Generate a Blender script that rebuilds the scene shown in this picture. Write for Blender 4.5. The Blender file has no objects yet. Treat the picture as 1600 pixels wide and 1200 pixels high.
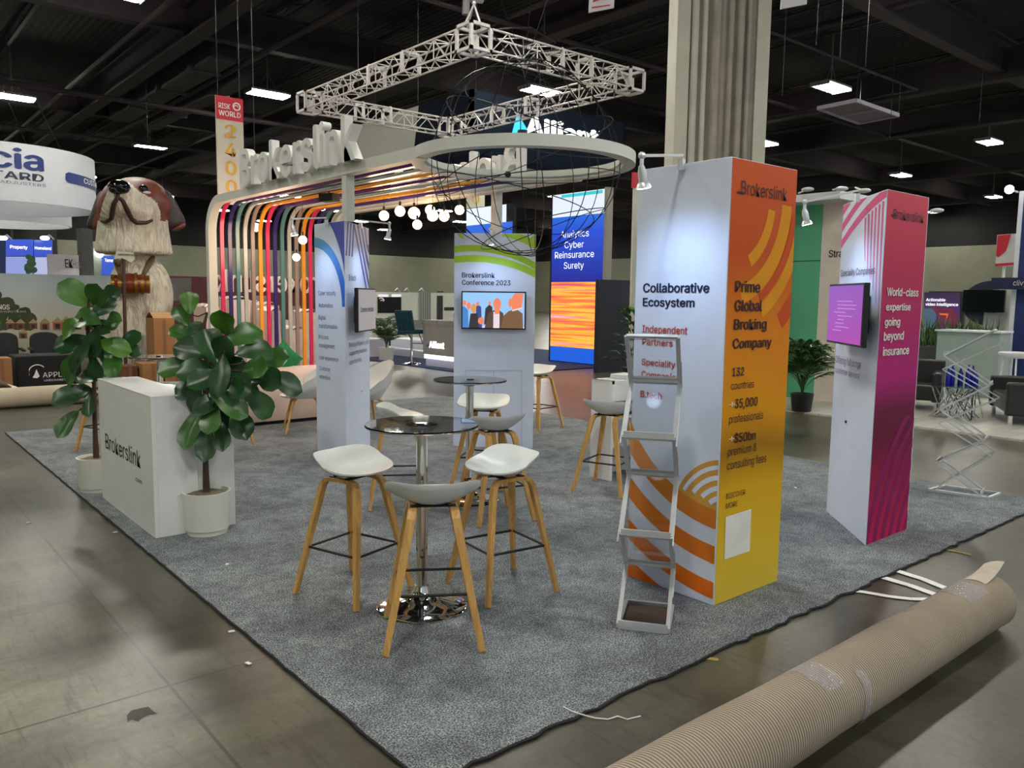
import bpy, math, random
from mathutils import Vector, Matrix
PI = math.pi
R = math.radians
SC = bpy.context.scene
COL = SC.collection

# ------------------------------------------------------------------ camera
# world: floor z = 0, metres; X and Y run along the two grid directions of the hall
FPX, YAW, PITCH, ROLL, CH = 1256.6, .69960, .108119, .0127410, 1.7
_F = Vector((math.sin(YAW) * math.cos(PITCH), math.cos(YAW) * math.cos(PITCH), -math.sin(PITCH)))
_r = Vector((math.cos(YAW), -math.sin(YAW), 0))
_u = _r.cross(_F)
CR = _r * math.cos(ROLL) + _u * math.sin(ROLL)
CU = -_r * math.sin(ROLL) + _u * math.cos(ROLL)
CAM = Vector((0, 0, CH))
cd = bpy.data.cameras.new('camera')
cam = bpy.data.objects.new('camera', cd)
COL.objects.link(cam)
cd.sensor_fit = 'HORIZONTAL'
cd.sensor_width = 36
cd.lens = 36 * FPX / 1600
cd.clip_end = 400
cd.clip_start = .05
m3 = Matrix((CR, CU, -_F)).transposed()
cam.matrix_world = Matrix.Translation(CAM) @ m3.to_4x4()
SC.camera = cam

# ------------------------------------------------------------------ world, exposure
SC.view_settings.view_transform = 'Standard'
SC.view_settings.look = 'None'
SC.view_settings.exposure = 0.1
SC.view_settings.gamma = 1
SC.view_settings.use_curve_mapping = False
SC.cycles.use_denoising = True
SC.cycles.max_bounces = 7
SC.cycles.transparent_max_bounces = 12
SC.cycles.sample_clamp_indirect = 4
SC.cycles.caustics_reflective = False
SC.cycles.caustics_refractive = False
w = bpy.data.worlds.new('hall_ambient')
SC.world = w
w.use_nodes = True
w.node_tree.nodes['Background'].inputs[0].default_value = (.86, .95, 1.0, 1)
w.node_tree.nodes['Background'].inputs[1].default_value = .5

LAMP_STRENGTH = 140      # radiance of the high bay tubes
LAMP_COLOR = (1.0, .97, .86)


def lamp_light(name, loc, energy, size, color=(1, 1, 1), target=None, parent=None, kind='AREA', cone=70, blend=.6):
    d = bpy.data.lights.new(name, kind)
    d.energy = energy
    d.color = color
    if kind == 'AREA':
        d.shape = 'DISK'
        d.size = size
    else:
        d.shadow_soft_size = size
    if kind == 'SPOT':
        d.spot_size = R(cone)
        d.spot_blend = blend
    o = bpy.data.objects.new(name, d)
    COL.objects.link(o)
    o.location = loc
    if target is not None:
        o.rotation_euler = (Vector(target) - Vector(loc)).to_track_quat('-Z', 'Y').to_euler()
    if parent is not None:
        o.parent = parent
        o.location = Vector(loc) - wloc(parent)
    return o


# ------------------------------------------------------------------ pixel helpers (where the photograph sees a point)
def ray(px, py):
    return _F + CR * ((px - 800) / FPX) - CU * ((py - 600) / FPX)


def G(px, py, z=0.0):
    d = ray(px, py)
    return CAM + d * ((z - CH) / d.z)


def AY(px, py, Y):
    d = ray(px, py)
    return CAM + d * (Y / d.y)


def AX(px, py, X):
    d = ray(px, py)
    return CAM + d * (X / d.x)


def PLN(px, py, o, n):
    d = ray(px, py)
    return CAM + d * ((Vector(o) - CAM).dot(n) / d.dot(n))


# ------------------------------------------------------------------ materials
def lin(c):
    return tuple((x / 255 / 12.92 if x / 255 <= .04045 else ((x / 255 + .055) / 1.055) ** 2.4) for x in c[:3]) + (1,)


class NT:
    def __init__(s, name):
        s.m = bpy.data.materials.new(name)
        s.m.use_nodes = True
        s.t = s.m.node_tree
        s.b = s.t.nodes['Principled BSDF']

    def n(s, kind, **kw):
        nd = s.t.nodes.new(kind)
        for k, v in kw.items():
            setattr(nd, k, v)
        return nd

    def l(s, a, b):
        s.t.links.new(a, b)

    def coord(s, scale=(1, 1, 1), kind='Object', rot=(0, 0, 0)):
        tc = s.n('ShaderNodeTexCoord')
        mp = s.n('ShaderNodeMapping')
        mp.inputs['Scale'].default_value = scale
        mp.inputs['Rotation'].default_value = rot
        s.l(tc.outputs[kind], mp.inputs[0])
        return mp.outputs[0]

    def noise(s, vec, scale, detail=3, rough=.5, dist=0):
        nd = s.n('ShaderNodeTexNoise')
        s.l(vec, nd.inputs['Vector'])
        nd.inputs['Scale'].default_value = scale
        nd.inputs['Detail'].default_value = detail
        nd.inputs['Roughness'].default_value = rough
        nd.inputs['Distortion'].default_value = dist
        return nd.outputs[0]

    def ramp(s, fac, stops, interp='LINEAR'):
        nd = s.n('ShaderNodeValToRGB')
        cr = nd.color_ramp
        cr.interpolation = interp
        while len(cr.elements) < len(stops):
            cr.elements.new(.5)
        for e, (p, c) in zip(cr.elements, stops):
            e.position = p
            e.color = c
        s.l(fac, nd.inputs[0])
        return nd.outputs[0]

    def math(s, op, a, b=None, c=None):
        nd = s.n('ShaderNodeMath', operation=op)
        for i, v in enumerate((a, b, c)):
            if v is None:
                continue
            if isinstance(v, (int, float)):
                nd.inputs[i].default_value = v
            else:
                s.l(v, nd.inputs[i])
        return nd.outputs[0]

    def mix(s, fac, a, b, mode='MIX'):
        nd = s.n('ShaderNodeMix', data_type='RGBA', blend_type=mode)
        for i, v in ((0, fac), (6, a), (7, b)):
            if isinstance(v, (int, float)):
                nd.inputs[i].default_value = v
            elif isinstance(v, tuple):
                nd.inputs[i].default_value = v
            else:
                s.l(v, nd.inputs[i])
        return nd.outputs[2]

    def bump(s, h, strength, dist=.01):
        nd = s.n('ShaderNodeBump')
        nd.inputs['Strength'].default_value = strength
        nd.inputs['Distance'].default_value = dist
        s.l(h, nd.inputs['Height'])
        s.l(nd.outputs[0], s.b.inputs['Normal'])

    def xyz(s, vec):
        nd = s.n('ShaderNodeSeparateXYZ')
        s.l(vec, nd.inputs[0])
        return nd.outputs


MATS = {}


def pm(name, rgb, rough=.5, metal=0, spec=.5, var=.06, vs=6, emit=0, alpha=None):
    """procedural material: one base colour with a faint noise variation of tone and roughness"""
    if name in MATS:
        return MATS[name]
    N = NT(name)
    c = lin(rgb)
    if emit:
        N.b.inputs['Base Color'].default_value = (0.02, 0.02, 0.02, 1)
        N.b.inputs['Emission Color'].default_value = c
        N.b.inputs['Emission Strength'].default_value = emit
        N.b.inputs['Roughness'].default_value = rough
    else:
        v = N.coord()
        nz = N.noise(v, vs, 3)
        lo = tuple(x * (1 - var) for x in c[:3]) + (1,)
        hi = tuple(min(1, x * (1 + var)) for x in c[:3]) + (1,)
        N.l(N.ramp(nz, [(.3, lo), (.7, hi)]), N.b.inputs['Base Color'])
        N.b.inputs['Roughness'].default_value = rough
        N.b.inputs['Metallic'].default_value = metal
        N.b.inputs['Specular IOR Level'].default_value = spec
    MATS[name] = N.m
    return N.m


# ------------------------------------------------------------------ objects
def wloc(o):
    v = Vector((0, 0, 0))
    while o is not None:
        v = v + o.location
        o = o.parent
    return v


def tag(o, label, cat=None, group=None, kind=None):
    if label:
        o['label'] = label
    if cat:
        o['category'] = cat
    if group:
        o['group'] = group
    if kind:
        o['kind'] = kind
    return o


def thing(name, label, cat, loc=(0, 0, 0), group=None):
    o = bpy.data.objects.new(name, None)
    COL.objects.link(o)
    o.empty_display_size = .1
    o.location = loc
    return tag(o, label, cat, group)


def dup(root, loc=None, rotz=None, label=None, group=None, parent=None):
    c = root.copy()
    COL.objects.link(c)
    c.parent = parent
    for ch in list(root.children):
        dup(ch, parent=c)
    if loc is not None:
        c.location = loc
    if rotz is not None:
        c.rotation_euler = (0, 0, rotz)
    if label:
        c['label'] = label
    if group:
        c['group'] = group
    return c


def basis(d, up=(0, 0, 1)):
    d = Vector(d).normalized()
    u = Vector(up)
    if abs(d.dot(u)) > .98:
        u = Vector((1, 0, 0))
    a = d.cross(u).normalized()
    b = a.cross(d).normalized()
    return a, b, d


class MB:
    """collects shapes and links them as one mesh object"""

    def __init__(s):
        s.v = []
        s.f = []
        s.m = []

    def add(s, vs, fs, mi=0, M=None):
        k = len(s.v)
        s.v += [tuple(M @ Vector(p)) if M else tuple(p) for p in vs]
        s.f += [tuple(i + k for i in f) for f in fs]
        s.m += [mi] * len(fs)
        return s

    def box(s, c, size, rz=0, mi=0, M=None):
        x, y, z = (a / 2 for a in size)
        T = Matrix.Translation(c) @ Matrix.Rotation(rz, 4, 'Z')
        if M:
            T = M @ T
        vs = [(i * x, j * y, k * z) for i in (-1, 1) for j in (-1, 1) for k in (-1, 1)]
        fs = [(0, 1, 3, 2), (4, 6, 7, 5), (0, 4, 5, 1), (2, 3, 7, 6), (0, 2, 6, 4), (1, 5, 7, 3)]
        return s.add(vs, fs, mi, T)

    def box2(s, a, b, mi=0):
        a, b = Vector(a), Vector(b)
        return s.box((a + b) / 2, [abs(x) for x in (b - a)], 0, mi)

    def bar(s, p, q, w, h, up=(0, 0, 1), mi=0, w2=None, h2=None):
        p, q = Vector(p), Vector(q)
        a, b, d = basis(q - p, up)
        w2 = w if w2 is None else w2
        h2 = h if h2 is None else h2
        vs = [p + a * (i * w / 2) + b * (j * h / 2) for i, j in ((-1, -1), (1, -1), (1, 1), (-1, 1))]
        vs += [q + a * (i * w2 / 2) + b * (j * h2 / 2) for i, j in ((-1, -1), (1, -1), (1, 1), (-1, 1))]
        return s.add(vs, [(3, 2, 1, 0), (4, 5, 6, 7), (0, 1, 5, 4), (1, 2, 6, 5), (2, 3, 7, 6), (3, 0, 4, 7)], mi)

    def tube(s, pts, r, n=8, closed=False, mi=0, cap=True):
        pts = [Vector(p) for p in pts]
        m = len(pts)
        rs = r if isinstance(r, (list, tuple)) else [r] * m
        d0 = (pts[1] - pts[0]).normalized()
        a, b, _ = basis(d0)
        vs = []
        for i, p in enumerate(pts):
            if closed:
                d = pts[(i + 1) % m] - pts[i - 1]
            else:
                d = pts[min(i + 1, m - 1)] - pts[max(i - 1, 0)]
            if d.length < 1e-9:
                d = d0
            d = d.normalized()
            a = (a - d * a.dot(d))
            if a.length < 1e-6:
                a = basis(d)[0]
            a = a.normalized()
            b = d.cross(a)
            for k in range(n):
                t = 2 * PI * (k + .5) / n
                vs.append(p + (a * math.cos(t) + b * math.sin(t)) * rs[i])
        fs = []
        for i in range(m if closed else m - 1):
            j = (i + 1) % m
            for k in range(n):
                l = (k + 1) % n
                fs.append((i * n + k, i * n + l, j * n + l, j * n + k))
        if cap and not closed:
            fs.append(tuple(range(n))[::-1])
            fs.append(tuple((m - 1) * n + k for k in range(n)))
        return s.add(vs, fs, mi)

    def lathe(s, prof, c=(0, 0, 0), n=32, mi=0, M=None, sx=1, sy=1):
        vs = []
        fs = []
        for r, z in prof:
            for k in range(n):
                t = 2 * PI * k / n
                vs.append((c[0] + r * sx * math.cos(t), c[1] + r * sy * math.sin(t), c[2] + z))
        m = len(prof)
        for i in range(m - 1):
            for k in range(n):
                l = (k + 1) % n
                fs.append((i * n + k, i * n + l, (i + 1) * n + l, (i + 1) * n + k))
        if tuple(prof[0]) == tuple(prof[-1]):        # closed section: a ring without caps
            return s.add(vs, fs, mi, M)
        if prof[0][0] > 1e-5:
            fs.append(tuple(range(n))[::-1])
        if prof[-1][0] > 1e-5:
            fs.append(tuple((m - 1) * n + k for k in range(n)))
        return s.add(vs, fs, mi, M)

    def prism(s, poly, z0, z1, mi=0, M=None):
        n = len(poly)
        vs = [(p[0], p[1], z0) for p in poly] + [(p[0], p[1], z1) for p in poly]
        ar = sum(poly[i][0] * poly[(i + 1) % n][1] - poly[(i + 1) % n][0] * poly[i][1] for i in range(n))
        fs = [tuple(range(n))[::-1], tuple(range(n, 2 * n))]
        fs += [(i, (i + 1) % n, n + (i + 1) % n, n + i) for i in range(n)]
        if ar < 0:
            fs = [f[::-1] for f in fs]
        return s.add(vs, fs, mi, M)

    def ball(s, c, r, n=16, m=10, mi=0, sc=(1, 1, 1), M=None):
        prof = [(max(r * math.sin(PI * i / m), 1e-6), -r * math.cos(PI * i / m)) for i in range(m + 1)]
        T = Matrix.Translation(c) @ Matrix.Diagonal((sc[0], sc[1], sc[2], 1))
        if M:
            T = M @ T
        return s.lathe(prof, (0, 0, 0), n, mi, T)

    def grid(s, fn, nu, nv, mi=0, thick=None):
        vs = [fn(i / nu, j / nv) for i in range(nu + 1) for j in range(nv + 1)]
        fs = [(i * (nv + 1) + j, (i + 1) * (nv + 1) + j, (i + 1) * (nv + 1) + j + 1, i * (nv + 1) + j + 1)
              for i in range(nu) for j in range(nv)]
        return s.add(vs, fs, mi)

    def build(s, name, mats, parent=None, smooth=0, bevel=0, label=None, cat=None, group=None, kind=None, mods=None):
        me = bpy.data.meshes.new(name)
        off = wloc(parent) if parent is not None else Vector((0, 0, 0))
        me.from_pydata([tuple(Vector(p) - off) for p in s.v], [], s.f)
        if not isinstance(mats, (list, tuple)):
            mats = [mats]
        for m in mats:
            me.materials.append(m)
        if len(mats) > 1:
            me.polygons.foreach_set('material_index', s.m)
        if smooth:
            me.polygons.foreach_set('use_smooth', [True] * len(s.f))
            if smooth < 180:
                me.set_sharp_from_angle(angle=R(smooth))
        me.update()
        o = bpy.data.objects.new(name, me)
        COL.objects.link(o)
        if parent is not None:
            o.parent = parent
        if bevel:
            b = o.modifiers.new('bevel', 'BEVEL')
            b.width = bevel
            b.segments = 2
            b.limit_method = 'ANGLE'
            b.angle_limit = R(40)
        if mods:
            mods(o)
        tag(o, label, cat, group, kind)
        return o


def frame(o, n, up=(0, 0, 1)):
    """matrix whose x runs to the right and y up on a face seen from outside along its normal n"""
    n = Vector(n).normalized()
    u = Vector(up).cross(n).normalized()
    v = n.cross(u)
    return Matrix.Translation(o) @ Matrix((u, v, n)).transposed().to_4x4()


try:                    # the sans serif face that ships with Blender; its built-in face otherwise
    import os
    FONT = bpy.data.fonts.load(os.path.join(bpy.utils.system_resource('DATAFILES'), 'fonts', 'Inter.woff2'))
except Exception:
    FONT = None


_CAP = []


def cap_height():
    if not _CAP:
        cu = bpy.data.curves.new('t', 'FONT')
        cu.body = 'H'
        if FONT:
            cu.font = FONT
        o = bpy.data.objects.new('t', cu)
        COL.objects.link(o)
        me = bpy.data.meshes.new_from_object(o.evaluated_get(bpy.context.evaluated_depsgraph_get()))
        _CAP.append(max(v.co.y for v in me.vertices) if len(me.vertices) else .73)
        bpy.data.objects.remove(o)
        bpy.data.curves.remove(cu)
    return _CAP[0]


def text_mesh(s, M, width=None, height=None, ext=.002, bold=0, align='LEFT', spacing=1, shear=0, res=3, warp=None, keep=True):
    """lettering laid out in plane M (x right, y up), fitted to width and cap height"""
    cu = bpy.data.curves.new('t', 'FONT')
    cu.body = s
    if FONT:
        cu.font = FONT
    cu.size = 1
    cu.resolution_u = res
    cu.offset = 0
    cu.shear = shear
    cu.space_character = spacing
    cu.extrude = 0
    o = bpy.data.objects.new('t', cu)
    COL.objects.link(o)
    dg = bpy.context.evaluated_depsgraph_get()
    me = bpy.data.meshes.new_from_object(o.evaluated_get(dg))
    vs = [tuple(v.co) for v in me.vertices]
    fs = [tuple(p.vertices) for p in me.polygons]
    bpy.data.objects.remove(o)
    bpy.data.curves.remove(cu)
    bpy.data.meshes.remove(me)
    if not vs:
        return MB()
    x0 = min(v[0] for v in vs)
    x1 = max(v[0] for v in vs)
    cap = cap_height()
    sy = (height / cap) if height else 1
    sx = (width / (x1 - x0)) if width else sy
    sh = {'LEFT': 0, 'CENTER': -.5, 'RIGHT': -1}[align] * (x1 - x0) * sx
    if bold > .008:         # heavier strokes: the outline is laid down again a little to each side
        k = len(vs)
        bd = bold * .9
        v0, f0 = list(vs), list(fs)
        for q, (dx, dy) in enumerate(((bd, 0), (-bd, 0), (0, bd * .5), (0, -bd * .5))):
            n0 = len(vs)
            vs += [(v[0] + dx, v[1] + dy, .0003 * (q + 1)) for v in v0]
            fs += [tuple(i + n0 for i in f) for f in f0]
    P = [((v[0] - x0) * sx + sh, v[1] * sy, v[2]) for v in vs]
    # boundary edges for the sides
    from collections import Counter
    cnt = Counter()
    for f in fs:
        for i in range(len(f)):
            a, b = f[i], f[(i + 1) % len(f)]
            cnt[(min(a, b), max(a, b))] += 1
    mb = MB()
    n = len(P)
    wf = warp or (lambda x, y, z: M @ Vector((x, y, z)))
    vv = [wf(p[0], p[1], ext + p[2]) for p in P] + [wf(p[0], p[1], p[2]) for p in P]
    ff = list(fs)
    if ext > .004:
        ff += [tuple(i + n for i in f[::-1]) for f in fs]
        for f in fs:
            for i in range(len(f)):
                a, b = f[i], f[(i + 1) % len(f)]
                if cnt[(min(a, b), max(a, b))] == 1:
                    ff.append((b, a, a + n, b + n))
    else:
        vv = vv[:n]
    mb.add(vv, ff)
    return mb


def ptext(s, p0, p1, ptop, o, n, mat, parent, name='lettering', ext=.0015, bold=.0, label=None, spacing=1, stack=None, **kw):
    """lettering on the plane through o with normal n: p0 left and p1 right end of the base line, ptop above p0, in photo pixels"""
    n = Vector(n).normalized()
    a, b, c = (PLN(*q, o, n) for q in (p0, p1, ptop))
    M = frame(a, n)
    Mi = M.inverted()
    w_ = (Mi @ b).x
    h_ = (Mi @ c).y
    mb = text_mesh(s, M, w_, h_, ext, bold, spacing=spacing, **kw)
    if stack is not None:
        stack.add(mb.v, mb.f)
        return None
    return mb.build(name, mat, parent, label=label)


def clip_rect(poly, w, h):
    for ax, lim, sg in ((0, 0, 1), (0, w, -1), (1, 0, 1), (1, h, -1)):
        out = []
        for i in range(len(poly)):
            a, b = poly[i - 1], poly[i]
            da, db = (a[ax] - lim) * sg, (b[ax] - lim) * sg
            if (da < 0) != (db < 0):
                t = da / (da - db)
                out.append((a[0] + (b[0] - a[0]) * t, a[1] + (b[1] - a[1]) * t))
            if db >= 0:
                out.append(b)
        poly = out
        if len(poly) < 3:
            return []
    return poly


def bands(name, mat, t, M, w, h, specs, z=.001, n=48, sy=1, rect=None, label=None):
    """one printed part per ring sector: specs are (centre, r0, r1, a0, a1)"""
    for i, (c, r0, r1, a0, a1) in enumerate(specs):
        m = MB()
        arc_band(m, M, w, h, c, r0, r1, a0, a1, z + i * .00003, n, sy=sy, rect=rect)
        if m.v:
            m.build(name, mat, t, label=label)


def arc_band(mb, M, w, h, c, r0, r1, a0, a1, z=.001, n=48, sx=1, sy=1, mi=0, rect=None):
    """a printed ring sector clipped to the w x h rectangle of frame M"""
    x0, y0 = (rect[0], rect[1]) if rect else (0, 0)
    for i in range(n):
        t0 = R(a0 + (a1 - a0) * i / n)
        t1 = R(a0 + (a1 - a0) * (i + 1) / n)
        q = [(c[0] + r * sx * math.cos(t) - x0, c[1] + r * sy * math.sin(t) - y0) for r, t in ((r0, t0), (r1, t0), (r1, t1), (r0, t1))]
        q = clip_rect(q, w, h)
        if q:
            mb.add([M @ Vector((p[0] + x0, p[1] + y0, z)) for p in q], [tuple(range(len(q)))], mi)
    return mb


# shared materials
WHITE = pm('white_laminate', (232, 233, 232), .38, var=.02)
PANEL = pm('white_fabric_panel', (218, 226, 243), .8, var=.02, spec=.15)
CHROME = pm('polished_chrome', (225, 226, 228), .07, metal=1, var=.01)
ALU = pm('brushed_aluminium', (218, 221, 225), .38, metal=.55, var=.04, vs=30)
BLACK = pm('black_plastic', (18, 18, 20), .45, var=.1)
DARKMET = pm('dark_steel', (30, 30, 33), .5, metal=.6, var=.1)
SHELL = pm('white_plastic_shell', (226, 230, 226), .38, var=.015)
INK = pm('navy_print', (24, 28, 62), .6, var=.03)
BLACKINK = pm('black_print', (28, 26, 30), .6, var=.03)
SCREENBLK = pm('dark_screen_glass', (6, 6, 8), .25, var=.05, spec=.25)
# ================================================================== hall shell
def floor_mat():
    N = NT('worn_polished_concrete')
    v = N.coord()
    big = N.noise(v, .32, 5, .6, .4)
    mid = N.noise(v, 1.5, 6, .7, .15)
    fine = N.noise(v, 26, 4, .7)
    st = N.noise(N.coord((.5, 2.4, 1), rot=(0, 0, .5)), 1.1, 5, .7, .25)
    col = N.ramp(big, [(.34, lin((104, 100, 90))), (.5, lin((142, 142, 124))), (.64, lin((178, 180, 154)))])
    col = N.mix(.75, col, N.ramp(mid, [(.3, lin((120, 116, 108))), (.62, lin((205, 205, 200)))]), 'MULTIPLY')
    col = N.mix(.55, col, N.ramp(st, [(.33, lin((150, 140, 130))), (.5, (1, 1, 1, 1))]), 'MULTIPLY')
    col = N.mix(.5, col, N.ramp(fine, [(.3, lin((170, 170, 170))), (.7, (1, 1, 1, 1))]), 'MULTIPLY')
    o = N.xyz(v)
    # the worn brown coating that starts about a metre from the left and reaches under the booth
    wob = N.math('MULTIPLY', N.math('SUBTRACT', N.noise(v, 1.1, 5, .65), .5), 1.6)
    br = N.n('ShaderNodeMapRange')
    N.l(N.math('ADD', o[0], wob), br.inputs[0])
    br.inputs[1].default_value = .55
    br.inputs[2].default_value = 1.25
    col = N.mix(N.math('MULTIPLY', br.outputs[0], .62), col, lin((150, 140, 132)), 'MULTIPLY')
    sc = N.noise(N.coord((6, .7, 1), rot=(0, 0, .9)), 3.2, 6, .75, .4)
    col = N.mix(.5, col, N.ramp(sc, [(.36, lin((150, 148, 142))), (.46, (1, 1, 1, 1))]), 'MULTIPLY')
    lines = None
    for ax, off in ((1, 3.5), (0, 1.02 - 6.1)):
        t = N.math('MODULO', N.math('ADD', o[ax], 61.0 - off), 6.1)
        t = N.math('ABSOLUTE', N.math('SUBTRACT', t, 3.05))
        t = N.math('GREATER_THAN', t, 3.05 - .007)
        lines = t if lines is None else N.math('MAXIMUM', lines, t)
    # scattered dark specks: old bolt holes and scuffs
    vo = N.n('ShaderNodeTexVoronoi')
    N.l(v, vo.inputs['Vector'])
    vo.inputs['Scale'].default_value = 2.2
    sp = N.math('LESS_THAN', vo.outputs['Distance'], .016)
    lines = N.math('MULTIPLY', lines, .75)
    dk = N.math('MAXIMUM', lines, N.math('MULTIPLY', sp, .5))
    col = N.mix(dk, col, lin((42, 40, 36)))
    N.l(col, N.b.inputs['Base Color'])
    N.l(N.ramp(mid, [(.2, (.27, .27, .27, 1)), (.8, (.42, .42, .42, 1))]), N.b.inputs['Roughness'])
    N.b.inputs['Specular IOR Level'].default_value = .5
    N.bump(fine, .03, .004)
    return N.m


HX, HY, HZ = 62.0, 72.0, 9.6
MB().box2((-9, -7, -.2), (HX, HY, 0)).build('floor', floor_mat(), kind='structure')


def deck_mat():
    N = NT('dark_roof_deck')
    v = N.coord()
    wv = N.n('ShaderNodeTexWave')
    N.l(v, wv.inputs[0])
    wv.inputs['Scale'].default_value = 1.6
    c = N.ramp(N.noise(v, .5, 3), [(.3, lin((9, 7, 8))), (.7, lin((17, 14, 16)))])
    N.l(c, N.b.inputs['Base Color'])
    N.b.inputs['Roughness'].default_value = .9
    N.bump(wv.outputs[1], .5, .05)
    return N.m


DECK = deck_mat()
STEEL = pm('painted_roof_steel', (38, 31, 34), .8, var=.25, vs=1.3)
STEEL2 = pm('dark_duct_paint', (44, 38, 42), .7, var=.2, vs=.9)
MB().box2((-9, -7, HZ), (HX, HY, HZ + .2)).build('ceiling', DECK, kind='structure')


def wall_mat():
    N = NT('painted_hall_wall')
    v = N.coord()
    z = N.xyz(v)[2]
    c = N.ramp(N.math('DIVIDE', z, 10.0), [(0, lin((128, 130, 112))), (.565, lin((142, 144, 124))), (.57, lin((9, 8, 9)))], 'CONSTANT')
    N.l(N.mix(.25, c, N.noise(v, 1.1, 4), 'MULTIPLY'), N.b.inputs['Base Color'])
    N.b.inputs['Roughness'].default_value = .85
    return N.m


WM = wall_mat()
MB().box2((HX, -7, 0), (HX + .3, HY, HZ)).build('wall_right', WM, kind='structure')
MB().box2((-9, HY, 0), (HX, HY + .3, HZ)).build('wall_back', WM, kind='structure')
MB().box2((-9.3, -7, 0), (-9, HY, HZ)).build('wall_left', WM, kind='structure')

# main roof beams, one thing per beam; the bays are 6.1 m
def ibeam(a, b, d, w_, name, label, group):
    mb = MB()
    a, b = Vector(a), Vector(b)
    up = Vector((0, 0, 1))
    mb.bar(a + up * d / 2, b + up * d / 2, w_, .05).bar(a - up * d / 2, b - up * d / 2, w_, .06)
    mb.bar(a, b, .05, d)
    return mb.build(name, STEEL, label=label, cat='beam', group=group)


kx = 0
for x in (7.4, 14.0, 26.2, 32.3, 44.4, 56.5):
    ibeam((x, -7, 8.5), (x, 70, 8.5), .8, .42, 'roof_beam', 'dark steel roof beam running away to the left high under the hall roof', 'roof beams running away to the left')
for y in (9.4, 21.8, 34, 46, 58):
    ibeam((-8, y, 8.75), (61, y, 8.75), .9, .34, 'roof_beam', 'dark steel roof beam running away to the right high under the hall roof', 'roof beams running away to the right')
random.seed(4)
# bar joists between the beams: chords and zigzag web
for i, x in enumerate([1.5, 4.6, 10.0, 12.9, 18, 20, 22.2, 27.5, 34, 38]):
    mb = MB()
    z1, z0 = 9.5, 9.25
    mb.bar((x, -5, z1), (x, 62, z1), .1, .05).bar((x, -5, z0), (x, 62, z0), .1, .05)
    n = 66
    for k in range(n):
        y0 = -5 + k * 67 / n
        y1 = -5 + (k + 1) * 67 / n
        za, zb = (z0, z1) if k % 2 else (z1, z0)
        mb.bar((x, y0, za), (x, y1, zb), .03, .03)
    mb.build('bar_joist', STEEL, label='dark open web bar joist with zigzag rods under the roof deck', cat='joist', group='bar joists under the roof')
# service pipes
PIPEL = ['thin reddish pipe running from the column top to its corner near the pale roof panel', 'short thin pipe from the corner point back towards the pale roof panel', 'dark pipe under the roof at far left, above the drum sign',
         'dark pipe beside the long air duct at upper left', 'dark pipe running away above the truss', 'dark cross pipe nearest the truss', 'dark cross pipe just under the two air ducts', 'dark pipe running away right of the truss', 'farthest dark cross pipe, behind the air ducts']
for i, (a, b, r) in enumerate([((16.9, 11.3, 8.0), (25.2, 11.3, 8.0), .035), ((25.2, 11.3, 8.0), (25.2, 18, 8.0), .035),
                               ((6.2, 2, 8.2), (6.2, 60, 8.2), .07), ((9.2, 0, 8.1), (9.2, 50, 8.1), .09), ((12.7, -2, 8.3), (12.7, 55, 8.3), .06),
                               ((-5, 15.5, 8.2), (50, 15.5, 8.2), .06), ((-5, 28, 7.7), (50, 28, 7.7), .08), ((19, 0, 8.4), (19, 50, 8.4), .07),
                               ((-4, 36.6, 7.9), (45, 36.6, 7.9), .07)]):
    MB().tube([a, b], r, 8).build('ceiling_pipe', STEEL, label=PIPEL[i], cat='pipe', group='pipes under the roof')
MB().box2((8.2, 22.5, 8.0), (8.9, 33, 8.5)).box2((8.1, 24, 7.95), (9.0, 24.12, 8.55)).box2((8.5, 24, 8.4), (8.56, 24.1, 9.58)).box2((8.5, 30, 8.4), (8.56, 30.1, 9.58)).box2((8.1, 27, 7.95), (9.0, 27.12, 8.55)).box2((8.1, 30, 7.95), (9.0, 30.12, 8.55)).build(
    'air_duct', STEEL2, label='long dark rectangular air duct under the roof at upper left', cat='duct')
MB().box2((9.5, 24.0, 7.9), (9.95, 33.3, 8.3)).box2((9.43, 26, 7.85), (10.02, 26.1, 8.35)).box2((9.7, 26, 8.3), (9.76, 26.1, 9.58)).box2((9.7, 30, 8.3), (9.76, 30.1, 9.58)).box2((9.43, 30, 7.85), (10.02, 30.1, 8.35)).build(
    'air_duct', STEEL2, label='slimmer dark air duct right of the long duct at upper left', cat='duct')

# high bay lamps on the 6.1 m grid of the hall
TUBE = pm('lamp_tube', (255, 252, 238), .5, emit=LAMP_STRENGTH)
TUBE.node_tree.nodes['Principled BSDF'].inputs['Emission Color'].default_value = LAMP_COLOR + (1,)
HOUS = pm('lamp_housing', (120, 120, 118), .5, metal=.4)


def high_bay(label):
    t = thing('high_bay_lamp', label, 'lamp', (0, 0, 0), 'high bay lamps under the hall roof')
    MB().box((0, 0, .06), (1.25, .62, .06)).box((0, 0, .11), (.5, .3, .06)).box((-.64, 0, .02), (.03, .62, .12)).box((.64, 0, .02), (.03, .62, .12)).build('housing', HOUS, t)
    m = MB()
    for k in range(6):
        m.tube([(-.58, -.25 + k * .1, 0), (.58, -.25 + k * .1, 0)], .032, 6)
    m.build('lamp_tubes', TUBE, t)
    MB().tube([(0, 0, .14), (0, 0, 1.59)], .02, 6).tube([(-.3, 0, .1), (0, 0, .7)], .008, 4).tube([(.3, 0, .1), (0, 0, .7)], .008, 4).build('stem', HOUS, t)
    return t


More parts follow.
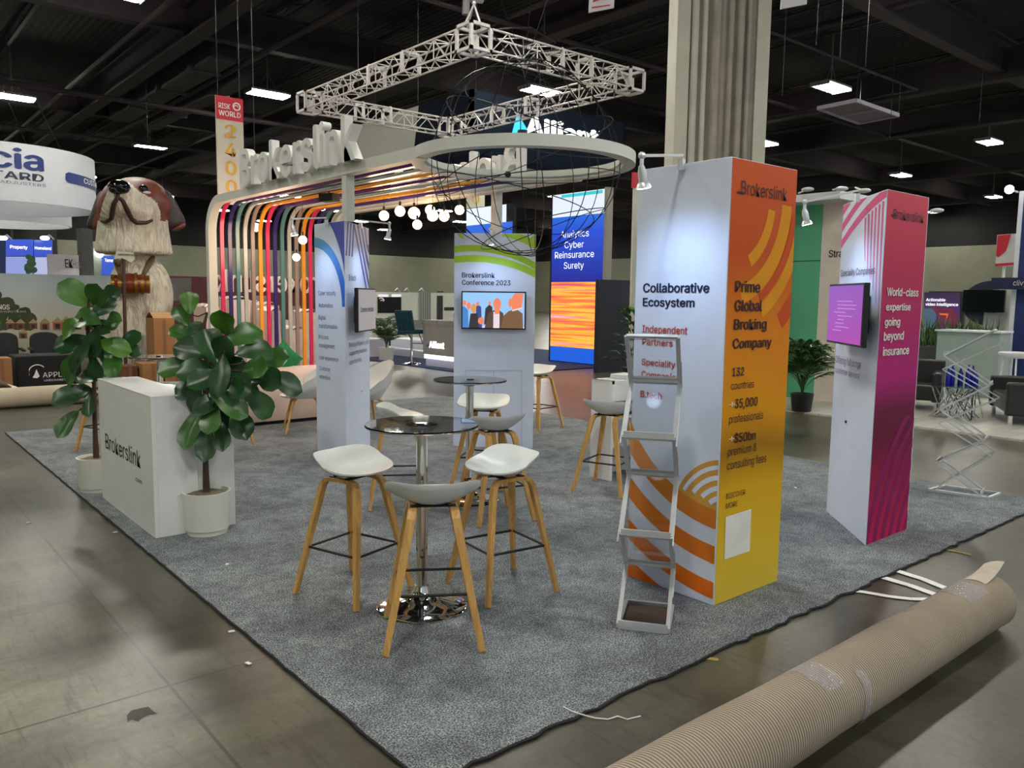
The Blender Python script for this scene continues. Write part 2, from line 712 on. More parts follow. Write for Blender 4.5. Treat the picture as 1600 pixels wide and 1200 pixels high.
hb = None
NAMED = {(2, 6): 'glowing high bay lamp cut by the left frame edge, above the white drum sign', (3, 5): 'glowing high bay lamp right of the 2400 aisle sign top',
         (3, 7): 'glowing high bay lamp between the dog statue and the 2400 aisle sign', (4, 4): 'glowing high bay lamp seen inside the square truss above the ring',
         (5, 3): 'large glowing high bay lamp just left of the pale square roof panel', (6, 4): 'glowing high bay lamp right beside the grey column',
         (7, 3): 'glowing high bay lamp at upper right, right of the pale square roof panel', (8, 4): 'glowing high bay lamp above the magenta tower', (3, 9): 'small glowing high bay lamp between the drum sign and the dog statue'}
LX = [4.9 + 6.07 * k for k in range(-2, 10)]
LY = [12.9 + 6.2 * k for k in range(-3, 10)]
for i, x in enumerate(LX):
    for j, y in enumerate(LY):
        if (i + j) % 2 or x > HX - 1 or y > HY - 1:
            continue
        if x < -3 and y > 20:
            continue
        lab = 'white glowing high bay lamp hanging on a stem from the dark roof'
        if hb is None:
            hb = high_bay(lab)
            o = hb
        else:
            o = dup(hb)
        o.location = (x, y, 8.0)
        if (i, j) in NAMED:
            o['label'] = NAMED[(i, j)]

# the big concrete column with pipes and fluted cladding behind the orange tower
CONC = pm('grey_painted_concrete', (184, 183, 168), .8, var=.08, vs=2)
CONC2 = pm('brownish_conduit_paint', (150, 143, 132), .7, var=.12, vs=3)
cx, cy = 11.6, 8.55
t = thing('column', 'tall grey hall column with white edge strips and conduits behind the orange tower', 'column', (cx, cy, 0))
a = Vector((math.cos(YAW), -math.sin(YAW), 0))      # the column stands diagonally to the camera
MB().box((cx, cy, 4.8), (1.3, .7, 9.6), -YAW).build('shaft', CONC2, t)
for s_, w_ in ((-.62, .15), (.62, .15)):
    MB().box((cx + a.x * s_ * 1.05, cy + a.y * s_ * 1.05, 4.8), (w_ + .06, .8, 9.6), -YAW).build('edge_strip', CONC, t)
fr = Vector((-math.sin(YAW), -math.cos(YAW), 0)) * .38
for s_, r_ in ((-.46, .06), (-.3, .045), (-.12, .08), (.12, .05), (.28, .06), (.42, .04)):
    p = Vector((cx, cy, 0)) + a * s_ + fr
    MB().tube([(p.x, p.y, .02), (p.x, p.y, 9.58)], r_, 10).build('conduit', CONC2 if s_ > -.2 else CONC, t, smooth=60)

# exit sign hanging near the top edge
RED = pm('red_paint', (178, 32, 44), .5)
for (px, py, lab) in ((940, 4, 'small white and red hanging sign at the top edge above the wire globe'), (1241, -2, 'small white hanging sign at the top edge above the orange tower')):
    p = G(px, py, 7.2) * .55 + CAM * .45
    t = thing('hanging_sign', lab, 'sign', p)
    M = frame(p, (-math.sin(YAW), -math.cos(YAW), 0))
    mb = MB()
    mb.add([(-.13, -.1, 0), (.13, -.05, 0), (.13, .14, 0), (-.13, .1, 0), (-.13, -.1, -.02), (.13, -.05, -.02), (.13, .14, -.02), (-.13, .1, -.02)],
           [(0, 1, 2, 3), (7, 6, 5, 4), (0, 4, 5, 1), (1, 5, 6, 2), (2, 6, 7, 3), (3, 7, 4, 0)], 0, M)
    mb.build('board', pm('sign_white', (200, 196, 196), .6), t)
    if px < 1000:
        MB().add([(-.09, .0, .002), (.06, .05, .002), (.06, .07, .002), (-.09, .02, .002), (-.1, -.06, .002), (.09, -.03, .002), (.09, -.018, .002), (-.1, -.045, .002),
                  (.02, .02, .002), (.08, .06, .002), (.02, .09, .002)], [(0, 1, 2, 3), (4, 5, 6, 7), (8, 9, 10)], 0, M).build('arrow', RED, t)
    MB().tube([p + Vector((0, 0, .1)), (p.x, p.y, 8.3)], .006, 4).build('wire', DARKMET, t)

# suspended grey square frame panel at upper right
P = [G(x, y, 7.0) for x, y in ((1278, 169), (1338, 157), (1404, 180), (1342, 192))]
t = thing('suspended_panel', 'pale grey square panel hanging flat under the roof at upper right', 'panel', sum(P, Vector()) / 4)
MB().add([tuple(p) for p in P] + [tuple(p + Vector((0, 0, .06))) for p in P], [(0, 1, 2, 3), (7, 6, 5, 4), (0, 4, 5, 1), (1, 5, 6, 2), (2, 6, 7, 3), (3, 7, 4, 0)]).build('panel', pm('grille_grey', (120, 112, 128), .6), t)
m_ = MB()
m_.bar((P[0] + P[3]) / 2 - Vector((0, 0, .02)), (P[1] + P[2]) / 2 - Vector((0, 0, .02)), .06, .04)
for i in range(4):
    m_.bar(P[i], P[(i + 1) % 4], .06, .1)
m_.build('panel_frame', pm('light_trim', (170, 165, 178), .5), t)
m_ = MB()
for p in P:
    m_.tube([p, (p.x, p.y, 9.59)], .008, 4)
m_.build('wire', DARKMET, t)
# loose drop wires from the roof
random.seed(9)
for px, py in ((1222, 150), (1275, 70), (1312, 90), (1352, 105), (1390, 215), (653, 160), (560, 150), (232, 240), (850, 60), (1530, 190)):
    p = G(px, py, 7)
    p = CAM + (p - CAM) * .8
    MB().tube([(p.x, p.y, p.z), (p.x, p.y, 9.59)], .007, 4).build('drop_wire', DARKMET, label='thin dark wire hanging straight down from the roof', cat='wire', group='loose wires under the roof')
# ================================================================== carpet
def carpet_mat():
    N = NT('mottled_grey_carpet')
    v = N.coord()
    a = N.noise(v, 135, 2, .7)
    b = N.noise(v, 3.0, 5, .6, .5)
    c3 = N.noise(v, 14, 3, .6)
    col = N.ramp(a, [(.37, lin((80, 86, 89))), (.5, lin((138, 145, 148))), (.63, lin((204, 210, 213)))])
    col = N.mix(.5, col, N.ramp(b, [(.35, lin((158, 158, 166))), (.6, (1, 1, 1, 1))]), 'MULTIPLY')
    col = N.mix(.35, col, N.ramp(c3, [(.35, lin((165, 165, 165))), (.6, (1, 1, 1, 1))]), 'MULTIPLY')
    N.l(col, N.b.inputs['Base Color'])
    N.b.inputs['Roughness'].default_value = 1
    N.b.inputs['Specular IOR Level'].default_value = .1
    N.bump(a, .9, .012)
    return N.m


random.seed(3)
cx0, cx1, cy0, cy1 = 1.48, 7.85, 2.2, 11.15
poly = []
def edge(a, b, n, j):
    for i in range(n):
        t = i / n
        poly.append((a[0] + (b[0] - a[0]) * t + random.uniform(-j, j), a[1] + (b[1] - a[1]) * t + random.uniform(-j, j)))
edge((cx0, cy0), (cx1, cy0), 90, .012)
edge((cx1, cy0), (cx1, cy1), 40, .006)
edge((cx1, cy1), (cx0, cy1), 30, .005)
edge((cx0, cy1), (cx0, cy0), 120, .004)
t = thing('carpet', 'large mottled grey booth carpet with frayed front edge under stools and towers', 'carpet', (4.6, 6.6, 0))
MB().prism(poly, .003, .014).build('pile', carpet_mat(), t)
# dark cut edge of the carpet
m_ = MB()
for i in range(130):
    a, b = poly[i], poly[i + 1]
    m_.bar((a[0], a[1] - .006, .006), (b[0], b[1] - .006, .006), .012, .01)
m_.build('backing_edge', pm('dark_carpet_backing', (34, 32, 32), .9), t)
m_ = MB()
for i in range(160, len(poly) - 1):
    a, b = poly[i], poly[i + 1]
    m_.bar((a[0] - .004, a[1], .006), (b[0] - .004, b[1], .006), .008, .01)
m_.build('backing_edge', pm('dark_carpet_backing', (34, 32, 32), .9), t)
CZ = .014

# ================================================================== four printed towers
EDGE = pm('panel_edge', (214, 214, 214), .5)


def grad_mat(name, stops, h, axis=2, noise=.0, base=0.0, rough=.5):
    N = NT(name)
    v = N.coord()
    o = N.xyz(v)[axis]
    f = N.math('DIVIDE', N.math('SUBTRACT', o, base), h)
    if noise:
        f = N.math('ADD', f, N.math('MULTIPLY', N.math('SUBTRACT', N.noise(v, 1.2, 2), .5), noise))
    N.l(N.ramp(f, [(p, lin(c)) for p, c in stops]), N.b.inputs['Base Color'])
    N.b.inputs['Roughness'].default_value = rough
    N.b.inputs['Specular IOR Level'].default_value = .15
    return N.m


def tv(root, label_none, o, n, cpx, w_, h_, off, screen_mat, arm=True):
    """television on a wall bracket, off metres in front of the face (o, n), centred on a photo pixel"""
    n = Vector(n).normalized()
    c = PLN(cpx[0], cpx[1], Vector(o) + n * off, n)
    M = frame(c, n)
    return M


# ---- orange tower
x0, y0, W_, H_ = 3.625, 2.555, .635, 2.44
t = thing('display_tower', 'tall square display tower with orange side and white Collaborative Ecosystem side', 'display tower', (x0 + W_ / 2, y0 + W_ / 2, CZ))
MB().box2((x0, y0, CZ), (x0 + W_, y0 + W_, H_)).build('body', PANEL, t, bevel=.004)
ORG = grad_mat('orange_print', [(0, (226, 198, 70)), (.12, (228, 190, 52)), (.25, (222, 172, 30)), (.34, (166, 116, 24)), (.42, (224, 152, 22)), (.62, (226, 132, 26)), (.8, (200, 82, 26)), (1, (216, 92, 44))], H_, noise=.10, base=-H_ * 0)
On, Oo = Vector((0, -1, 0)), Vector((x0, y0 - .002, 0))
MO = frame((x0, y0, 0), On)
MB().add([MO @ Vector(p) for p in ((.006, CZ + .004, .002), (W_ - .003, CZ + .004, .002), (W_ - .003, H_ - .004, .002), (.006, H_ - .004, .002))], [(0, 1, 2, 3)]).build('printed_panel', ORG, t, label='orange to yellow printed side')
GOLD = pm('gold_swoosh_print', (226, 150, 34), .6, var=.08, spec=.15)
RUST = pm('rust_swoosh_print', (206, 84, 38), .6, var=.08, spec=.15)
for nm_, mt_, sp_, z_ in (('gold_swoosh', GOLD, ((.655, .735, -62, -10), (.49, .59, -76, -2), (.36, .43, -60, -8)), .003), ('rust_swoosh', RUST, ((.80, .90, -52, -34), (.60, .645, -60, -6)), .0035)):
    bands(nm_, mt_, t, MO, W_ - .004, H_, [((.0, 2.25),) + q for q in sp_], z_)
OI = pm('dark_brown_print', (52, 18, 26), .6)
PT = lambda s, p0, p1, pt, **k: ptext(s, p0, p1, pt, Oo + On * .003, On, k.pop('mat', OI), t, **k)
PT('Brokerslink', (1158, 303), (1229, 315), (1160, 282), bold=-.004)
MB().bar(MO @ Vector((.055, 2.262, .005)), MO @ Vector((.12, 2.262, .005)), .001, .012).build('logo_bar', OI, t)
for s, p0, p1, pt in (('Prime', (1149, 456), (1187, 457), (1150, 439)), ('Global', (1148, 486), (1190, 485), (1149, 469)), ('Broking', (1147, 515), (1197, 513), (1148, 499)), ('Company', (1145, 544.5), (1204.5, 541.5), (1146, 529.5))):
    PT(s, p0, p1, pt, bold=.032)
for s, p0, p1, pt, b in (('132', (1144, 588), (1162, 587), (1144.5, 575), .02), ('countries', (1142, 609), (1178, 606), (1142.5, 597), -.005),
                         ('35,000', (1148, 638), (1183, 634), (1148.5, 624), .02), ('professionals', (1139, 662), (1192, 655), (1139.5, 649), -.005),
                         ('$50bn', (1147, 692), (1180, 687), (1147.5, 678), .02), ('premium &', (1137, 713), (1182, 707), (1137.5, 700), -.005),
                         ('consulting fees', (1136, 734.5), (1197, 724), (1136.5, 721), -.005), ('DISCOVER', (1134.5, 780), (1164, 774.5), (1135, 771.5), -.008), ('MORE', (1134, 795), (1152, 791.5), (1134.5, 786.5), -.008)):
    PT(s, p0, p1, pt, bold=b)
WP = pm('white_print', (238, 236, 230), .6)
PT('+', (1139, 637), (1148, 636), (1139.5, 625), mat=WP)
PT('+', (1138.5, 691), (1147, 690), (1139, 679), mat=WP)
q = [PLN(x, y, Oo + On * .003, On) for x, y in ((1132, 874.5), (1171.5, 861), (1174, 795), (1134, 808))]
MB().add(q, [(0, 1, 2, 3)]).build('white_sticker', WP, t)
# white side
Wn, Wo = Vector((-1, 0, 0)), Vector((x0 - .001, y0, 0))
MW = frame((x0, y0 + W_, 0), Wn)
ORB = grad_mat('orange_band_print', [(0, (232, 112, 28)), (.5, (214, 132, 50)), (1, (214, 150, 80))], 1.2)
GLD = grad_mat('gold_disc_print', [(0, (216, 176, 84)), (1, (206, 148, 70))], 1.0)
c_ = (.70, 1.35)
m_ = MB()
for k in range(90):         # gold disc, cut off where the big swoosh passes in front
    t0, t1 = 2 * PI * k / 90, 2 * PI * (k + 1) / 90
    for q in range(20):
        r0, r1 = .37 * q / 20, .37 * (q + 1) / 20
        rm, tm = (r0 + r1) / 2, (t0 + t1) / 2
        if math.hypot(.70 + rm * math.cos(tm) - c_[0], .47 + rm * math.sin(tm) - c_[1]) > .893:
            continue
        pq = clip_rect([(.70 + r * math.cos(a), .47 + r * math.sin(a)) for r, a in ((r0, t0), (r1, t0), (r1, t1), (r0, t1))], W_ - .004, H_)
        if pq:
            m_.add([MW @ Vector((x, y, .001)) for x, y in pq], [tuple(range(len(pq)))])
m_.build('gold_disc', GLD, t)
bands('white_band', PANEL, t, MW, W_ - .004, H_ - .01, [((.70, .47), r0, r1, 60, a0) for r0, r1, a0 in ((.318, .342, 152), (.262, .288, 146), (.205, .232, 140), (.15, .178, 135))], .0016)
bands('orange_band', ORB, t, MW, W_ - .004, H_ - .01, [(c_, r0, r1, 180, 270) for r0, r1 in ((.80, .904), (1.0, 1.10), (1.204, 1.30), (1.40, 1.50))], .0022, 60, rect=(.0, CZ))
PT = lambda s, p0, p1, pt, **k: ptext(s, p0, p1, pt, Wo, Wn, k.pop('mat', INK), t, **k)
PT('Collaborative', (1005.5, 456.5), (1108, 455), (1005.5, 443), bold=.03)
PT('Ecosystem', (1005, 478), (1085, 477), (1005, 465.5), bold=.03)
RT = pm('red_brown_print', (196, 84, 66), .6)
for s, p0, p1, pt in (('Independent', (1004, 519), (1074, 520.5), (1004, 508)), ('Partners', (1004, 538), (1051, 539.5), (1004, 528)), ('Speciality', (1003, 569.5), (1055, 575), (1003, 560)),
                      ('Companies', (1002.5, 589), (1062, 594), (1002.5, 579)), ('B.tech', (1001, 620), (1034, 623.5), (1001, 610))):
    PT(s, p0, p1, pt, bold=.022, mat=RT)
OT = t

# ---- pink tower (a right triangle in plan)
x0p, y0p, Wp = 5.385, 2.567, .64
t = thing('display_tower', 'tall magenta display tower reading World-class expertise, purple screen on its white side', 'display tower', (x0p + .4, y0p + .2, CZ))
MB().prism([(x0p, y0p), (x0p + Wp, y0p), (x0p + Wp, y0p + Wp)], CZ, H_).build('body', PANEL, t, bevel=.004)
PNK = grad_mat('pink_print', [(0, (200, 34, 86)), (.18, (156, 30, 80)), (.3, (112, 22, 56)), (.38, (112, 26, 66)), (.47, (182, 36, 124)), (.62, (182, 38, 104)), (.8, (194, 52, 88)), (1, (214, 74, 92))], H_, noise=.03)
Pn, Po = Vector((0, -1, 0)), Vector((x0p, y0p - .002, 0))
MP = frame((x0p, y0p, 0), Pn)
MB().add([MP @ Vector(p) for p in ((.006, CZ + .004, .002), (Wp - .016, CZ + .004, .002), (Wp - .016, H_ - .004, .002), (.006, H_ - .004, .002))], [(0, 1, 2, 3)]).build('printed_panel', PNK, t, label='pink and magenta printed side')
bands('plum_stripe', pm('plum_stripe_print', (140, 34, 96), .6, spec=.15), t, MP, Wp - .02, .86, [((1.5, -.3), .82 + k * .115, .875 + k * .115, 90, 180) for k in range(7)], .003, 30, rect=(.006, CZ + .01))
PT = lambda s, p0, p1, pt, **k: ptext(s, p0, p1, pt, Po + Pn * .003, Pn, k.pop('mat', WP), t, **k)
PT('Brokerslink', (1396, 341.5), (1443, 348), (1396.5, 326), mat=OI, bold=-.004)
MB().bar(MP @ Vector((.07, 2.275, .005)), MP @ Vector((.14, 2.275, .005)), .001, .012).build('logo_bar', OI, t)
for s, p0, p1, pt in (('World-class', (1385.5, 462), (1434, 463.5), (1386, 449.5)), ('expertise', (1384, 485), (1422, 484), (1384.5, 474)), ('going', (1382, 509), (1405.5, 508), (1382.5, 497)), ('beyond', (1380.5, 532), (1411, 530.5), (1381, 519)), ('insurance', (1379, 556), (1419.5, 552.5), (1379.5, 543))):
    PT(s, p0, p1, pt, bold=.032)
# diagonal white side
Dn = Vector((-1, 1, 0)).normalized()
Do = Vector((x0p, y0p, 0)) + Dn * .001
Wd = Wp * math.sqrt(2)
MD = frame((x0p + Wp, y0p + Wp, 0), Dn)
PKB = grad_mat('pink_band_print', [(0, (226, 96, 190)), (1, (214, 84, 120))], .8, base=1.7)
for k in range(4):
    m_ = MB()
    b0 = 2.10 + .125 * k
    f0 = lambda u: b0 + .50 * u - .20 * u * u
    w0 = .065
    us = [Wd * i / 16 for i in range(17)]
    for i in range(16):
        q = clip_rect([(us[i], f0(us[i])), (us[i + 1], f0(us[i + 1])), (us[i + 1], f0(us[i + 1]) + w0), (us[i], f0(us[i]) + w0)], Wd - .003, H_ - .006)
        if q:
            m_.add([MD @ Vector((x, y, .001)) for x, y in q], [tuple(range(len(q)))])
    if m_.v:
        m_.build('pink_band', PKB, t)

for k in range(6):
    m_ = MB()
    u0 = .50 + .066 * k
    tp = 2.10 + .5 * u0 - .2 * u0 * u0 - .01
    lo = 2.02 - .44 * ((k + 1) / 6) ** 1.4
    for i in range(8):
        a, b = i / 8, (i + 1) / 8
        q = []
        for (t_, s_) in ((a, 0), (a, 1), (b, 1), (b, 0)):
            q.append((u0 + .034 * s_ * (1 - .75 * t_) + .03 * t_ + .02 * t_ * t_, tp + (lo - tp) * t_))
        m_.add([MD @ Vector((min(x, Wd - .003), y, .0012)) for x, y in q], [(0, 1, 2, 3)])
    m_.build('pink_stripe', PKB, t)
PT = lambda s, p0, p1, pt, **k: ptext(s, p0, p1, pt, Do, Dn, k.pop('mat', INK), t, **k)
PT('Speciality Companies', (1313.5, 432), (1367, 427.5), (1313.5, 422), bold=.004)
PV = pm('mauve_print', (150, 110, 160), .6)
PT('Offering full scope', (1305.5, 566), (1345, 572.5), (1305.5, 555), mat=PV, bold=0)
PT('customer service', (1304.5, 581), (1343, 589.5), (1304.5, 572.5), mat=PV, bold=0)
MB().ball(PLN(1322, 659, Do, Dn), .012, 10, 6).build('cable_port', BLACK, t)
PTW = t

# ---- blue tower (triangle)
bx, by, Hb = 3.84, 7.12, 2.415
t = thing('display_tower', 'slim white and blue display tower left of the stools listing Cyber security and Automation', 'display tower', (bx + .2, by + .4, CZ))
MB().prism([(bx, by), (bx + Wp, by + Wp), (bx, by + Wp)], CZ, Hb).build('body', PANEL, t, bevel=.004)
Ln = Vector((-1, 0, 0)); Lo = Vector((bx - .001, by, 0))
ML = frame((bx, by + Wp, 0), Ln)
BLB = grad_mat('blue_band_print', [(0, (54, 110, 214)), (1, (120, 190, 220))], .7, base=1.75)
BLD = pm('indigo_print', (74, 84, 176), .55)
m_ = MB(); arc_band(m_, ML, Wp, Hb - .005, (-.02, 1.58), .60, .70, 0, 96, .001, 50); m_.build('blue_band', BLB, t)
m_ = MB(); arc_band(m_, ML, Wp, Hb - .005, (-.35, 1.65), 1.02, 1.5, 0, 80, .001, 50); m_.build('indigo_band', BLD, t)
bands('hairline_arc', pm('pale_blue_print', (188, 204, 226), .6), t, ML, Wp, Hb, [((-.02, 1.55), .1 + k * .045, .104 + k * .045, 10, 90) for k in range(9)], .001, 24)
Rn = Vector((1, -1, 0)).normalized(); Ro = Vector((bx, by, 0)) + Rn * .001
MR = frame((bx, by, 0), Rn)
m_ = MB()


def qstrip(mb, M, pts0, pts1, z=.0012):
    """strip between two polylines of equal length on face M"""
    n = len(pts0)
    mb.add([M @ Vector((p[0], p[1], z)) for p in pts0] + [M @ Vector((p[0], p[1], z)) for p in pts1], [(i, i + 1, n + i + 1, n + i) for i in range(n - 1)])


def qcurve(a, b, c, n=14):
    return [((1 - t) ** 2 * a[0] + 2 * t * (1 - t) * b[0] + t * t * c[0], (1 - t) ** 2 * a[1] + 2 * t * (1 - t) * b[1] + t * t * c[1]) for t in [i / n for i in range(n + 1)]]


for k in range(4):
    m_ = MB()
    u0 = .30 + .135 * k
    qstrip(m_, MR, qcurve((u0, Hb - .006), (u0 + .30 - .06 * k, 2.0 + .05 * k), (.895, 1.55 + .2 * k)), qcurve((u0 + .06, Hb - .006), (u0 + .33 - .06 * k, 2.04 + .05 * k), (.895, 1.64 + .2 * k)))
    m_.build('indigo_stripe', BLD, t)
for k in range(3):
    m_ = MB()
    x_ = .03 + k * .10
    m_.add([MR @ Vector(p) for p in ((x_, 2.08, .0012), (x_ + .05, 2.08, .0012), (x_ + .12, Hb - .006, .0012), (x_ + .07, Hb - .006, .0012))], [(0, 1, 2, 3)])
    m_.build('indigo_stripe', BLD, t)
PT = lambda s, p0, p1, pt, **k: ptext(s, p0, p1, pt, Lo, Ln, k.pop('mat', pm('slate_blue_print', (78, 88, 140), .6)), t, **k)
for s, p0, p1, y in (('Cyber security', 497.5, 525, 461), ('Automation', 498, 520, 480), ('Digital', 498, 509, 499), ('transformation', 498.5, 527, 512), ('Process', 498, 513.5, 529), ('management', 498.5, 523, 542), ('User experience', 498.5, 529, 561), ('Customer', 499, 516.5, 578), ('retention', 499, 516, 591)):
    PT(s, (p0, y), (p1, y + (p1 - p0) * (.0 + (y - 460) * .0018)), (p0, y - 6.5), bold=.004)
PT = lambda s, p0, p1, pt, **k: ptext(s, p0, p1, pt, Ro, Rn, k.pop('mat', pm('slate_blue_print', (78, 88, 140), .6)), t, **k)
PT('B.tech', (545, 438), (556, 436), (545, 429), mat=INK)
for s, x1, y in (('Driving efficiency and', 576, 543), ('supporting business', 573, 556), ('opportunities', 565, 570)):
    PT(s, (545.5, y), (x1, y - 4), (545.5, y - 7))
MB().ball(PLN(565, 611, Ro, Rn), .014, 10, 6).build('cable_port', ALU, t)
BTW = t

# ---- green tower (triangle, diagonal side to the stools)
gx, gy, Hg = 5.257, 7.263, 2.385
t = thing('display_tower', 'white display tower with green swooshes reading Brokerslink Conference 2023 above a screen', 'display tower', (5.68, 7.05, CZ))
MB().prism([(gx, gy), (gx + .636, gy - .636), (gx + .636, gy)], CZ, Hg).build('body', PANEL, t, bevel=.004)
Gn = Vector((-1, -1, 0)).normalized(); Go = Vector((gx, gy, 0)) + Gn * .001
MG = frame((gx, gy, 0), Gn)
GRB = pm('lime_print', (168, 206, 52), .55, var=.12, vs=3)
bands('green_band', GRB, t, MG, .898, Hg - .006, [((.22, .62), 1.455, 1.53, 20, 110), ((.2, .86), 1.33, 1.40, 20, 110), ((.35, 1.35), 1.02, 1.10, 20, 80)], .001, 60)
for pts_ in (((.03, Hg - .006), (.08, Hg - .006), (.12, Hg - .06), (.07, Hg - .05)), ((.8, Hg - .1), (.86, Hg - .02), (.89, Hg - .02), (.89, Hg - .12), (.84, Hg - .15))):
    MB().add([MG @ Vector((x, y, .0012)) for x, y in pts_], [tuple(range(len(pts_)))[::-1]]).build('green_corner', GRB, t)
PT = lambda s, p0, p1, pt, **k: ptext(s, p0, p1, pt, Go, Gn, k.pop('mat', INK), t, **k)
PT('Brokerslink', (722, 433.5), (773, 434), (722, 426), bold=.02)
PT('Conference 2023', (722, 445), (797.5, 445), (722, 437.5), bold=.02)
# cupboard doors low in the face: outlines of two doors and a knob
m_ = MB()
gp = lambda x, y: PLN(x, y, Go, Gn)
for a, b in (((728, 579), (815, 579)), ((728, 579), (728, 640)), ((771.5, 579), (771.5, 690)), ((815, 579), (815, 697)), ((728, 640), (728, 697))):
    m_.bar(gp(*a), gp(*b), .004, .002, up=Gn)
m_.build('door_joint', pm('joint_grey', (150, 158, 172), .7), t)
MB().ball(gp(774, 594), .01, 10, 6).build('lock', DARKMET, t)
GTW = t


# ---- televisions
def make_tv(label, o, n, cpx, w_, h_, off, picture, cat='television'):
    n = Vector(n).normalized()
    c = PLN(cpx[0], cpx[1], Vector(o) + n * off, n)
    M = frame(c, n)
    t = thing('television', label, cat, c)
    MB().box((0, 0, -.02), (w_, h_, .036), M=M).build('casing', BLACK, t, bevel=.003)
    picture(M, w_ - .028, h_ - .03, t)
    m = MB()
    m.box((0, 0, -.05), (.2, .22, .03), M=M)
    m.box((0, .06, -(off + .03) / 2 - .01), (.04, .03, off - .06), M=M).box((0, -.06, -(off + .03) / 2 - .01), (.04, .03, off - .06), M=M)
    m.box((0, 0, -off + .012), (.16, .26, .016), M=M)
    m.build('wall_bracket', BLACK, t)
    return t


def em(name, rgb, s=1.0):
    return pm(name, rgb, .3, emit=s)


def quad(M, x0, y0, x1, y1, z):
    return [M @ Vector(p) for p in ((x0, y0, z), (x1, y0, z), (x1, y1, z), (x0, y1, z))]


def pic_plain(mat, txt=None):
    def f(M, w_, h_, t):
        MB().add(quad(M, -w_ / 2, -h_ / 2, w_ / 2, h_ / 2, .001), [(0, 1, 2, 3)]).build('screen', mat, t)
        if txt:
            txt(M, w_, h_, t)
    return f


def gradem(name, stops, base, h, axis=2, s=.8):
    N = NT(name)
    o = N.xyz(N.coord())[axis]
    c = N.ramp(N.math('DIVIDE', N.math('SUBTRACT', o, base), h), [(p, lin(k)) for p, k in stops])
    N.l(c, N.b.inputs['Emission Color'])
    N.b.inputs['Emission Strength'].default_value = s
    N.b.inputs['Base Color'].default_value = (.02, .02, .02, 1)
    N.b.inputs['Roughness'].default_value = .2
    return N.m


def purple_lines(M, w_, h_, t):
    m = MB()
    random.seed(5)
    for i in range(9):
        y = h_ * (.22 - i * .065)
        x = -w_ * .32 + random.random() * .1
        m.add(quad(M, x, y, x + random.uniform(.12, .42), y + .006, .002), [(0, 1, 2, 3)])
    m.build('screen_text', em('pale_violet_glow', (206, 150, 226), .8), t)


make_tv('flat television with glowing purple picture on the magenta tower', Do, Dn, (1319, 491), .76, .43, .15, pic_plain(gradem('purple_glow', [(0, (176, 70, 178)), (1, (150, 86, 190))], -.2, .4, s=.85), purple_lines))


def cust(M, w_, h_, t):
    mb = text_mesh('Customer retention', M @ Matrix.Translation((-.27, -.02, .002)), .5, .05, .001, .01)
    mb.build('screen_text', BLACKINK, t)


make_tv('flat television with pale grey picture reading Customer retention on the blue tower', Ro, Rn, (574, 484), .68, .44, .12, pic_plain(em('pale_grey_glow', (176, 178, 182), .62), cust))


def people_pic(M, w_, h_, t):
    MB().add(quad(M, -w_ / 2, -h_ / 2, w_ / 2, h_ / 2, .001), [(0, 1, 2, 3)]).build('screen', em('sky_glow', (150, 196, 240), 1.0), t)
    S = {'skin': em('skin_glow', (236, 132, 92), 1), 'suit': em('suit_glow', (92, 68, 58), .9), 'dark': em('dark_suit_glow', (52, 48, 52), .9),
         'shirt': em('shirt_glow', (228, 214, 220), 1), 'blue': em('blue_shirt_glow', (70, 130, 200), 1), 'sand': em('sand_glow', (220, 150, 80), 1),
         'brown': em('brown_jacket_glow', (124, 92, 62), .9), 'navy': em('navy_glow', (54, 78, 150), .9)}
    B = {k: MB() for k in S}
    zc = [0.0016]

    def P(k, pts):           # points in 0..1 of the screen
        zc[0] += .00006
        B[k].add([M @ Vector(((x - .5) * w_, (y - .5) * h_, zc[0])) for x, y in pts], [tuple(range(len(pts)))])

    def E(k, cx, cy, rx, ry):
        P(k, [(cx + rx * math.cos(a * PI / 8), cy + ry * math.sin(a * PI / 8)) for a in range(16)])
    P('shirt', [(.0, 0), (1, 0), (1, .05), (0, .05)])
    P('blue', [(0, 0), (.1, 0), (.09, .5), (.03, .6), (0, .6)]); E('skin', .03, .7, .03, .08)
    P('navy', [(.22, 0), (.32, 0), (.3, .6), (.24, .66), (.22, .6)]); E('skin', .245, .68, .025, .06)
    P('dark', [(.1, 0), (.27, 0), (.24, .42), (.13, .4)]); E('sand', .18, .55, .045, .13); E('skin', .1, .62, .035, .1)
    P('dark', [(.35, .1), (.5, .1), (.48, .6), (.43, .66), (.37, .55)]); E('skin', .44, .7, .022, .05)
    P('suit', [(.36, 0), (.68, 0), (.66, .42), (.6, .5), (.5, .5), (.42, .42)])
    P('shirt', [(.5, 0), (.6, 0), (.6, .46), (.5, .46)]); P('skin', [(.52, .4), (.6, .4), (.6, .55), (.52, .55)])
    E('skin', .56, .68, .062, .17)
    E('skin', .3, .2, .05, .1)
    P('brown', [(.62, 0), (.98, 0), (.97, .42), (.86, .56), (.74, .48), (.66, .34)])
    P('skin', [(.8, .5), (.95, .56), (.98, .99), (.84, .99), (.79, .85)])
    E('skin', .77, .72, .03, .13)
    P('shirt', [(.8, .48), (.97, .56), (.97, .6), (.8, .52)])
    for k in B:
        B[k].build('picture', S[k], t)


make_tv('flat television showing men in suits on the green Conference 2023 tower', Go, Gn, (771, 485), .71, .415, .07, people_pic)


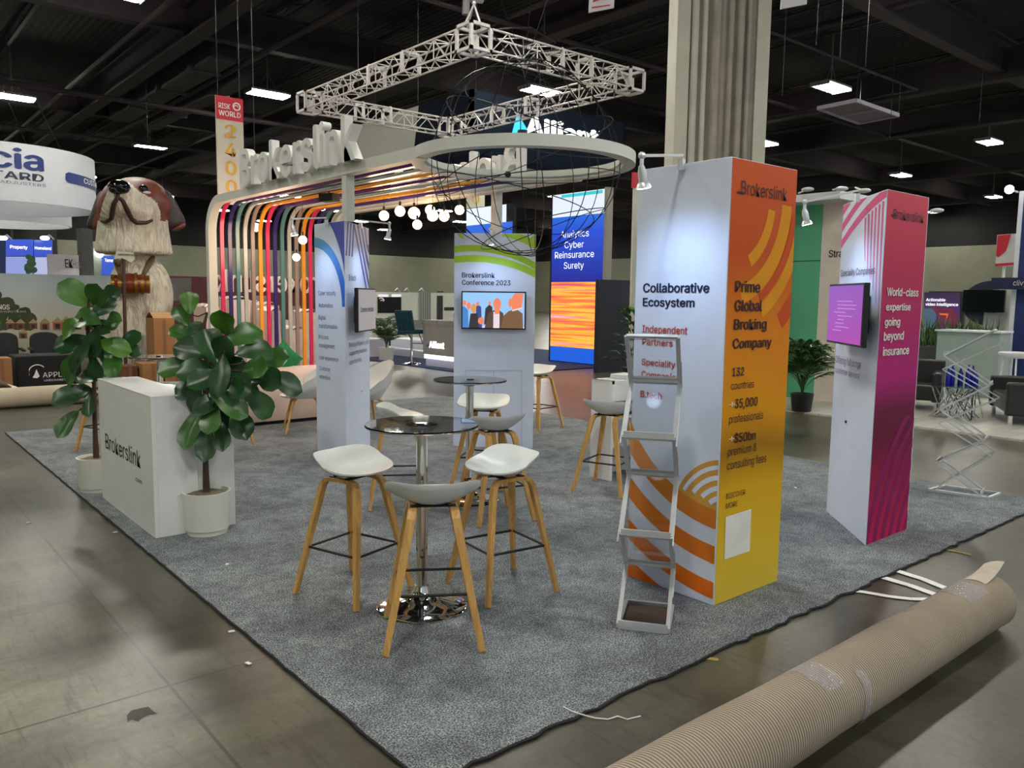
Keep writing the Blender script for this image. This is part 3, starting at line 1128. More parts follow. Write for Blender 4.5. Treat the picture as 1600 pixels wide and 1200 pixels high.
# ---- clip-on spotlights on chrome arms
def spot_arm(label, base, d, ln, rise, watt, tgt, lean=.0):
    base = Vector(base); d = Vector(d).normalized()
    t = thing('arm_spotlight', label, 'spotlight', base, 'spotlights on arms clipped to the towers')
    tip = base + d * ln + Vector((0, 0, rise))
    MB().box(base + Vector((0, 0, -.02)), (.03, .03, .06), math.atan2(d.y, d.x)).build('clamp', ALU, t)
    MB().bar(base + Vector((0, 0, .03)), tip, .02, .014).build('arm', pm('white_metal', (225, 225, 228), .35), t)
    k = tip - Vector((0, 0, .06))
    h = (Vector(tgt) - k).normalized()
    MB().tube([tip, k], .011, 8).ball(tip, .02, 8, 6).build('knuckle', ALU, t)
    a = k + h * .1
    MB().tube([k - h * .01, k + h * .02, k + h * .07, k + h * .08, a], [.014, .022, .022, .032, .04], 16).build('lamp_head', ALU, t, smooth=40)
    MB().tube([a + h * .001, a + h * .004], .034, 16).build('lens', pm('spot_lens', (225, 235, 255), .4, emit=9), t)
    lamp_light('spot_beam', a + h * .02, watt, .05, (.48, .66, 1.0), tgt, t, 'SPOT', 150, 1.0)
    return t


spot_arm('silver spotlight on white arm over the Collaborative Ecosystem side', (3.60, 2.86, 2.45), (-1, -.18, 0), .42, -.03, 17, (3.66, 2.86, .7))
spot_arm('silver spotlight on white arm over the purple screen of the magenta tower', Vector((5.64, 2.87, 2.45)) + Dn * .03, Dn, .36, -.05, 14, (5.72, 2.88, .6))
spot_arm('silver spotlight on white arm at left of the blue tower', (3.82, 7.45, 2.43), (-1, .2, 0), .34, .0, 11, (3.86, 7.4, .6))
spot_arm('silver spotlight on white arm at right of the blue tower', (4.2, 7.44, 2.43), (1, -1, 0), .3, .0, 11, (4.18, 7.46, .6))
spot_arm('silver spotlight on white arm in front of the Conference 2023 tower', (5.55, 6.93, 2.4), (-1, -1, 0), .34, .0, 11, (5.6, 6.96, .6))

# ================================================================== canopy of coloured ribs with ring
RC = Vector((4.83, 5.62, 0)); RR_, ZB, ZT = 1.0, 2.87, 2.965
YF = 11.0
WPAINT = pm('white_canopy_paint', (214, 216, 206), .45, var=.03)
t = thing('canopy', 'white framed canopy of coloured ribs that bend down into uprights, ending in a ring', 'canopy', (4.85, YF, CZ))


def arch(x, w_, d, zt, yend, y_f, rb, mb, z0=CZ):
    """flat bar running along -Y at height zt and bending down to the floor at y_f"""
    pts = [(y_f, z0), (y_f, zt - rb)]
    for k in range(1, 11):
        a = PI / 2 * k / 10
        pts.append((y_f - rb + rb * math.cos(a), zt - rb + rb * math.sin(a)))
    pts.append((yend, zt))
    vs = []
    for i, (y, z) in enumerate(pts):
        j0, j1 = max(i - 1, 0), min(i + 1, len(pts) - 1)
        dy, dz = pts[j1][0] - pts[j0][0], pts[j1][1] - pts[j0][1]
        l = math.hypot(dy, dz)
        ny, nz = dz / l, -dy / l
        for sx in (-1, 1):
            for sn in (-1, 1):
                vs.append((x + sx * w_ / 2, y + ny * sn * d / 2, z + nz * sn * d / 2))
    fs = []
    for i in range(len(pts) - 1):
        a, b = i * 4, i * 4 + 4
        fs += [(a, a + 1, b + 1, b), (a + 1, a + 3, b + 3, b + 1), (a + 3, a + 2, b + 2, b + 3), (a + 2, a, b, b + 2)]
    fs += [(0, 2, 3, 1), tuple(len(vs) - 4 + i for i in (0, 1, 3, 2))]
    return mb.add(vs, fs)


for x in (3.94, 5.80):
    arch(x, .11, .10, 2.915, 5.9, YF, .42, MB()).build('frame_beam', WPAINT, t, smooth=30)
MB().lathe([(RR_ - .11, ZB + .03), (RR_ - .11, ZB), (RR_, ZB), (RR_, ZT), (RR_ - .11, ZT), (RR_ - .11, ZB + .06), (RR_ - .14, ZB + .06), (RR_ - .14, ZB + .03), (RR_ - .11, ZB + .03)], (RC.x, RC.y, 0), 96).build('ring', WPAINT, t, smooth=40)
RIBC = [('pink', (214, 52, 98)), ('navy', (52, 36, 104)), ('teal', (86, 132, 132)), ('pale_grey', (186, 186, 178)), ('taupe', (150, 132, 122)), ('amber', (240, 160, 40))]
for k in range(16):
    nme, c = RIBC[k % 6]
    x = 4.075 + k * .1075
    dx = x - RC.x
    yend = RC.y + math.sqrt(max(RR_ ** 2 - dx * dx, .01)) - .06
    o = arch(x, .05, .03, 2.895 + (.0 if k % 2 else .025), yend, YF - .02, .40, MB()).build('rib', pm(nme + '_gloss_paint', c, .22), t, smooth=30, label=nme.replace('_', ' ') + ' painted rib')
for x, y, z in ((3.94, 7.22, Hb), (5.80, 7.2, Hg)):
    MB().box2((x - .045, y - .045, z), (x + .045, y + .045, ZB)).build('post', WPAINT, t)
# standing letters on the near beam, and those on the far beam read from the other side
LW = pm('white_letter_acrylic', (226, 226, 222), .4, var=.02)
ya, yb = AX(382, 292, 3.86).y, AX(561, 246, 3.86).y
M = frame((3.90, ya, ZT), (-1, 0, 0))
text_mesh('Brokerslink', M, ya - yb, .42, .09, .022).build('letters', LW, None, label='white solid Brokerslink letters standing on the near canopy beam', cat='sign')
M = frame((5.84, yb, ZT), (1, 0, 0))
text_mesh('Brokerslink', M, ya - yb, .42, .09, .022).build('letters', LW, None, label='white solid Brokerslink letters on the far canopy beam, seen from behind through the ring', cat='sign')
M = frame((5.72, YF + .012, 1.72), (0, 1, 0))
text_mesh('Brokerslink', M, 1.72, .30, .03, .01).build('letters', LW, None, label='white Brokerslink letters on the back of the coloured uprights, seen mirrored', cat='sign')
# dark little speaker under the canopy
MB().box((4.5, 8.7, 2.82), (.12, .22, .09), .3).tube([(4.5, 8.7, 2.86), (4.5, 8.7, 2.885)], .01).build('projector', BLACK, label='small black projector fixed under the coloured canopy', cat='projector')

# globe pendants
GLB = pm('warm_globe', (255, 206, 158), .4, emit=7)
gl = None
for i, (px, py, yy, r_) in enumerate(((600, 337, 8.6, .06), (625, 330, 8.4, .062), (647, 333, 8.2, .07), (652, 351, 8.0, .055), (672, 328, 8.6, .062), (676, 337, 8.0, .065), (694, 338, 7.8, .06), (718, 328, 7.7, .055), (473, 375, 9.8, .055), (463, 402, 9.9, .05))):
    p = AY(px, py, yy)
    lab = ('leftmost glowing globe of the pendant cluster right of the blue tower', 'second glowing globe from the left in the pendant cluster', 'third glowing globe from the left in the pendant cluster, larger', 'lowest glowing globe of the pendant cluster', 'upper of two overlapping glowing globes in the pendant cluster', 'lower of two overlapping glowing globes in the pendant cluster', 'second glowing globe from the right in the pendant cluster', 'rightmost glowing globe of the pendant cluster', 'upper glowing globe pendant before the coloured uprights', 'lower glowing globe pendant before the coloured uprights')[i]
    t = thing('pendant_lamp', lab, 'lamp', p, 'globe pendants right of the blue tower' if i < 8 else 'globe pendants before the coloured uprights')
    MB().ball(p, r_, 20, 14).build('globe', GLB, t, smooth=180)
    MB().tube([p + Vector((0, 0, r_ * .9)), p + Vector((0, 0, r_ + .05))], .014, 8).build('socket', BLACK, t)
    MB().tube([p + Vector((0, 0, r_)), (p.x, p.y, 2.88)], .003, 4).build('cord', BLACK, t)
lamp_light('pendant_glow', (5.3, 8.6, 2.5), 30, .3, (1.0, .62, .36), None, t, 'POINT')
lamp_light('pendant_glow', (4.5, 10.1, 2.3), 28, .3, (1.0, .66, .45), None, t, 'POINT')

# wire globe sculpture hanging in the ring
gc = Vector((4.80, 5.58, 2.91)); gr = .84
t = thing('wire_globe', 'round sculpture of thin bent black wires hanging inside the white ring', 'sculpture', gc)
random.seed(21)
WIRE = pm('black_wire', (24, 24, 27), .35, metal=.7)
for k in range(14):
    if k < 7:                   # meridians through the poles
        a = PI * k / 7 + random.uniform(-.12, .12)
        n1 = Vector((math.cos(a), math.sin(a), random.uniform(-.15, .1))).normalized()
        off = random.uniform(-.1, .1)
    else:
        n1 = Vector((random.uniform(-.35, .35), random.uniform(-.35, .35), 1)).normalized()
        off = (-.72, -.5, -.2, .05, .3, .55, .8, -.35)[k - 7]
    a_, b_, _ = basis(n1)
    rr = gr * math.sqrt(max(1 - off * off, .05))
    ph = random.random() * 6
    m_ = MB()
    m_.tube([gc + n1 * off * gr + (a_ * math.cos(s) + b_ * math.sin(s)) * rr * (1 + .03 * math.sin(3 * s + ph)) + n1 * .03 * math.sin(2 * s + ph) for s in [2 * PI * q / 48 for q in range(48)]], .0042, 5, closed=True)
    m_.build('wire_hoop', WIRE, t)
m_ = MB()
for q in range(3):
    a = q * 2.1
    m_.tube([gc + Vector((0, 0, gr - .02)), (gc.x + .6 * math.cos(a), gc.y + .6 * math.sin(a), 5.2)], .003, 4)
m_.build('hanging_wires', WIRE, t)
MB().tube([gc + Vector((-.02, 0, .12)), gc + Vector((-.02, 0, .26))], .045, 10).ball(gc + Vector((-.1, .1, -.12)), .03, 10, 8).build('wire_clamp', BLACK, t)
# ================================================================== reception counter
kx0, kx1, ky0, ky1 = 1.60, 2.165, 5.69, 7.11
KZ = .985
t = thing('reception_counter', 'white reception counter lettered Brokerslink .com between the two potted trees', 'counter', (1.88, 6.4, CZ))
m_ = MB()
m_.box2((kx0, ky0, CZ), (kx0 + .03, ky1, KZ)).box2((kx0 + .03, ky0, CZ), (kx0 + .30, ky0 + .03, KZ)).box2((kx0 + .03, ky1 - .03, CZ), (kx0 + .30, ky1, KZ)).box2((kx0 + .29, ky0 + .01, CZ), (kx0 + .30, ky1 - .01, KZ))
m_.build('front_cabinet', WHITE, t, bevel=.002)
MB().box2((kx0 + .30, ky0 + .012, CZ), (kx1, ky1 - .012, KZ - .09)).build('body', WHITE, t, bevel=.002)
MB().box2((kx0 - .002, ky0 - .002, KZ), (kx0 + .305, ky1 + .002, KZ + .015)).box2((kx0 + .305, ky0, KZ - .08), (kx1 + .004, ky1, KZ - .062)).build('counter_top', pm('white_top_laminate', (236, 237, 240), .25, var=.01), t, bevel=.002)
MB().box2((kx1, 6.38, .05), (kx1 + .006, 6.39, .86)).build('door_gap', pm('joint_grey', (150, 158, 172), .7), t)
Kn, Ko = Vector((-1, 0, 0)), Vector((kx0 - .001, ky0, 0))
ptext('Brokerslink', (165.5, 700), (220, 729), (165.5, 677), Ko, Kn, BLACKINK, t, bold=.004)
ptext('.com', (211, 750), (222, 755.5), (211, 743), Ko, Kn, BLACKINK, t, bold=0)
MK = frame((kx0 - .001, ky1, 0), Kn)
a_ = PLN(165.5, 690, Ko, Kn)
MB().bar(a_ + Vector((-.002, .02, 0)), a_ + Vector((-.002, -.06, 0)), .002, .01).build('logo_bar', BLACKINK, t)

# ================================================================== fiddle leaf figs
def leaf_mat(name, c0, c1):
    N = NT(name)
    v = N.coord()
    n = N.noise(v, 5, 3)
    N.l(N.ramp(n, [(.3, lin(c0)), (.7, lin(c1))]), N.b.inputs['Base Color'])
    N.b.inputs['Roughness'].default_value = .33
    N.b.inputs['Specular IOR Level'].default_value = .5
    return N.m


LEAF = leaf_mat('dark_glossy_leaf', (26, 58, 32), (46, 86, 44))
LEAF2 = leaf_mat('fresh_leaf', (58, 100, 32), (90, 134, 44))
LEAF3 = leaf_mat('mid_leaf', (40, 84, 36), (70, 116, 44))
BARK = pm('brown_bark', (74, 56, 44), .85, var=.25, vs=20)
SOIL = pm('dry_soil', (112, 104, 84), 1, var=.3, vs=30)
POT = pm('white_ceramic', (222, 224, 214), .3, var=.015)


def leaf(mb, p, d, L, W, up=(0, 0, 1), droop=.3, fold=.25, mi=0, wave=.03, rnd=random):
    d = Vector(d).normalized()
    a, b, d = basis(d, up)
    nu, nv = 9, 6
    ph = rnd.random() * 6
    vs = []
    for i in range(nu + 1):
        s = i / nu
        # obovate outline: narrow waist near the stalk, broad towards the rounded tip
        w_ = W * .5 * (s ** .55) * (max(1 - s ** 3.2, 0) ** .5) * (1 + .22 * math.sin(s * PI * 1.0 - .6)) + .003
        if i == nu:
            w_ = .004
        c = p + d * (L * s) - Vector((0, 0, 1)) * (droop * L * s * s)
        for j in range(nv + 1):
            q = (j / nv - .5) * 2
            h = abs(q) * fold * w_ + wave * L * math.sin(s * 9 + ph + (2 if q > 0 else 0)) * q * q
            vs.append(c + a * (q * w_) + b * h)
    fs = [(i * (nv + 1) + j, (i + 1) * (nv + 1) + j, (i + 1) * (nv + 1) + j + 1, i * (nv + 1) + j + 1) for i in range(nu) for j in range(nv)]
    mb.add(vs, fs, mi)
    mb.tube([p - d * .03, p + d * (L * .02)], .004, 5, mi=3)


def fig_tree(base, label, pot_r, pot_h, trunk, leaves, seed, lean=(0, 0)):
    """leaves: photo pixels of leaf centre, length, direction on the picture plane (degrees, 0 right, 90 up), depth offset, material"""
    rnd = random.Random(seed)
    base = Vector(base)
    t = thing('potted_fiddle_leaf_fig', label, 'potted plant', base)
    m = MB().lathe([(.0, .002), (pot_r * .82, .0), (pot_r * .84, .03), (pot_r * .9, .035), (pot_r, pot_h), (pot_r - .012, pot_h), (pot_r - .02, pot_h - .03), (0, pot_h - .03)], base, 40)
    m.build('pot', POT, t, smooth=35)
    MB().lathe([(0, pot_h - .012), (pot_r * .5, pot_h - .005), (pot_r - .016, pot_h - .025)], base, 28).build('soil', SOIL, t, smooth=60)
    pts = [base + Vector((x, y, z)) for x, y, z in trunk]
    MB().tube(pts, [.026, .02] + [.017] * (len(pts) - 3) + [.008], 9).build('trunk', BARK, t, smooth=70)
    n = Vector((-math.sin(YAW), -math.cos(YAW), 0))
    right = Vector((math.cos(YAW), -math.sin(YAW), 0))
    mb = MB()
    top = pts[-1]
    for (px, py, L, ang, dep, mi) in leaves:
        c = PLN(px, py, base + n * dep, n)
        a = R(ang)
        dd = right * math.cos(a) + Vector((0, 0, 1)) * math.sin(a) + n * (.55 if dep > -.05 else -.2) * (1 if rnd.random() > .2 else -.6)
        dd.normalize()
        up = (n * 1.0 + Vector((0, 0, .55)) + right * rnd.uniform(-.3, .3)).normalized()
        p = c - dd * L * .55
        leaf(mb, p, dd, L, L * rnd.uniform(.66, .8), up, rnd.uniform(.0, .22), rnd.uniform(.08, .4), mi, .035, rnd)
        # stalk back to the nearest point of the stem
        k = min(pts[2:], key=lambda q: (q - p).length)
        mid = (k + p) / 2 + Vector((0, 0, -.02))
        mb.tube([k, mid, p], .005, 5, mi=3)
    mb.build('foliage', [LEAF, LEAF3, LEAF2, BARK], t, smooth=180)
    return t


b1 = G(318, 838, CZ) + Vector((.06, .09, 0))
fig_tree(b1, 'fiddle leaf fig in white pot standing before the near end of the counter', .163, .30,
         [(0, 0, .26), (.0, .0, .5), (.005, 0, .8), (.01, 0, 1.0), (.03, .0, 1.2), (.0, 0, 1.4), (.04, 0, 1.55)],
         [(349, 500, .24, 90, .05, 2), (383, 520, .30, 32, .0, 1), (330, 540, .30, 118, .08, 0), (350, 548, .28, 78, .14, 0), (300, 545, .30, 160, -.05, 0), (272, 572, .24, 186, -.02, 1),
          (296, 468, .20, 95, -.25, 2), (285, 490, .2, 120, -.25, 1), (281, 520, .2, 160, -.2, 1), (309, 515, .22, 140, -.15, 0), (402, 545, .26, 14, .05, 0), (430, 560, .24, 10, -.1, 1), (445, 595, .28, -20, .0, 0), (420, 588, .26, -8, .12, 0),
          (400, 572, .26, 20, .18, 1), (370, 600, .30, -12, .2, 0), (340, 606, .28, -150, .2, 0), (305, 575, .28, 170, .1, 0), (318, 592, .26, 200, .16, 0), (405, 628, .25, -48, .0, 1), (360, 628, .28, -30, .22, 1),
          (327, 626, .26, -160, .2, 0), (377, 662, .26, -60, .12, 0), (305, 622, .25, 250, .08, 0), (300, 668, .26, -110, .1, 1), (330, 655, .24, -95, .24, 1), (322, 690, .25, -88, .14, 0), (345, 680, .22, -70, .1, 0),
          (365, 570, .26, 60, -.1, 0), (330, 575, .26, 100, -.12, 0), (350, 640, .26, -90, -.1, 0), (380, 610, .26, 0, -.12, 0), (296, 600, .24, 215, .02, 0), (390, 590, .25, 5, .1, 0), (345, 585, .27, -90, .24, 0)], 11)
b0 = G(150, 771, CZ) + Vector((.04, .12, 0))
fig_tree(b0, 'fiddle leaf fig in white pot half hidden by the far end of the counter', .155, .29,
         [(0, 0, .26), (.0, .0, .5), (.005, 0, .8), (.01, 0, 1.0), (-.02, .0, 1.2), (-.02, 0, 1.45), (.0, 0, 1.65)],
         [(118, 458, .34, 138, .05, 2), (152, 457, .3, 72, .08, 1), (164, 475, .3, 55, .02, 0), (172, 462, .28, 40, -.1, 0), (135, 500, .3, 170, .1, 1), (110, 512, .28, 215, .05, 2), (176, 500, .3, 24, .05, 1), (160, 512, .24, -20, .12, 0),
          (112, 536, .3, 190, .0, 0), (125, 560, .32, 225, .12, 0), (180, 540, .28, -10, .06, 2), (205, 528, .24, 45, -.05, 0), (207, 545, .18, -20, -.05, 0), (176, 562, .28, -60, .05, 1), (148, 535, .28, -120, .16, 0), (150, 575, .24, -95, .1, 0), (112, 572, .28, 235, .05, 1),
          (108, 616, .30, 196, .08, 0), (128, 610, .22, 160, .02, 1), (104, 660, .24, 232, .06, 1), (140, 634, .2, -80, .06, 0), (135, 590, .22, 170, .05, 0), (168, 545, .25, -60, -.1, 0), (135, 545, .26, 150, -.12, 0)], 12)

# ================================================================== bar stools
OAK = NT('light_oak')
v_ = OAK.coord((1, 1, .12))
OAK.l(OAK.ramp(OAK.noise(v_, 34, 4, .6, 1.0), [(.3, lin((188, 138, 72))), (.7, lin((220, 174, 104)))]), OAK.b.inputs['Base Color'])
OAK.b.inputs['Roughness'].default_value = .42
OAK = OAK.m


def make_stool():
    """bar stool facing +Y, origin on the floor"""
    t = thing('bar_stool', '', 'bar stool', (0, 0, 0), 'white bar stools with oak legs')
    NA, NR = 48, 9

    def shell(dz, shrink):
        vs = []
        for i in range(NR + 1):
            r = i / NR
            for k in range(NA):
                a = 2 * PI * k / NA
                ca, sa = math.cos(a), math.sin(a)
                e = (abs(ca) ** 2.25 + abs(sa) ** 2.25) ** (-1 / 2.25)
                x, y = .235 * e * ca * (r - shrink * r), .2 * e * sa * (r - shrink * r)
                back = max(0, -sa) ** .8
                side = abs(ca)
                tip = math.exp(-((math.degrees(math.atan2(abs(ca), -sa)) - 62) / 36) ** 2)
                z = .694 + .05 * r ** 2.0 + (.058 * back + .028 * tip) * max(0, (r - .3) / .7) ** 1.5
                if sa > 0:
                    z -= .026 * sa * max(0, (r - .6) / .4) ** 2
                vs.append((x, y + .02 * back * r ** 3, z - dz * (1 - .6 * r ** 4)))
        return vs
    top = shell(0, 0)
    bot = shell(.022, .0)
    m = MB()
    fs = []
    for i in range(NR):
        for k in range(NA):
            l = (k + 1) % NA
            if i == 0:
                fs.append((0, (i + 1) * NA + k, (i + 1) * NA + l))
            else:
                fs.append((i * NA + k, (i + 1) * NA + k, (i + 1) * NA + l, i * NA + l))
    n = len(top)
    f2 = [tuple(n + q for q in f[::-1]) for f in fs]
    rim = [(NR * NA + k, n + NR * NA + k, n + NR * NA + (k + 1) % NA, NR * NA + (k + 1) % NA) for k in range(NA)]
    m.add(top + bot, fs + f2 + rim)
    m.build('seat', SHELL, t, smooth=50)
    for sx in (-1, 1):
        for sy in (-1, 1):
            f = Vector((sx * .228, sy * .232, .002))
            pts = [(sx * .098, sy * .0, .662), (sx * .100, sy * .075, .661), (sx * .103, sy * .108, .652), (sx * .108, sy * .126, .625), (sx * .118, sy * .138, .57), f]
            mm = MB()
            # rectangular section, broad faces to the sides
            P = [Vector(p) for p in pts]
            vs = []
            for i, p in enumerate(P):
                d = (P[min(i + 1, len(P) - 1)] - P[max(i - 1, 0)]).normalized()
                yv = Vector((1, 0, 0)); yv = (yv - d * yv.dot(d)).normalized()
                xv = d.cross(yv)
                wy = .021 if i < 5 else .016
                wx = (.010, .011, .013, .0145, .0145, .012)[i]
                if i == len(P) - 1:
                    p = Vector(p)
                vs += [p + yv * wy * a + xv * wx * b for a, b in ((-1, -1), (1, -1), (1, 1), (-1, 1))]
            fs = []
            for i in range(len(P) - 1):
                for k in range(4):
                    l = (k + 1) % 4
                    fs.append((i * 4 + k, i * 4 + l, i * 4 + 4 + l, i * 4 + 4 + k))
            fs += [(3, 2, 1, 0), tuple(len(vs) - 4 + i for i in range(4))]
            vs = [(v[0], v[1], max(v[2], .001)) for v in vs]
            mm.add(vs, fs)
            mm.build('leg', OAK, t, bevel=.003)
    m = MB()
    for sy in (-1, 1):
        m.box((0, sy * .06, .674), (.22, .035, .006))
        m.tube([(-.085, sy * .06, .670), (-.06, sy * .05, .69)], .011, 8).tube([(.085, sy * .06, .670), (.06, sy * .05, .69)], .011, 8)
    m.build('seat_mount', BLACK, t)
    z = .27
    k = .118 + (.228 - .118) * (.57 - z) / .57 - .004
    k2 = .138 + (.232 - .138) * (.57 - z) / .57 - .004
    c = [(-k, -k2, z), (k, -k2, z), (k, k2, z), (-k, k2, z)]
    m = MB()
    for i in range(4):
        m.tube([c[i], c[(i + 1) % 4]], .0075, 8)
    m.build('footrest', BLACK, t, smooth=60)
    return t


ST = make_stool()
spots = [((2.2, 3.21), (.30, .48), 'white bar stool nearest the camera, seen from behind at the near glass table'),
         ((2.19, 3.985), (.30, -.95), 'white bar stool on the left side of the near glass table'),
         ((2.885, 3.50), (-1, .12), 'white bar stool on the right side of the near glass table'),
         ((3.44, 5.50), (.75, -.45), 'white bar stool beside the blue tower, behind the near glass table'),
         ((3.80, 4.71), (.25, 1), 'white bar stool seen from behind at the second glass table'),
         ((4.40, 5.62), (-.8, -.6), 'white bar stool behind the second glass table, before the Conference 2023 tower'),
         ((5.14, 4.78), (1, .35), 'white bar stool drawn up to the white display shelf beside the brochure rack'),
         ((6.95, 7.72), (-1, -.1), 'white bar stool standing right of the Conference 2023 tower'),
         ((2.16, 9.2), (.9, .3), 'white bar stool behind the counter, oak legs left of the counter'),
         ((2.62, 8.4), (-.1, 1), 'white bar stool low behind the counter at the third glass table'),
         ((3.3, 8.9), (-1, .1), 'white bar stool at the third glass table, beside the fig leaves')]
for i, (p, d, lab) in enumerate(spots):
    o = ST if i == 0 else dup(ST)
    o.location = (p[0], p[1], CZ)
    o.rotation_euler = (0, 0, math.atan2(d[1], d[0]) - PI / 2)
    o['label'] = lab

# ================================================================== round glass bar tables
def glass_mat():
    N = NT('smoked_glass')
    N.b.inputs['Base Color'].default_value = (.50, .54, .54, 1)
    N.b.inputs['Roughness'].default_value = .02
    N.b.inputs['IOR'].default_value = 1.45
    N.b.inputs['Transmission Weight'].default_value = 1
    N.l(N.ramp(N.noise(N.coord(), 3, 2), [(0, (.70, .75, .75, 1)), (1, (.76, .80, .80, 1))]), N.b.inputs['Base Color'])
    return N.m


GLASS = glass_mat()


def make_table():
    t = thing('glass_bar_table', '', 'table', (0, 0, 0))
    MB().lathe([(.0, .994), (.298, .994), (.302, .999), (.302, 1.003), (.298, 1.008), (.0, 1.008)], n=64).build('glass_top', GLASS, t, smooth=40)
    MB().lathe([(.0, .955), (.05, .955), (.085, .984), (.085, .9935), (.0, .9935)], n=32).lathe([(0, 1.0085), (.034, 1.0085), (.03, 1.014), (0, 1.016)], n=24).build('hub', CHROME, t, smooth=40)
    MB().lathe([(.034, .05), (.031, .06), (.031, .965)], n=28).build('pole', CHROME, t, smooth=60)
    MB().lathe([(0, .001), (.245, .001), (.246, .006), (.235, .014), (.17, .026), (.1, .045), (.06, .07), (.045, .1), (.036, .12), (.03, .12)], n=56).build('base', CHROME, t, smooth=60)
    return t


TB = make_table()
for i, (p, lab) in enumerate((((2.36, 3.545), 'near round smoked glass bar table on a chrome pole, three stools around it'),
                              ((3.96, 5.24), 'second round smoked glass bar table, before the Conference 2023 tower'),
                              ((2.62, 8.95), 'third round smoked glass bar table, partly hidden behind the counter'))):
    o = TB if i == 0 else dup(TB)
    o.location = (p[0], p[1], CZ)
    o['label'] = lab
    o['group'] = 'round glass bar tables'

# ================================================================== white shelf stand by the brochure rack
t = thing('display_shelf', 'white open shelf stand between the stool and the brochure rack', 'shelf', (5.6, 4.98, CZ))
M = Matrix.Translation((5.66, 5.13, CZ)) @ Matrix.Rotation(.0, 4, 'Z')
hs = .93
m = MB()
m.box((-.24, 0, hs / 2), (.03, .26, hs), M=M).build('side_panel', WHITE, t)
MB().box((.24, 0, hs / 2), (.03, .26, hs), M=M).build('side_panel', WHITE, t)
MB().box((0, 0, hs - .015), (.51, .26, .03), M=M).build('top_panel', WHITE, t)
MB().box((0, -.115, hs - .11), (.45, .025, .16), M=M).build('front_rail', WHITE, t)
for z in (.32, .58):
    MB().box((0, 0.0, z), (.45, .24, .02), M=M).build('shelf', WHITE, t)
MB().box((0, .12, hs / 2 - .02), (.45, .015, hs - .06), M=M).build('back_panel', WHITE, t)
tag(MB().box((5.72, 5.13, CZ + hs + .022), (.24, .18, .04), .2).build('box', pm('white_card', (224, 224, 228), .6), bevel=.003), 'small white box lying on the white shelf stand', 'box')
tag(MB().box((5.66, 5.1, CZ + .59 + .052), (.18, .12, .1), .2).build('box', BLACK, bevel=.003), 'small black box inside the white shelf stand', 'box')

# ================================================================== zigzag brochure racks
ACR = NT('clear_acrylic')
ACR.b.inputs['Base Color'].default_value = (.93, .95, .96, 1)
ACR.b.inputs['Roughness'].default_value = .03
ACR.b.inputs['IOR'].default_value = 1.3
ACR.b.inputs['Transmission Weight'].default_value = 1
ACR.l(ACR.ramp(ACR.noise(ACR.coord(), 3, 1), [(0, (.92, .94, .95, 1)), (1, (.95, .96, .97, 1))]), ACR.b.inputs['Base Color'])
ACR = ACR.m


def rack(label, o, right, w_, dep, levels, base_dep, strut=True, thin=.022):
    """o front left floor corner, right along the front; levels: heights of the joints, front and back in turn"""
    o = Vector(o); right = Vector(right).normalized()
    back = Vector((0, 0, 1)).cross(right).normalized()
    t = thing('brochure_rack', label, 'brochure rack', o)
    W2 = lambda s, d, z: o + right * s + back * d + Vector((0, 0, z))
    q = .012
    m = MB()
    m.bar(W2(0, 0, .012), W2(w_, 0, .012), .03, .022).bar(W2(0, base_dep, .012), W2(w_, base_dep, .012), .024, .022)
    m.bar(W2(0, 0, .012), W2(0, base_dep, .012), .024, .022).bar(W2(w_, 0, .012), W2(w_, base_dep, .012), .024, .022)
    m.build('base_frame', ALU, t, bevel=.002)
    MB().add([W2(.02, .02, .006), W2(w_ - .02, .02, .006), W2(w_ - .02, base_dep - .02, .006), W2(.02, base_dep - .02, .006)], [(0, 1, 2, 3)]).build('base_plate', pm('brown_base_plate', (92, 78, 72), .25), t)
    for i in range(len(levels) - 1):
        d0, d1 = (0, dep) if i % 2 == 0 else (dep, 0)
        z0, z1 = levels[i], levels[i + 1]
        up = right.cross(Vector((0, 0, 1)))
        m = MB()
        a0, a1, b0, b1 = W2(0, d0, z0), W2(w_, d0, z0), W2(0, d1, z1), W2(w_, d1, z1)
        nn = (a1 - a0).cross(b0 - a0).normalized()
        m.bar(a0, b0, thin, .012, up=right.cross(b0 - a0)).bar(a1, b1, thin, .012, up=right.cross(b0 - a0))
        m.bar(a0, a1, .03, .014, up=nn).bar(b0, b1, .02, .014, up=nn)
        # channel lip that holds the brochures
        m.bar(a0 + Vector((0, 0, .008)), a1 + Vector((0, 0, .008)), .012, .03)
        m.bar(a0 - back * .014 + Vector((0, 0, .012)), a1 - back * .014 + Vector((0, 0, .012)), .004, .034)
        f = m.build('shelf_frame', ALU, t, bevel=.0015)
        e = (b0 - a0) * .06
        MB().add([a0 + right * .012 + e, a1 - right * .012 + e, b1 - right * .012 - e, b0 + right * .012 - e,
                  a0 + right * .012 + e + nn * .003, a1 - right * .012 + e + nn * .003, b1 - right * .012 - e + nn * .003, b0 + right * .012 - e + nn * .003],
                 [(3, 2, 1, 0), (4, 5, 6, 7), (0, 1, 5, 4), (1, 2, 6, 5), (2, 3, 7, 6), (3, 0, 4, 7)]).build('acrylic_panel', ACR, f)
    if strut:
        n = len(levels) - 1
        for s in (-.012, w_ + .012):
            m = MB()
            for i in range(n - 1):
                zc0 = (levels[i] + levels[i + 1]) / 2
                zc1 = (levels[i + 1] + levels[i + 2]) / 2
                dd = dep + .05 if i % 2 == 0 else -.05
                m.tube([W2(s, dep / 2, zc0), W2(s, dd * .9 + (.0), (zc0 + zc1) / 2 - .03), W2(s, dep / 2, zc1)], .0035, 5)
            m.build('side_rod', ALU, t)
    return t


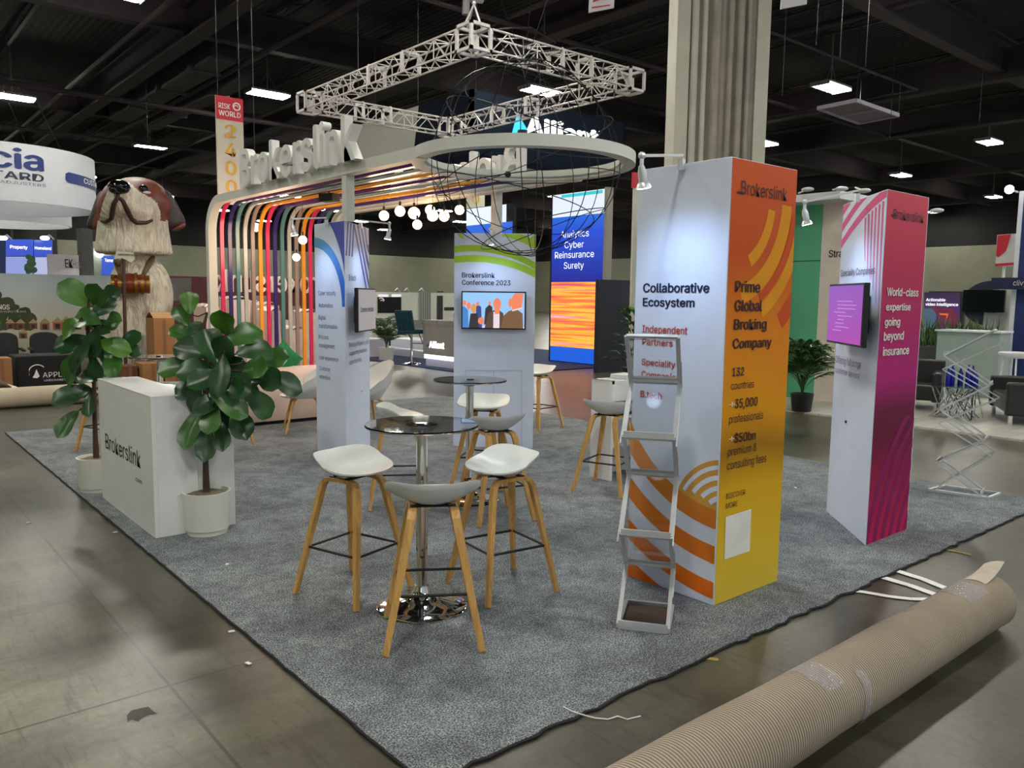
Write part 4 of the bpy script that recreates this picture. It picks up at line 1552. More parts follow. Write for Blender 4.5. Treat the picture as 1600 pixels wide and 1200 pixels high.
fl = G(966, 981, CZ); fr_ = G(1043, 990, CZ)
rack('silver zigzag brochure rack standing before the orange tower', fl, fr_ - fl, (fr_ - fl).length, .30, [.02, .25, .50, .75, 1.0, 1.25, 1.50], .35)
RK2 = thing('brochure_rack', 'silver zigzag brochure rack standing right of the magenta tower', 'brochure rack', (7.5, 2.75, CZ))
# seen from its side: crossing lattice of two frames
A_ = Vector((7.44, 3.0, CZ)); dv = (G(1553, 781, CZ) - A_); dv.z = 0; dv.normalize()
wv_ = Vector((dv.y, -dv.x, 0))
wv_ = wv_ if wv_.x > 0 else -wv_
X3 = lambda s, d, z: A_ + dv * s + wv_ * d + Vector((0, 0, z))
m = MB()
for a, b in (((0, 0), (.46, 0)), ((.08, .26), (.52, .26)), ((0, 0), (.08, .26)), ((.46, 0), (.52, .26))):
    m.bar(X3(a[0], a[1], .01), X3(b[0], b[1], .01), .022, .02)
m.build('base_frame', ALU, RK2)
lv = [.02, .26, .50, .74, .98, 1.22, 1.45]
for i in range(6):
    s0, s1 = ((.40, .04) if i % 2 == 0 else (.04, .40))
    m = MB()
    a0, a1, b0, b1 = X3(s0, 0, lv[i]), X3(s0, .24, lv[i]), X3(s1, 0, lv[i + 1]), X3(s1, .24, lv[i + 1])
    for p, q in ((a0, b0), (a1, b1), (a0, a1), (b0, b1)):
        m.bar(p, q, .012, .013)
    m.bar(a0 + Vector((0, 0, .015)), a1 + Vector((0, 0, .015)), .005, .03)
    f = m.build('shelf_frame', ALU, RK2)
    if i % 2:
        nn = (a1 - a0).cross(b0 - a0).normalized() * .003
        MB().add([a0, a1, b1, b0, a0 + nn, a1 + nn, b1 + nn, b0 + nn], [(3, 2, 1, 0), (4, 5, 6, 7), (0, 1, 5, 4), (1, 2, 6, 5), (2, 3, 7, 6), (3, 0, 4, 7)]).build('acrylic_panel', ACR, f)
for d_ in (-.02, .26):
    m = MB()
    for i in range(5):
        s0, s1 = ((.04, .46) if i % 2 == 0 else (.46, .04))
        m.bar(X3(s0, d_, lv[i] + .12 if i else .02), X3(s1, d_, lv[i + 1] + .12), .009, .009)
    m.build('side_rod', ALU, RK2)

# ================================================================== rolled carpet in the foreground
def yz_angle(px, py):
    d = ray(px, py)
    # angle below the horizontal of the plane through X and this ray
    return math.atan2(-d.z, d.y)


t1, t2 = yz_angle(1250, 1038), yz_angle(1252, 1190)
mid_, half_ = (t1 + t2) / 2, abs(t1 - t2) / 2
rr = 1.7 / (1 + math.sin(mid_) / math.sin(half_))
D_ = rr / math.sin(half_)
yr = D_ * math.cos(mid_)
xe = AY(1556, 950, yr - rr * .2).x - .05
JUTE = NT('ribbed_carpet_backing')
v_ = JUTE.coord()
xx = JUTE.xyz(v_)
wv = JUTE.n('ShaderNodeTexWave', bands_direction='X')
JUTE.l(v_, wv.inputs[0])
wv.inputs['Scale'].default_value = 22
wv.inputs['Distortion'].default_value = .6
wv.inputs['Detail'].default_value = 1
c_ = JUTE.ramp(wv.outputs[1], [(.25, lin((122, 108, 94))), (.6, lin((190, 176, 158)))])
c_ = JUTE.mix(.35, c_, JUTE.ramp(JUTE.noise(v_, 3, 3), [(.3, lin((196, 190, 184))), (.7, (1, 1, 1, 1))]), 'MULTIPLY')
JUTE.l(c_, JUTE.b.inputs['Base Color'])
JUTE.b.inputs['Roughness'].default_value = .9
JUTE.bump(wv.outputs[1], .35, .008)
JUTE = JUTE.m
t = thing('carpet_roll', 'long beige ribbed carpet roll taped shut, lying on the concrete at lower right', 'carpet roll', (2.6, yr, 0))
m = MB()
NA = 72
xs = [xe - 3.9 + 3.9 * i / 40 for i in range(41)]
vs = []
for i, x in enumerate(xs):
    for k in range(NA):
        a = 2 * PI * k / NA
        r_ = rr * (1 - .0 - .012 * math.sin(x * 5) * math.sin(a * 2)) * (1.0 + .008 * math.sin(9 * x + a))
        vs.append((x, yr + r_ * math.cos(a), max(rr + r_ * math.sin(a), .002)))
fs = [(i * NA + k, (i + 1) * NA + k, (i + 1) * NA + (k + 1) % NA, i * NA + (k + 1) % NA) for i in range(40) for k in range(NA)]
m.add(vs, fs)
m.build('outer_layer', JUTE, t, smooth=60)
# the coiled end
m = MB()
vs = []
NS = 200
for k in range(NS + 1):
    a = k / NS * 2 * PI * 6
    r_ = rr * (1 - .93 * k / NS) - .004
    for x in (xe + .004, xe - .3):
        vs.append((x + .01 * math.sin(a * .7), yr + r_ * math.cos(a), rr + r_ * math.sin(a)))
fs = [(2 * k, 2 * k + 1, 2 * k + 3, 2 * k + 2) for k in range(NS)]
m.add(vs, fs)
m.add([(xe - .06, yr + .97 * rr * math.cos(2 * PI * k / 40), rr + .97 * rr * math.sin(2 * PI * k / 40)) for k in range(40)], [tuple(range(40))])
m.build('coiled_end', pm('grey_pile_coil', (150, 144, 134), .9, var=.2, vs=40), t, smooth=60)
# loose corner flap standing up at the far end
m = MB().grid(lambda u, v: (xe - .20 + .25 * v + .02, yr + rr * math.cos(1.2 + .7 * u) * 1.02, rr + rr * math.sin(1.2 + .7 * u) * 1.02 + .06 * v * v * (.5 + u * .6)), 8, 8)
m.build('flap', pm('beige_backing', (196, 186, 170), .9, var=.08, vs=20), t, smooth=180)
TAPE = NT('clear_packing_tape')
TAPE.b.inputs['Base Color'].default_value = (.85, .85, .88, 1)
TAPE.l(TAPE.ramp(TAPE.noise(TAPE.coord(), 60, 3), [(.3, lin((178, 172, 172))), (.7, lin((222, 222, 232)))]), TAPE.b.inputs['Base Color'])
TAPE.b.inputs['Roughness'].default_value = .12
TAPE.b.inputs['Alpha'].default_value = .36
TAPE.bump(TAPE.noise(TAPE.coord(), 70, 2), .7, .01)
TAPE = TAPE.m
for xc, a0, a1, wd in ((AY(1265, 1085, yr).x, 1.15, 2.3, .13), (AY(1500, 935, yr).x, .9, 2.2, .22), (AY(1300, 1130, yr).x, 2.2, 4.2, .05)):
    m = MB().grid(lambda u, v: (xc + (v - .5) * wd + .01 * math.sin(u * 9), yr + (rr + .0035) * math.cos(a0 + 0.0 + (a1 - a0) * u) * 1.012, rr + (rr + .0035) * math.sin(a0 + (a1 - a0) * u) * 1.012), 18, 4)
    m.build('tape', TAPE, t, smooth=180)

# white packing straps between carpet and roll
STRAP = pm('white_woven_strap', (236, 236, 236), .6)
for pts, lab in ((((1318, 921), (1350, 925), (1390, 932), (1425, 936), (1455, 936)), 'crumpled white strap lying between carpet edge and roll, lowest of three'),
                 (((1372, 900), (1420, 914), (1465, 930)), 'white flat strap running from carpet edge under the roll, middle of three'),
                 (((1395, 890), (1440, 904), (1485, 922)), 'white flat strap running from carpet edge under the roll, uppermost of three')):
    P = [G(x, y, .006) for x, y in pts]
    m = MB()
    for i in range(len(P) - 1):
        m.bar(P[i], P[i + 1], .055 if len(P) < 5 else .04, .003)
    m.build('packing_strap', STRAP, label=lab, cat='strap')
YT = pm('yellow_tape', (196, 172, 92), .6)
for (a, b, w_, lab) in (((1091, 1026), (1122, 1031), .028, 'short piece of yellow tape on the concrete below the brochure rack'), ((1472, 857), (1517, 867), .02, 'short piece of yellow tape on the concrete above the straps')):
    MB().bar(G(*a, .003), G(*b, .003), w_, .003).build('floor_tape', YT, label=lab, cat='tape')
m = MB()
m.tube([G(x, y, CZ + .004) for x, y in ((880, 1104), (895, 1112), (915, 1118), (940, 1124), (960, 1118), (990, 1122), (1000, 1120))][:3] + [G(x, y, .004) for x, y in ((930, 1122), (950, 1124), (965, 1119), (980, 1124), (1001, 1119))], .003, 5)
m.build('loose_thread', STRAP, label='pale loose thread lying across the carpet edge at bottom centre', cat='thread')
# dark stain on concrete
random.seed(8)
st = [G(x, y, .0012) for x, y in ((198, 1118), (205, 1110), (222, 1106), (232, 1104), (238, 1110), (247, 1116), (232, 1117), (222, 1122), (216, 1128), (206, 1124), (199, 1129))]
MB().add(st, [tuple(range(len(st)))[::-1]]).build('floor_stain', pm('dark_stain', (44, 37, 30), .5), label='dark oily stain on the concrete at lower left', cat='stain')
# scraps of paper
for i, (x, y) in enumerate(((44, 817), (355, 882), (344, 956), (362, 987), (1243, 762), (388, 1037), (180, 832))):
    p = G(x, y, CZ + .002 if i in (1, 4) else .003)
    MB().box((p.x, p.y, p.z + .002), (.03, .018, .004), i).build('paper_scrap', STRAP, label='tiny white scrap of paper lying on the floor', cat='scrap', group='paper scraps on the floor')
# shell armchairs behind the blue tower
def shell_chair():
    t = thing('shell_armchair', '', 'chair', (0, 0, 0), 'white shell armchairs behind the blue tower')
    m = MB()
    def f(u, v, off=0):
        a = PI * 2 * u
        r = v
        ca, sa = math.cos(a), math.sin(a)
        rx, ry = .29 - off, .27 - off
        y = ry * sa * min(1, r * 1.5)
        x = rx * ca * min(1, r * 1.5)
        h = max(0, (r - .45) / .55)
        wall = max(0, (.62 - sa * .75)) if sa < .83 else 0
        return (x * (1 + .12 * h), y * (1 + .12 * h) - .03 * h * (sa < 0), .42 + .04 * r * r - off * .3 + h ** .8 * wall * .31)
    m.grid(lambda u, v: f(u, v), 40, 14)
    m.grid(lambda u, v: f(u, v, .012), 40, 14)
    m.build('seat_shell', SHELL, t, smooth=180)
    for sx in (-1, 1):
        for sy in (-1, 1):
            MB().tube([(sx * .1, sy * .1, .43), (sx * .15, sy * .15, .38), (sx * .26, sy * .25, .008)], [.018, .02, .012], 8).build('leg', OAK, t, smooth=60)
    return t


SCH = shell_chair()
for i, (p, a, lab) in enumerate((((4.38, 9.16), 1.2, 'white shell armchair with oak legs at left behind the blue tower'), ((4.93, 8.62), 1.5, 'white shell armchair with oak legs at right behind the blue tower'))):
    o = SCH if i == 0 else dup(SCH)
    o.location = (p[0], p[1], CZ)
    o.rotation_euler = (0, 0, a)
    o['label'] = lab
# ================================================================== surroundings
def slab(axis, val, x0, x1, yt, yb, th, mat, root=None, name='panel', label=None, cat=None, ypx=None, z0=None, group=None, kind=None, bevel=0):
    """upright slab in plane X or Y = val; photo pixels give its left and right ends, top and bottom"""
    F = AX if axis == 'X' else AY
    n = Vector((-1, 0, 0)) if axis == 'X' else Vector((0, -1, 0))
    yb_ = yb if yb is not None else 560
    a = F(x0, yb_, val)
    b = F(x1, yb_, val)
    ztop = F(x0, yt, val).z
    zb = a.z if yb is not None else 0.0
    if z0 is not None:
        zb = z0
    o = Vector((a.x, a.y, zb))
    M = frame(o, n)
    w_ = (M.inverted() @ Vector((b.x, b.y, zb))).x
    h_ = ztop - zb
    mb = MB().box((w_ / 2, h_ / 2, -th / 2), (w_, h_, th), M=M)
    ob = None
    if mat is not None:
        if root == 'new':
            root = thing(name, label, cat, M @ Vector((w_ / 2, 0, -th / 2)), group)
            ob = mb.build('panel', mat, root, bevel=bevel)
            return M, w_, h_, root
        ob = mb.build(name, mat, root, label=label, cat=cat, group=group, kind=kind, bevel=bevel)
    return M, w_, h_, ob


def rectp(M, x0, y0, x1, y1, mat, root, name='print', z=.004, label=None):
    return MB().add(quad(M, x0, y0, x1, y1, z), [(0, 1, 2, 3)]).build(name, mat, root, label=label)


def polyp(M, polys, mat, root, name='print', z=.005):
    m = MB()
    for p in polys:
        m.add([M @ Vector((x, y, z)) for x, y in p], [tuple(range(len(p)))])
    return m.build(name, mat, root)


def disc(cx, cy, rx, ry=None, n=18, a0=0, a1=360):
    ry = ry or rx
    return [(cx + rx * math.cos(R(a0 + (a1 - a0) * i / n)), cy + ry * math.sin(R(a0 + (a1 - a0) * i / n))) for i in range(n if a1 - a0 == 360 else n + 1)]


CREAM = pm('cream_wrap', (214, 200, 182), .8, var=.05)
TANW = pm('tan_banner', (196, 192, 176), .7, var=.02)
GOLDT = pm('gold_digit_print', (206, 158, 44), .6)
REDB = pm('red_banner_print', (196, 36, 56), .6)


# ---- hanging aisle signs
def aisle_sign(axis, val, x0, x1, yt, yb, digits, label):
    F = AX if axis == 'X' else AY
    M, w_, h_, t = slab(axis, val, x0, x1, yt, yb, .03, TANW, 'new', 'aisle_sign', label, 'hanging sign')
    rh = w_ * .82
    rectp(M, 0, h_ - rh, w_, h_, REDB, t, 'red_header')
    text_mesh('RISK', M @ Matrix.Translation((w_ * .1, h_ - rh * .52, .006)), w_ * .42, rh * .22, .001, .02).build('lettering', WP, t)
    text_mesh('WORLD', M @ Matrix.Translation((w_ * .1, h_ - rh * .83, .006)), w_ * .8, rh * .22, .001, .02).build('lettering', WP, t)
    m = MB()
    arc_band(m, M, w_, h_, (w_ * .76, h_ - rh * .36), w_ * .1, w_ * .15, 0, 360, .006, 24)
    arc_band(m, M, w_, h_, (w_ * .74, h_ - rh * .42), w_ * .07, w_ * .1, 20, 170, .006, 12)
    m.build('globe_logo', WP, t)
    n = len(digits)
    st = (h_ - rh) / (4.55)
    for i, c in enumerate(digits):
        if c == ' ':
            continue
        text_mesh(c, M @ Matrix.Translation((w_ * .5, h_ - rh - st * (.92 + i * 1.0), .006)), w_ * .38, st * .68, .001, .02, 'CENTER').build('digit', GOLDT, t)
    for s in (.1, .9):
        p = M @ Vector((w_ * s, h_, -.015))
        MB().tube([p, (p.x, p.y, 9.59)], .008, 4).build('wire', DARKMET, t)
    return t


aisle_sign('Y', 14.0, 341, 383, 149, 318, '2400', 'tall hanging aisle sign numbered 2400 under a red header, behind the standing letters')
aisle_sign('Y', 27.0, 729, 757, 222, 352, '  00', 'distant hanging aisle sign ending in 00, glimpsed through the ring')

# ---- square lighting truss
TZ0, TZ1 = 5.0, 5.28
TX0, TX1, TY0, TY1 = 6.82, 9.95, 9.0, 13.9
TRU = pm('aluminium_truss', (206, 202, 200), .45, metal=.4, var=.06, vs=20)
t = thing('lighting_truss', 'square silver box truss hanging above the ring from a chain hoist', 'truss', ((TX0 + TX1) / 2, (TY0 + TY1) / 2, TZ0))


def truss(a, b):
    a, b = Vector(a), Vector(b)
    d = (b - a).normalized()
    s = Vector((0, 0, 1)).cross(d) * .15
    u = Vector((0, 0, .14))
    m = MB()
    c = [s + u, s - u, -s - u, -s + u]
    for k in c:
        m.tube([a + k, b + k], .016, 6)
    L = (b - a).length
    n = int(L / .26)
    for i in range(n):
        p0, p1 = a + d * L * i / n, a + d * L * (i + 1) / n
        for k in range(4):
            c0, c1 = c[k], c[(k + 1) % 4]
            if i % 2:
                c0, c1 = c1, c0
            m.tube([p0 + c0, p1 + c1], .009, 4)
            if i % 3 == 0:
                m.tube([p0 + c0, p0 + c1], .009, 4)
    m.build('truss_section', TRU, t)
    for q in (.48, .7):
        m = MB()
        p = a + d * L * q
        m.bar(p + c[0], p + c[1], .07, .03).bar(p + c[2], p + c[3], .07, .03).bar(p + c[0], p + c[3], .03, .06)
        m.build('joint_plate', TRU, t)


zc = (TZ0 + TZ1) / 2
crn = [(TX0, TY0, zc), (TX1, TY0, zc), (TX1, TY1, zc), (TX0, TY1, zc)]
for i in range(4):
    a, b = Vector(crn[i]), Vector(crn[(i + 1) % 4])
    d = (b - a).normalized() * .2
    truss(a + d, b - d)
for c in crn:
    m = MB()
    c = Vector(c)
    for sx in (-1, 1):
        for sy in (-1, 1):
            m.bar(c + Vector((sx * .16, sy * .16, -.17)), c + Vector((sx * .16, sy * .16, .17)), .04, .04)
    for z in (-.16, .16):
        for s in (-1, 1):
            m.bar(c + Vector((-.18, s * .16, z)), c + Vector((.18, s * .16, z)), .04, .04).bar(c + Vector((s * .16, -.18, z)), c + Vector((s * .16, .18, z)), .04, .04)
    m.box(c + Vector((0, 0, -.05)), (.1, .1, .2))
    m.build('corner_block', TRU, t)
c0 = Vector(crn[0]) + Vector((0, 0, .012))
t2 = thing('chain_hoist', 'silver chain hoist with slings above the near corner of the truss', 'hoist', c0 + Vector((0, 0, .6)))
MB().tube([c0 + Vector((-.14, 0, .17)), c0 + Vector((0, 0, .45)), c0 + Vector((.14, 0, .17))], .015, 6).tube([c0 + Vector((0, -.14, .17)), c0 + Vector((0, 0, .45)), c0 + Vector((0, .14, .17))], .015, 6).build('sling', TRU, t2)
MB().tube([c0 + Vector((-.1, .04, .56)), c0 + Vector((.12, -.04, .56))], .09, 14).box(c0 + Vector((0, 0, .68)), (.1, .1, .1)).tube([c0 + Vector((0, 0, .44)), c0 + Vector((0, 0, .5))], .03, 8).build('motor', TRU, t2)
MB().tube([c0 + Vector((-.08, .05, .55)), c0 + Vector((-.09, .06, .3))], .05, 8).build('chain_bag', pm('grey_bag', (110, 105, 110), .8), t2)
MB().tube([c0 + Vector((0, 0, .72)), (c0.x, c0.y, 9.55)], .012, 5).build('chain', TRU, t2)
m = MB()
random.seed(2)
p = c0 + Vector((.3, 0, .15))
m.tube([p, p + Vector((.3, -.1, -.3)), p + Vector((.9, -.1, -.1)), p + Vector((1.6, -.05, .1)), p + Vector((2.2, .0, .15))], .012, 5)
m.tube([p + Vector((0, 0, .02)), p + Vector((.2, -.2, .05)), p + Vector((.6, -.12, .16)), p + Vector((1.2, 0, .1))], .014, 5)
m.build('power_cable', BLACK, t)

# ---- Alliant hanging box sign
DKNAV = pm('dark_navy_fabric', (14, 24, 38), .8, var=.1, spec=.1)
SGREY = pm('pale_grey_fabric', (176, 178, 166), .7, var=.03)
AXx, AYy = 10.6, 14.05
ZS1 = AX(737, 139, AXx).z
ZS0 = ZS1 - 1.32
xe_ = AY(977, 200, AYy).x
yfar = AX(545, 200, AXx).y
ysp = AX(646, 200, AXx).y
t = thing('hanging_box_sign', 'large dark hanging box sign with glowing white Alliant lettering and blue triangle', 'hanging sign', ((AXx + xe_) / 2, (AYy + ysp) / 2, ZS0))
th = .08
MB().box2((AXx, AYy, ZS0), (xe_, AYy + th, ZS1)).build('front_side', DKNAV, t)
# left side: dark part with a slanting end, then a pale part
Ms = frame((AXx, yfar, ZS0), (-1, 0, 0))
wS = yfar - AYy
d0, d1 = wS - (ysp - AYy), wS
hS = ZS1 - ZS0
sl = .22
for nm, pts, mt in (('left_side', [(d0 - .05, 0), (d1, 0), (d1, hS), (d0 + sl, hS)], DKNAV), ('pale_left_side', [(0, .25), (d0 - .1, 0), (d0 - .05, 0), (d0 + sl, hS), (0, hS * .98)], SGREY)):
    m = MB()
    n = len(pts)
    m.add([Ms @ Vector((x, y, 0)) for x, y in pts] + [Ms @ Vector((x, y, -th)) for x, y in pts], [tuple(range(n)), tuple(range(n, 2 * n))[::-1]] + [(i, n + i, n + (i + 1) % n, (i + 1) % n) for i in range(n)])
    m.build(nm, mt, t)
MB().box2((xe_ - th, AYy, ZS0), (xe_, yfar, ZS1)).build('right_side', DKNAV, t)
MB().box2((AXx, yfar - th, ZS0), (xe_, yfar, ZS1)).build('back_side', SGREY, t)
m = MB()
bd = .75
m.box2((AXx + .09, AYy + .09, ZS0 + .01), (AXx + bd, yfar - .1, ZS0 + .04)).box2((AXx + bd, AYy + .09, ZS0 + .01), (xe_ - .1, AYy + bd, ZS0 + .04)).box2((xe_ - bd, AYy + bd, ZS0 + .01), (xe_ - .1, yfar - .1, ZS0 + .04))
m.build('dark_underside', DKNAV, t)
MB().box2((AXx + bd, AYy + bd, ZS0 + .02), (xe_ - bd, yfar - .12, ZS0 + .05)).build('lit_underside', pm('warm_cream_fabric', (216, 200, 184), .7, emit=0), t)
Fo = Vector((AXx, AYy - .004, 0)); Fn = Vector((0, -1, 0))
GLW = pm('white_sign_glow', (255, 255, 255), .4, emit=1.6)
ptext('Alliant', (822, 210.5), (932, 236), (823, 181), Fo, Fn, GLW, t, ext=.03, bold=.035)
q = [PLN(x, y, Fo + Fn * .01, Fn) for x, y in ((799, 211), (829, 213), (808, 177))]
MB().add(q + [p + Fn * .02 for p in q], [(2, 1, 0), (3, 4, 5), (0, 1, 4, 3), (1, 2, 5, 4), (2, 0, 3, 5)]).build('blue_triangle', pm('cyan_sign_glow', (0, 200, 255), .4, emit=1.3), t)
MB().tube([(AXx + .5, AYy + .5, ZS1), (AXx + .5, AYy + .5, 9.5)], .01, 4).tube([(xe_ - .5, AYy + .5, ZS1), (xe_ - .5, AYy + .5, 9.5)], .01, 4).tube([(AXx + .5, yfar - .5, ZS1), (AXx + .5, yfar - .5, 9.5)], .01, 4).build('wire', DARKMET, t)

# ---- Alliant booth on the floor
tag(MB().box2((10.55, 13.6, .002), (17.5, 21.5, .02)).build('navy_carpet', pm('navy_rug', (34, 48, 84), .95, var=.1, vs=30), kind=None), 'navy blue booth carpet under the distant Alliant counter', 'carpet')
AC = 10.85
t = thing('bar_counter', 'grey counter with glowing white Alliant lettering and lit base', 'counter', (11.2, 15.0, .02))
a_, b_ = AX(661, 560, AC).y, 14.0
MB().box2((AC, b_, .30), (AC + .7, a_, 1.0)).build('body', pm('warm_grey_laminate', (158, 154, 150), .5, var=.03), t)
MB().box2((AC - .02, b_ - .02, 1.0), (AC + .72, a_ + .02, 1.12)).build('stone_top', pm('grey_stone', (150, 148, 144), .4, var=.25, vs=9), t)
MB().box2((AC + .05, b_ + .05, .02), (AC + .65, a_ - .05, .20)).build('base', pm('pale_base', (200, 205, 225), .5), t)
MB().box2((AC + .02, b_ + .02, .20), (AC + .68, a_ - .02, .30)).build('light_strip', pm('white_led_strip', (235, 240, 255), .5, emit=2.2), t)
ptext('Alliant', (671, 543), (694, 546), (671, 533), Vector((AC - .003, 0, 0)), Vector((-1, 0, 0)), GLW, t, ext=.01, bold=.03)
q = [PLN(x, y, Vector((AC - .01, 0, 0)), Vector((-1, 0, 0))) for x, y in ((665, 541), (671, 542), (670, 536))]
MB().add(q, [(0, 1, 2)]).build('blue_triangle', pm('dull_blue_print', (60, 90, 130), .5), t)
tag(MB().box((11.0, 14.95, 1.12 + .09), (.16, .3, .18)).build('box', pm('coral_red_card', (206, 74, 78), .6), bevel=.004), 'small red box standing on the Alliant counter', 'box')

# LED wall banners
STK = NT('streaked_led_picture')
vv = STK.coord((.1, .16, 6.5))
nz = STK.noise(vv, 1.1, 3, .55)
c_ = STK.ramp(nz, [(.3, lin((60, 50, 170))), (.38, lin((220, 60, 110))), (.46, lin((250, 120, 40))), (.54, lin((255, 190, 60))), (.60, lin((245, 120, 90))), (.68, lin((230, 180, 220))), (.75, lin((180, 90, 180)))])
STK.l(c_, STK.b.inputs['Emission Color'])
STK.b.inputs['Emission Strength'].default_value = 1.15
STK.b.inputs['Base Color'].default_value = (.02, .02, .02, 1)
STK = STK.m
BLG = gradem('blue_led_gradient', [(0, (24, 20, 130)), (.55, (20, 70, 200)), (1, (40, 130, 220))], 1.9, 2.6, s=1.1)
BLU = em('flat_blue_led', (16, 90, 210), 1.05)
WLED = em('white_led', (226, 236, 250), 1.0)
XB = 14.5
M, w_, h_, t = slab('X', XB, 857, 940, 305, 566, .12, DARKMET, 'new', 'led_wall', 'tall glowing LED banner reading Analytics Cyber Reinsurance Surety', 'LED banner', z0=.02)
V = lambda y: M.inverted().to_3x3() @ Vector((0, 0, 0)) and 0
def vz(px, py):
    return (M.inverted() @ AX(px, py, XB)).y
z1, z2, z3 = vz(860, 341), vz(857, 441), vz(857, 540)
m_ = .06
rectp(M, m_, 0.02, w_ - .02, z3, BLU, t, 'blue_picture')
rectp(M, m_, z3, w_ - .02, z2, STK, t, 'streaked_picture')
rectp(M, m_, z2, w_ - .02, z1, BLG, t, 'blue_picture')
rectp(M, m_, z1, w_ - .02, h_ - .02, WLED, t, 'white_picture')
rectp(M, w_ * .2, h_ - .12, w_ * .95, h_ - .04, em('cyan_led', (60, 200, 210), 1), t, 'cyan_stripe', z=.006)
MB().box((w_ + .05, h_ / 2, -.06), (.1, h_ + .02, .2), M=M).build('side_frame', pm('beige_grey_frame', (148, 146, 136), .6), t)
Xo, Xn = Vector((XB - .008, 0, 0)), Vector((-1, 0, 0))
for s, p0, p1, pt in (('Analytics', (876, 372), (920, 369), (876, 361.5)), ('Cyber', (882, 388), (912, 386), (882, 378)), ('Reinsurance', (867, 404), (928, 402), (867, 394)), ('Surety', (881, 420), (912, 418), (881, 410))):
    ptext(s, p0, p1, pt, Xo, Xn, em('white_text_glow', (250, 250, 255), 1.2), t, bold=-.004)
M, w_, h_, t = slab('X', 14.9, 728, 801, 326, 400, .12, DARKMET, 'new', 'led_wall', 'smaller LED banner, white over blue, behind the Conference 2023 tower', 'LED banner', z0=.02)
zb = (M.inverted() @ AX(728, 353, 14.9)).y
rectp(M, .02, .02, w_ - .02, zb, BLU, t, 'blue_picture')
rectp(M, .02, zb, w_ - .3, h_ - .02, WLED, t, 'white_picture')
tag(MB().box2((13.6, 15.75, .02), (13.75, 15.9, 3.2)).build('post', pm('white_metal', (225, 225, 228), .35)), 'slim white post left of the tall LED banner', 'post')

# teal high chairs
TEAL = pm('teal_velvet', (18, 68, 82), .7, var=.15, vs=10)


def high_chair(label, loc, rz):
    t = thing('high_chair', label, 'chair', (0, 0, 0), 'teal high chairs at the Alliant counter')
    MB().box((0, 0, .80), (.5, .5, .10)).build('seat', TEAL, t, bevel=.03)
    m = MB()
    for k in range(7):
        x = -.21 + k * .07
        m.bar((x, -.22, .84), (x * 1.02, -.34, 1.32), .075, .07, up=(1, 0, 0))
    m.build('backrest', TEAL, t, bevel=.02)
    MB().tube([(0, 0, .03), (0, 0, .76)], .03, 10).build('pole', CHROME, t)
    MB().lathe([(0, 0), (.24, 0), (.23, .02), (.05, .05), (0, .05)], n=28).build('base', CHROME, t)
    MB().tube([(-.16, .1, .74), (-.16, .26, .5), (.16, .26, .5), (.16, .1, .74)], .014, 6).build('footrest', BLACK, t)
    t.location = loc
    t.rotation_euler = (0, 0, rz)
    return t


p = G(643, 569, .02)
high_chair('teal high chair on a chrome pole at the left end of the Alliant counter', p, -1.2)
high_chair('teal high chair half hidden behind the Conference 2023 tower', (12.0, 14.9, .02), 1.2)


# ---- palms
PALM = leaf_mat('palm_green', (40, 72, 34), (74, 110, 50))


def palm(label, loc, pot_r, pot_h, potmat, h, spread, n, seed, dens=12):
    rnd = random.Random(seed)
    loc = Vector(loc)
    t = thing('potted_palm', label, 'potted plant', loc)
    MB().lathe([(0, 0), (pot_r * .82, 0), (pot_r, pot_h), (pot_r - .02, pot_h), (pot_r - .03, pot_h - .03), (0, pot_h - .03)], loc, 24).build('pot', potmat, t, smooth=35)
    m = MB()
    for k in range(n):
        a = rnd.random() * 2 * PI
        s = spread * rnd.uniform(.35, 1)
        hh = h * rnd.uniform(.6, 1) * (1.1 - .45 * s / spread)
        P = []
        for i in range(9):
            u = i / 8
            P.append(loc + Vector((math.cos(a) * s * u ** 1.6, math.sin(a) * s * u ** 1.6, pot_h - .03 + hh * math.sin(u * PI * .62) / math.sin(PI * .5))))
        m.tube(P, [.008 - .0007 * i for i in range(9)], 4)
        side = Vector((-math.sin(a), math.cos(a), 0))
        for i in range(dens):
            u = .3 + .68 * i / dens
            q = P[0].lerp(P[-1], 0) * 0
            f = u * 8
            i0 = min(int(f), 7)
            c = P[i0].lerp(P[i0 + 1], f - i0)
            d = (P[i0 + 1] - P[i0]).normalized()
            ll = s * .42 * math.sin(PI * (.15 + .8 * u)) + .05
            for sg in (-1, 1):
                e = c + (side * sg * .8 + d * .7 + Vector((0, 0, -.25))).normalized() * ll
                mm = (c + e) / 2 + Vector((0, 0, .02))
                wv_ = d * .016
                m.add([c - wv_ * .4, mm - wv_, e, mm + wv_, c + wv_ * .4], [(0, 1, 3, 4), (1, 2, 3)])
    m.build('fronds', PALM, t)
    return t


palm('small palm in white pot beside the steps left of the Alliant counter', (11.0, 18.2, .02), .22, .32, POT, .8, .55, 26, 5)
palm('leafy palm in black square pot before the green wall', G(1252, 642, .03) + Vector((0, .0, .0)), .17, .27, BLACK, .95, .72, 38, 6, 14)
# white steps and planters left of the counter
WS = pm('white_gloss', (222, 224, 232), .3, var=.02)
pa, pb = AX(604, 548, 12.0), AX(662, 556, 12.0)
tag(MB().box2((12.0, min(pa.y, pb.y), .021), (13.4, max(pa.y, pb.y) + .6, .22)).box2((12.5, min(pa.y, pb.y), .22), (13.4, max(pa.y, pb.y) + .6, .45)).build('steps', WS, bevel=.01), 'low white glossy steps beside the Alliant counter', 'steps')
tag(MB().box2((10.9, 19.2, .02), (11.7, 21.2, .5)).build('planter_box', WS, bevel=.01), 'white planter box at the left end of the navy carpet', 'planter')

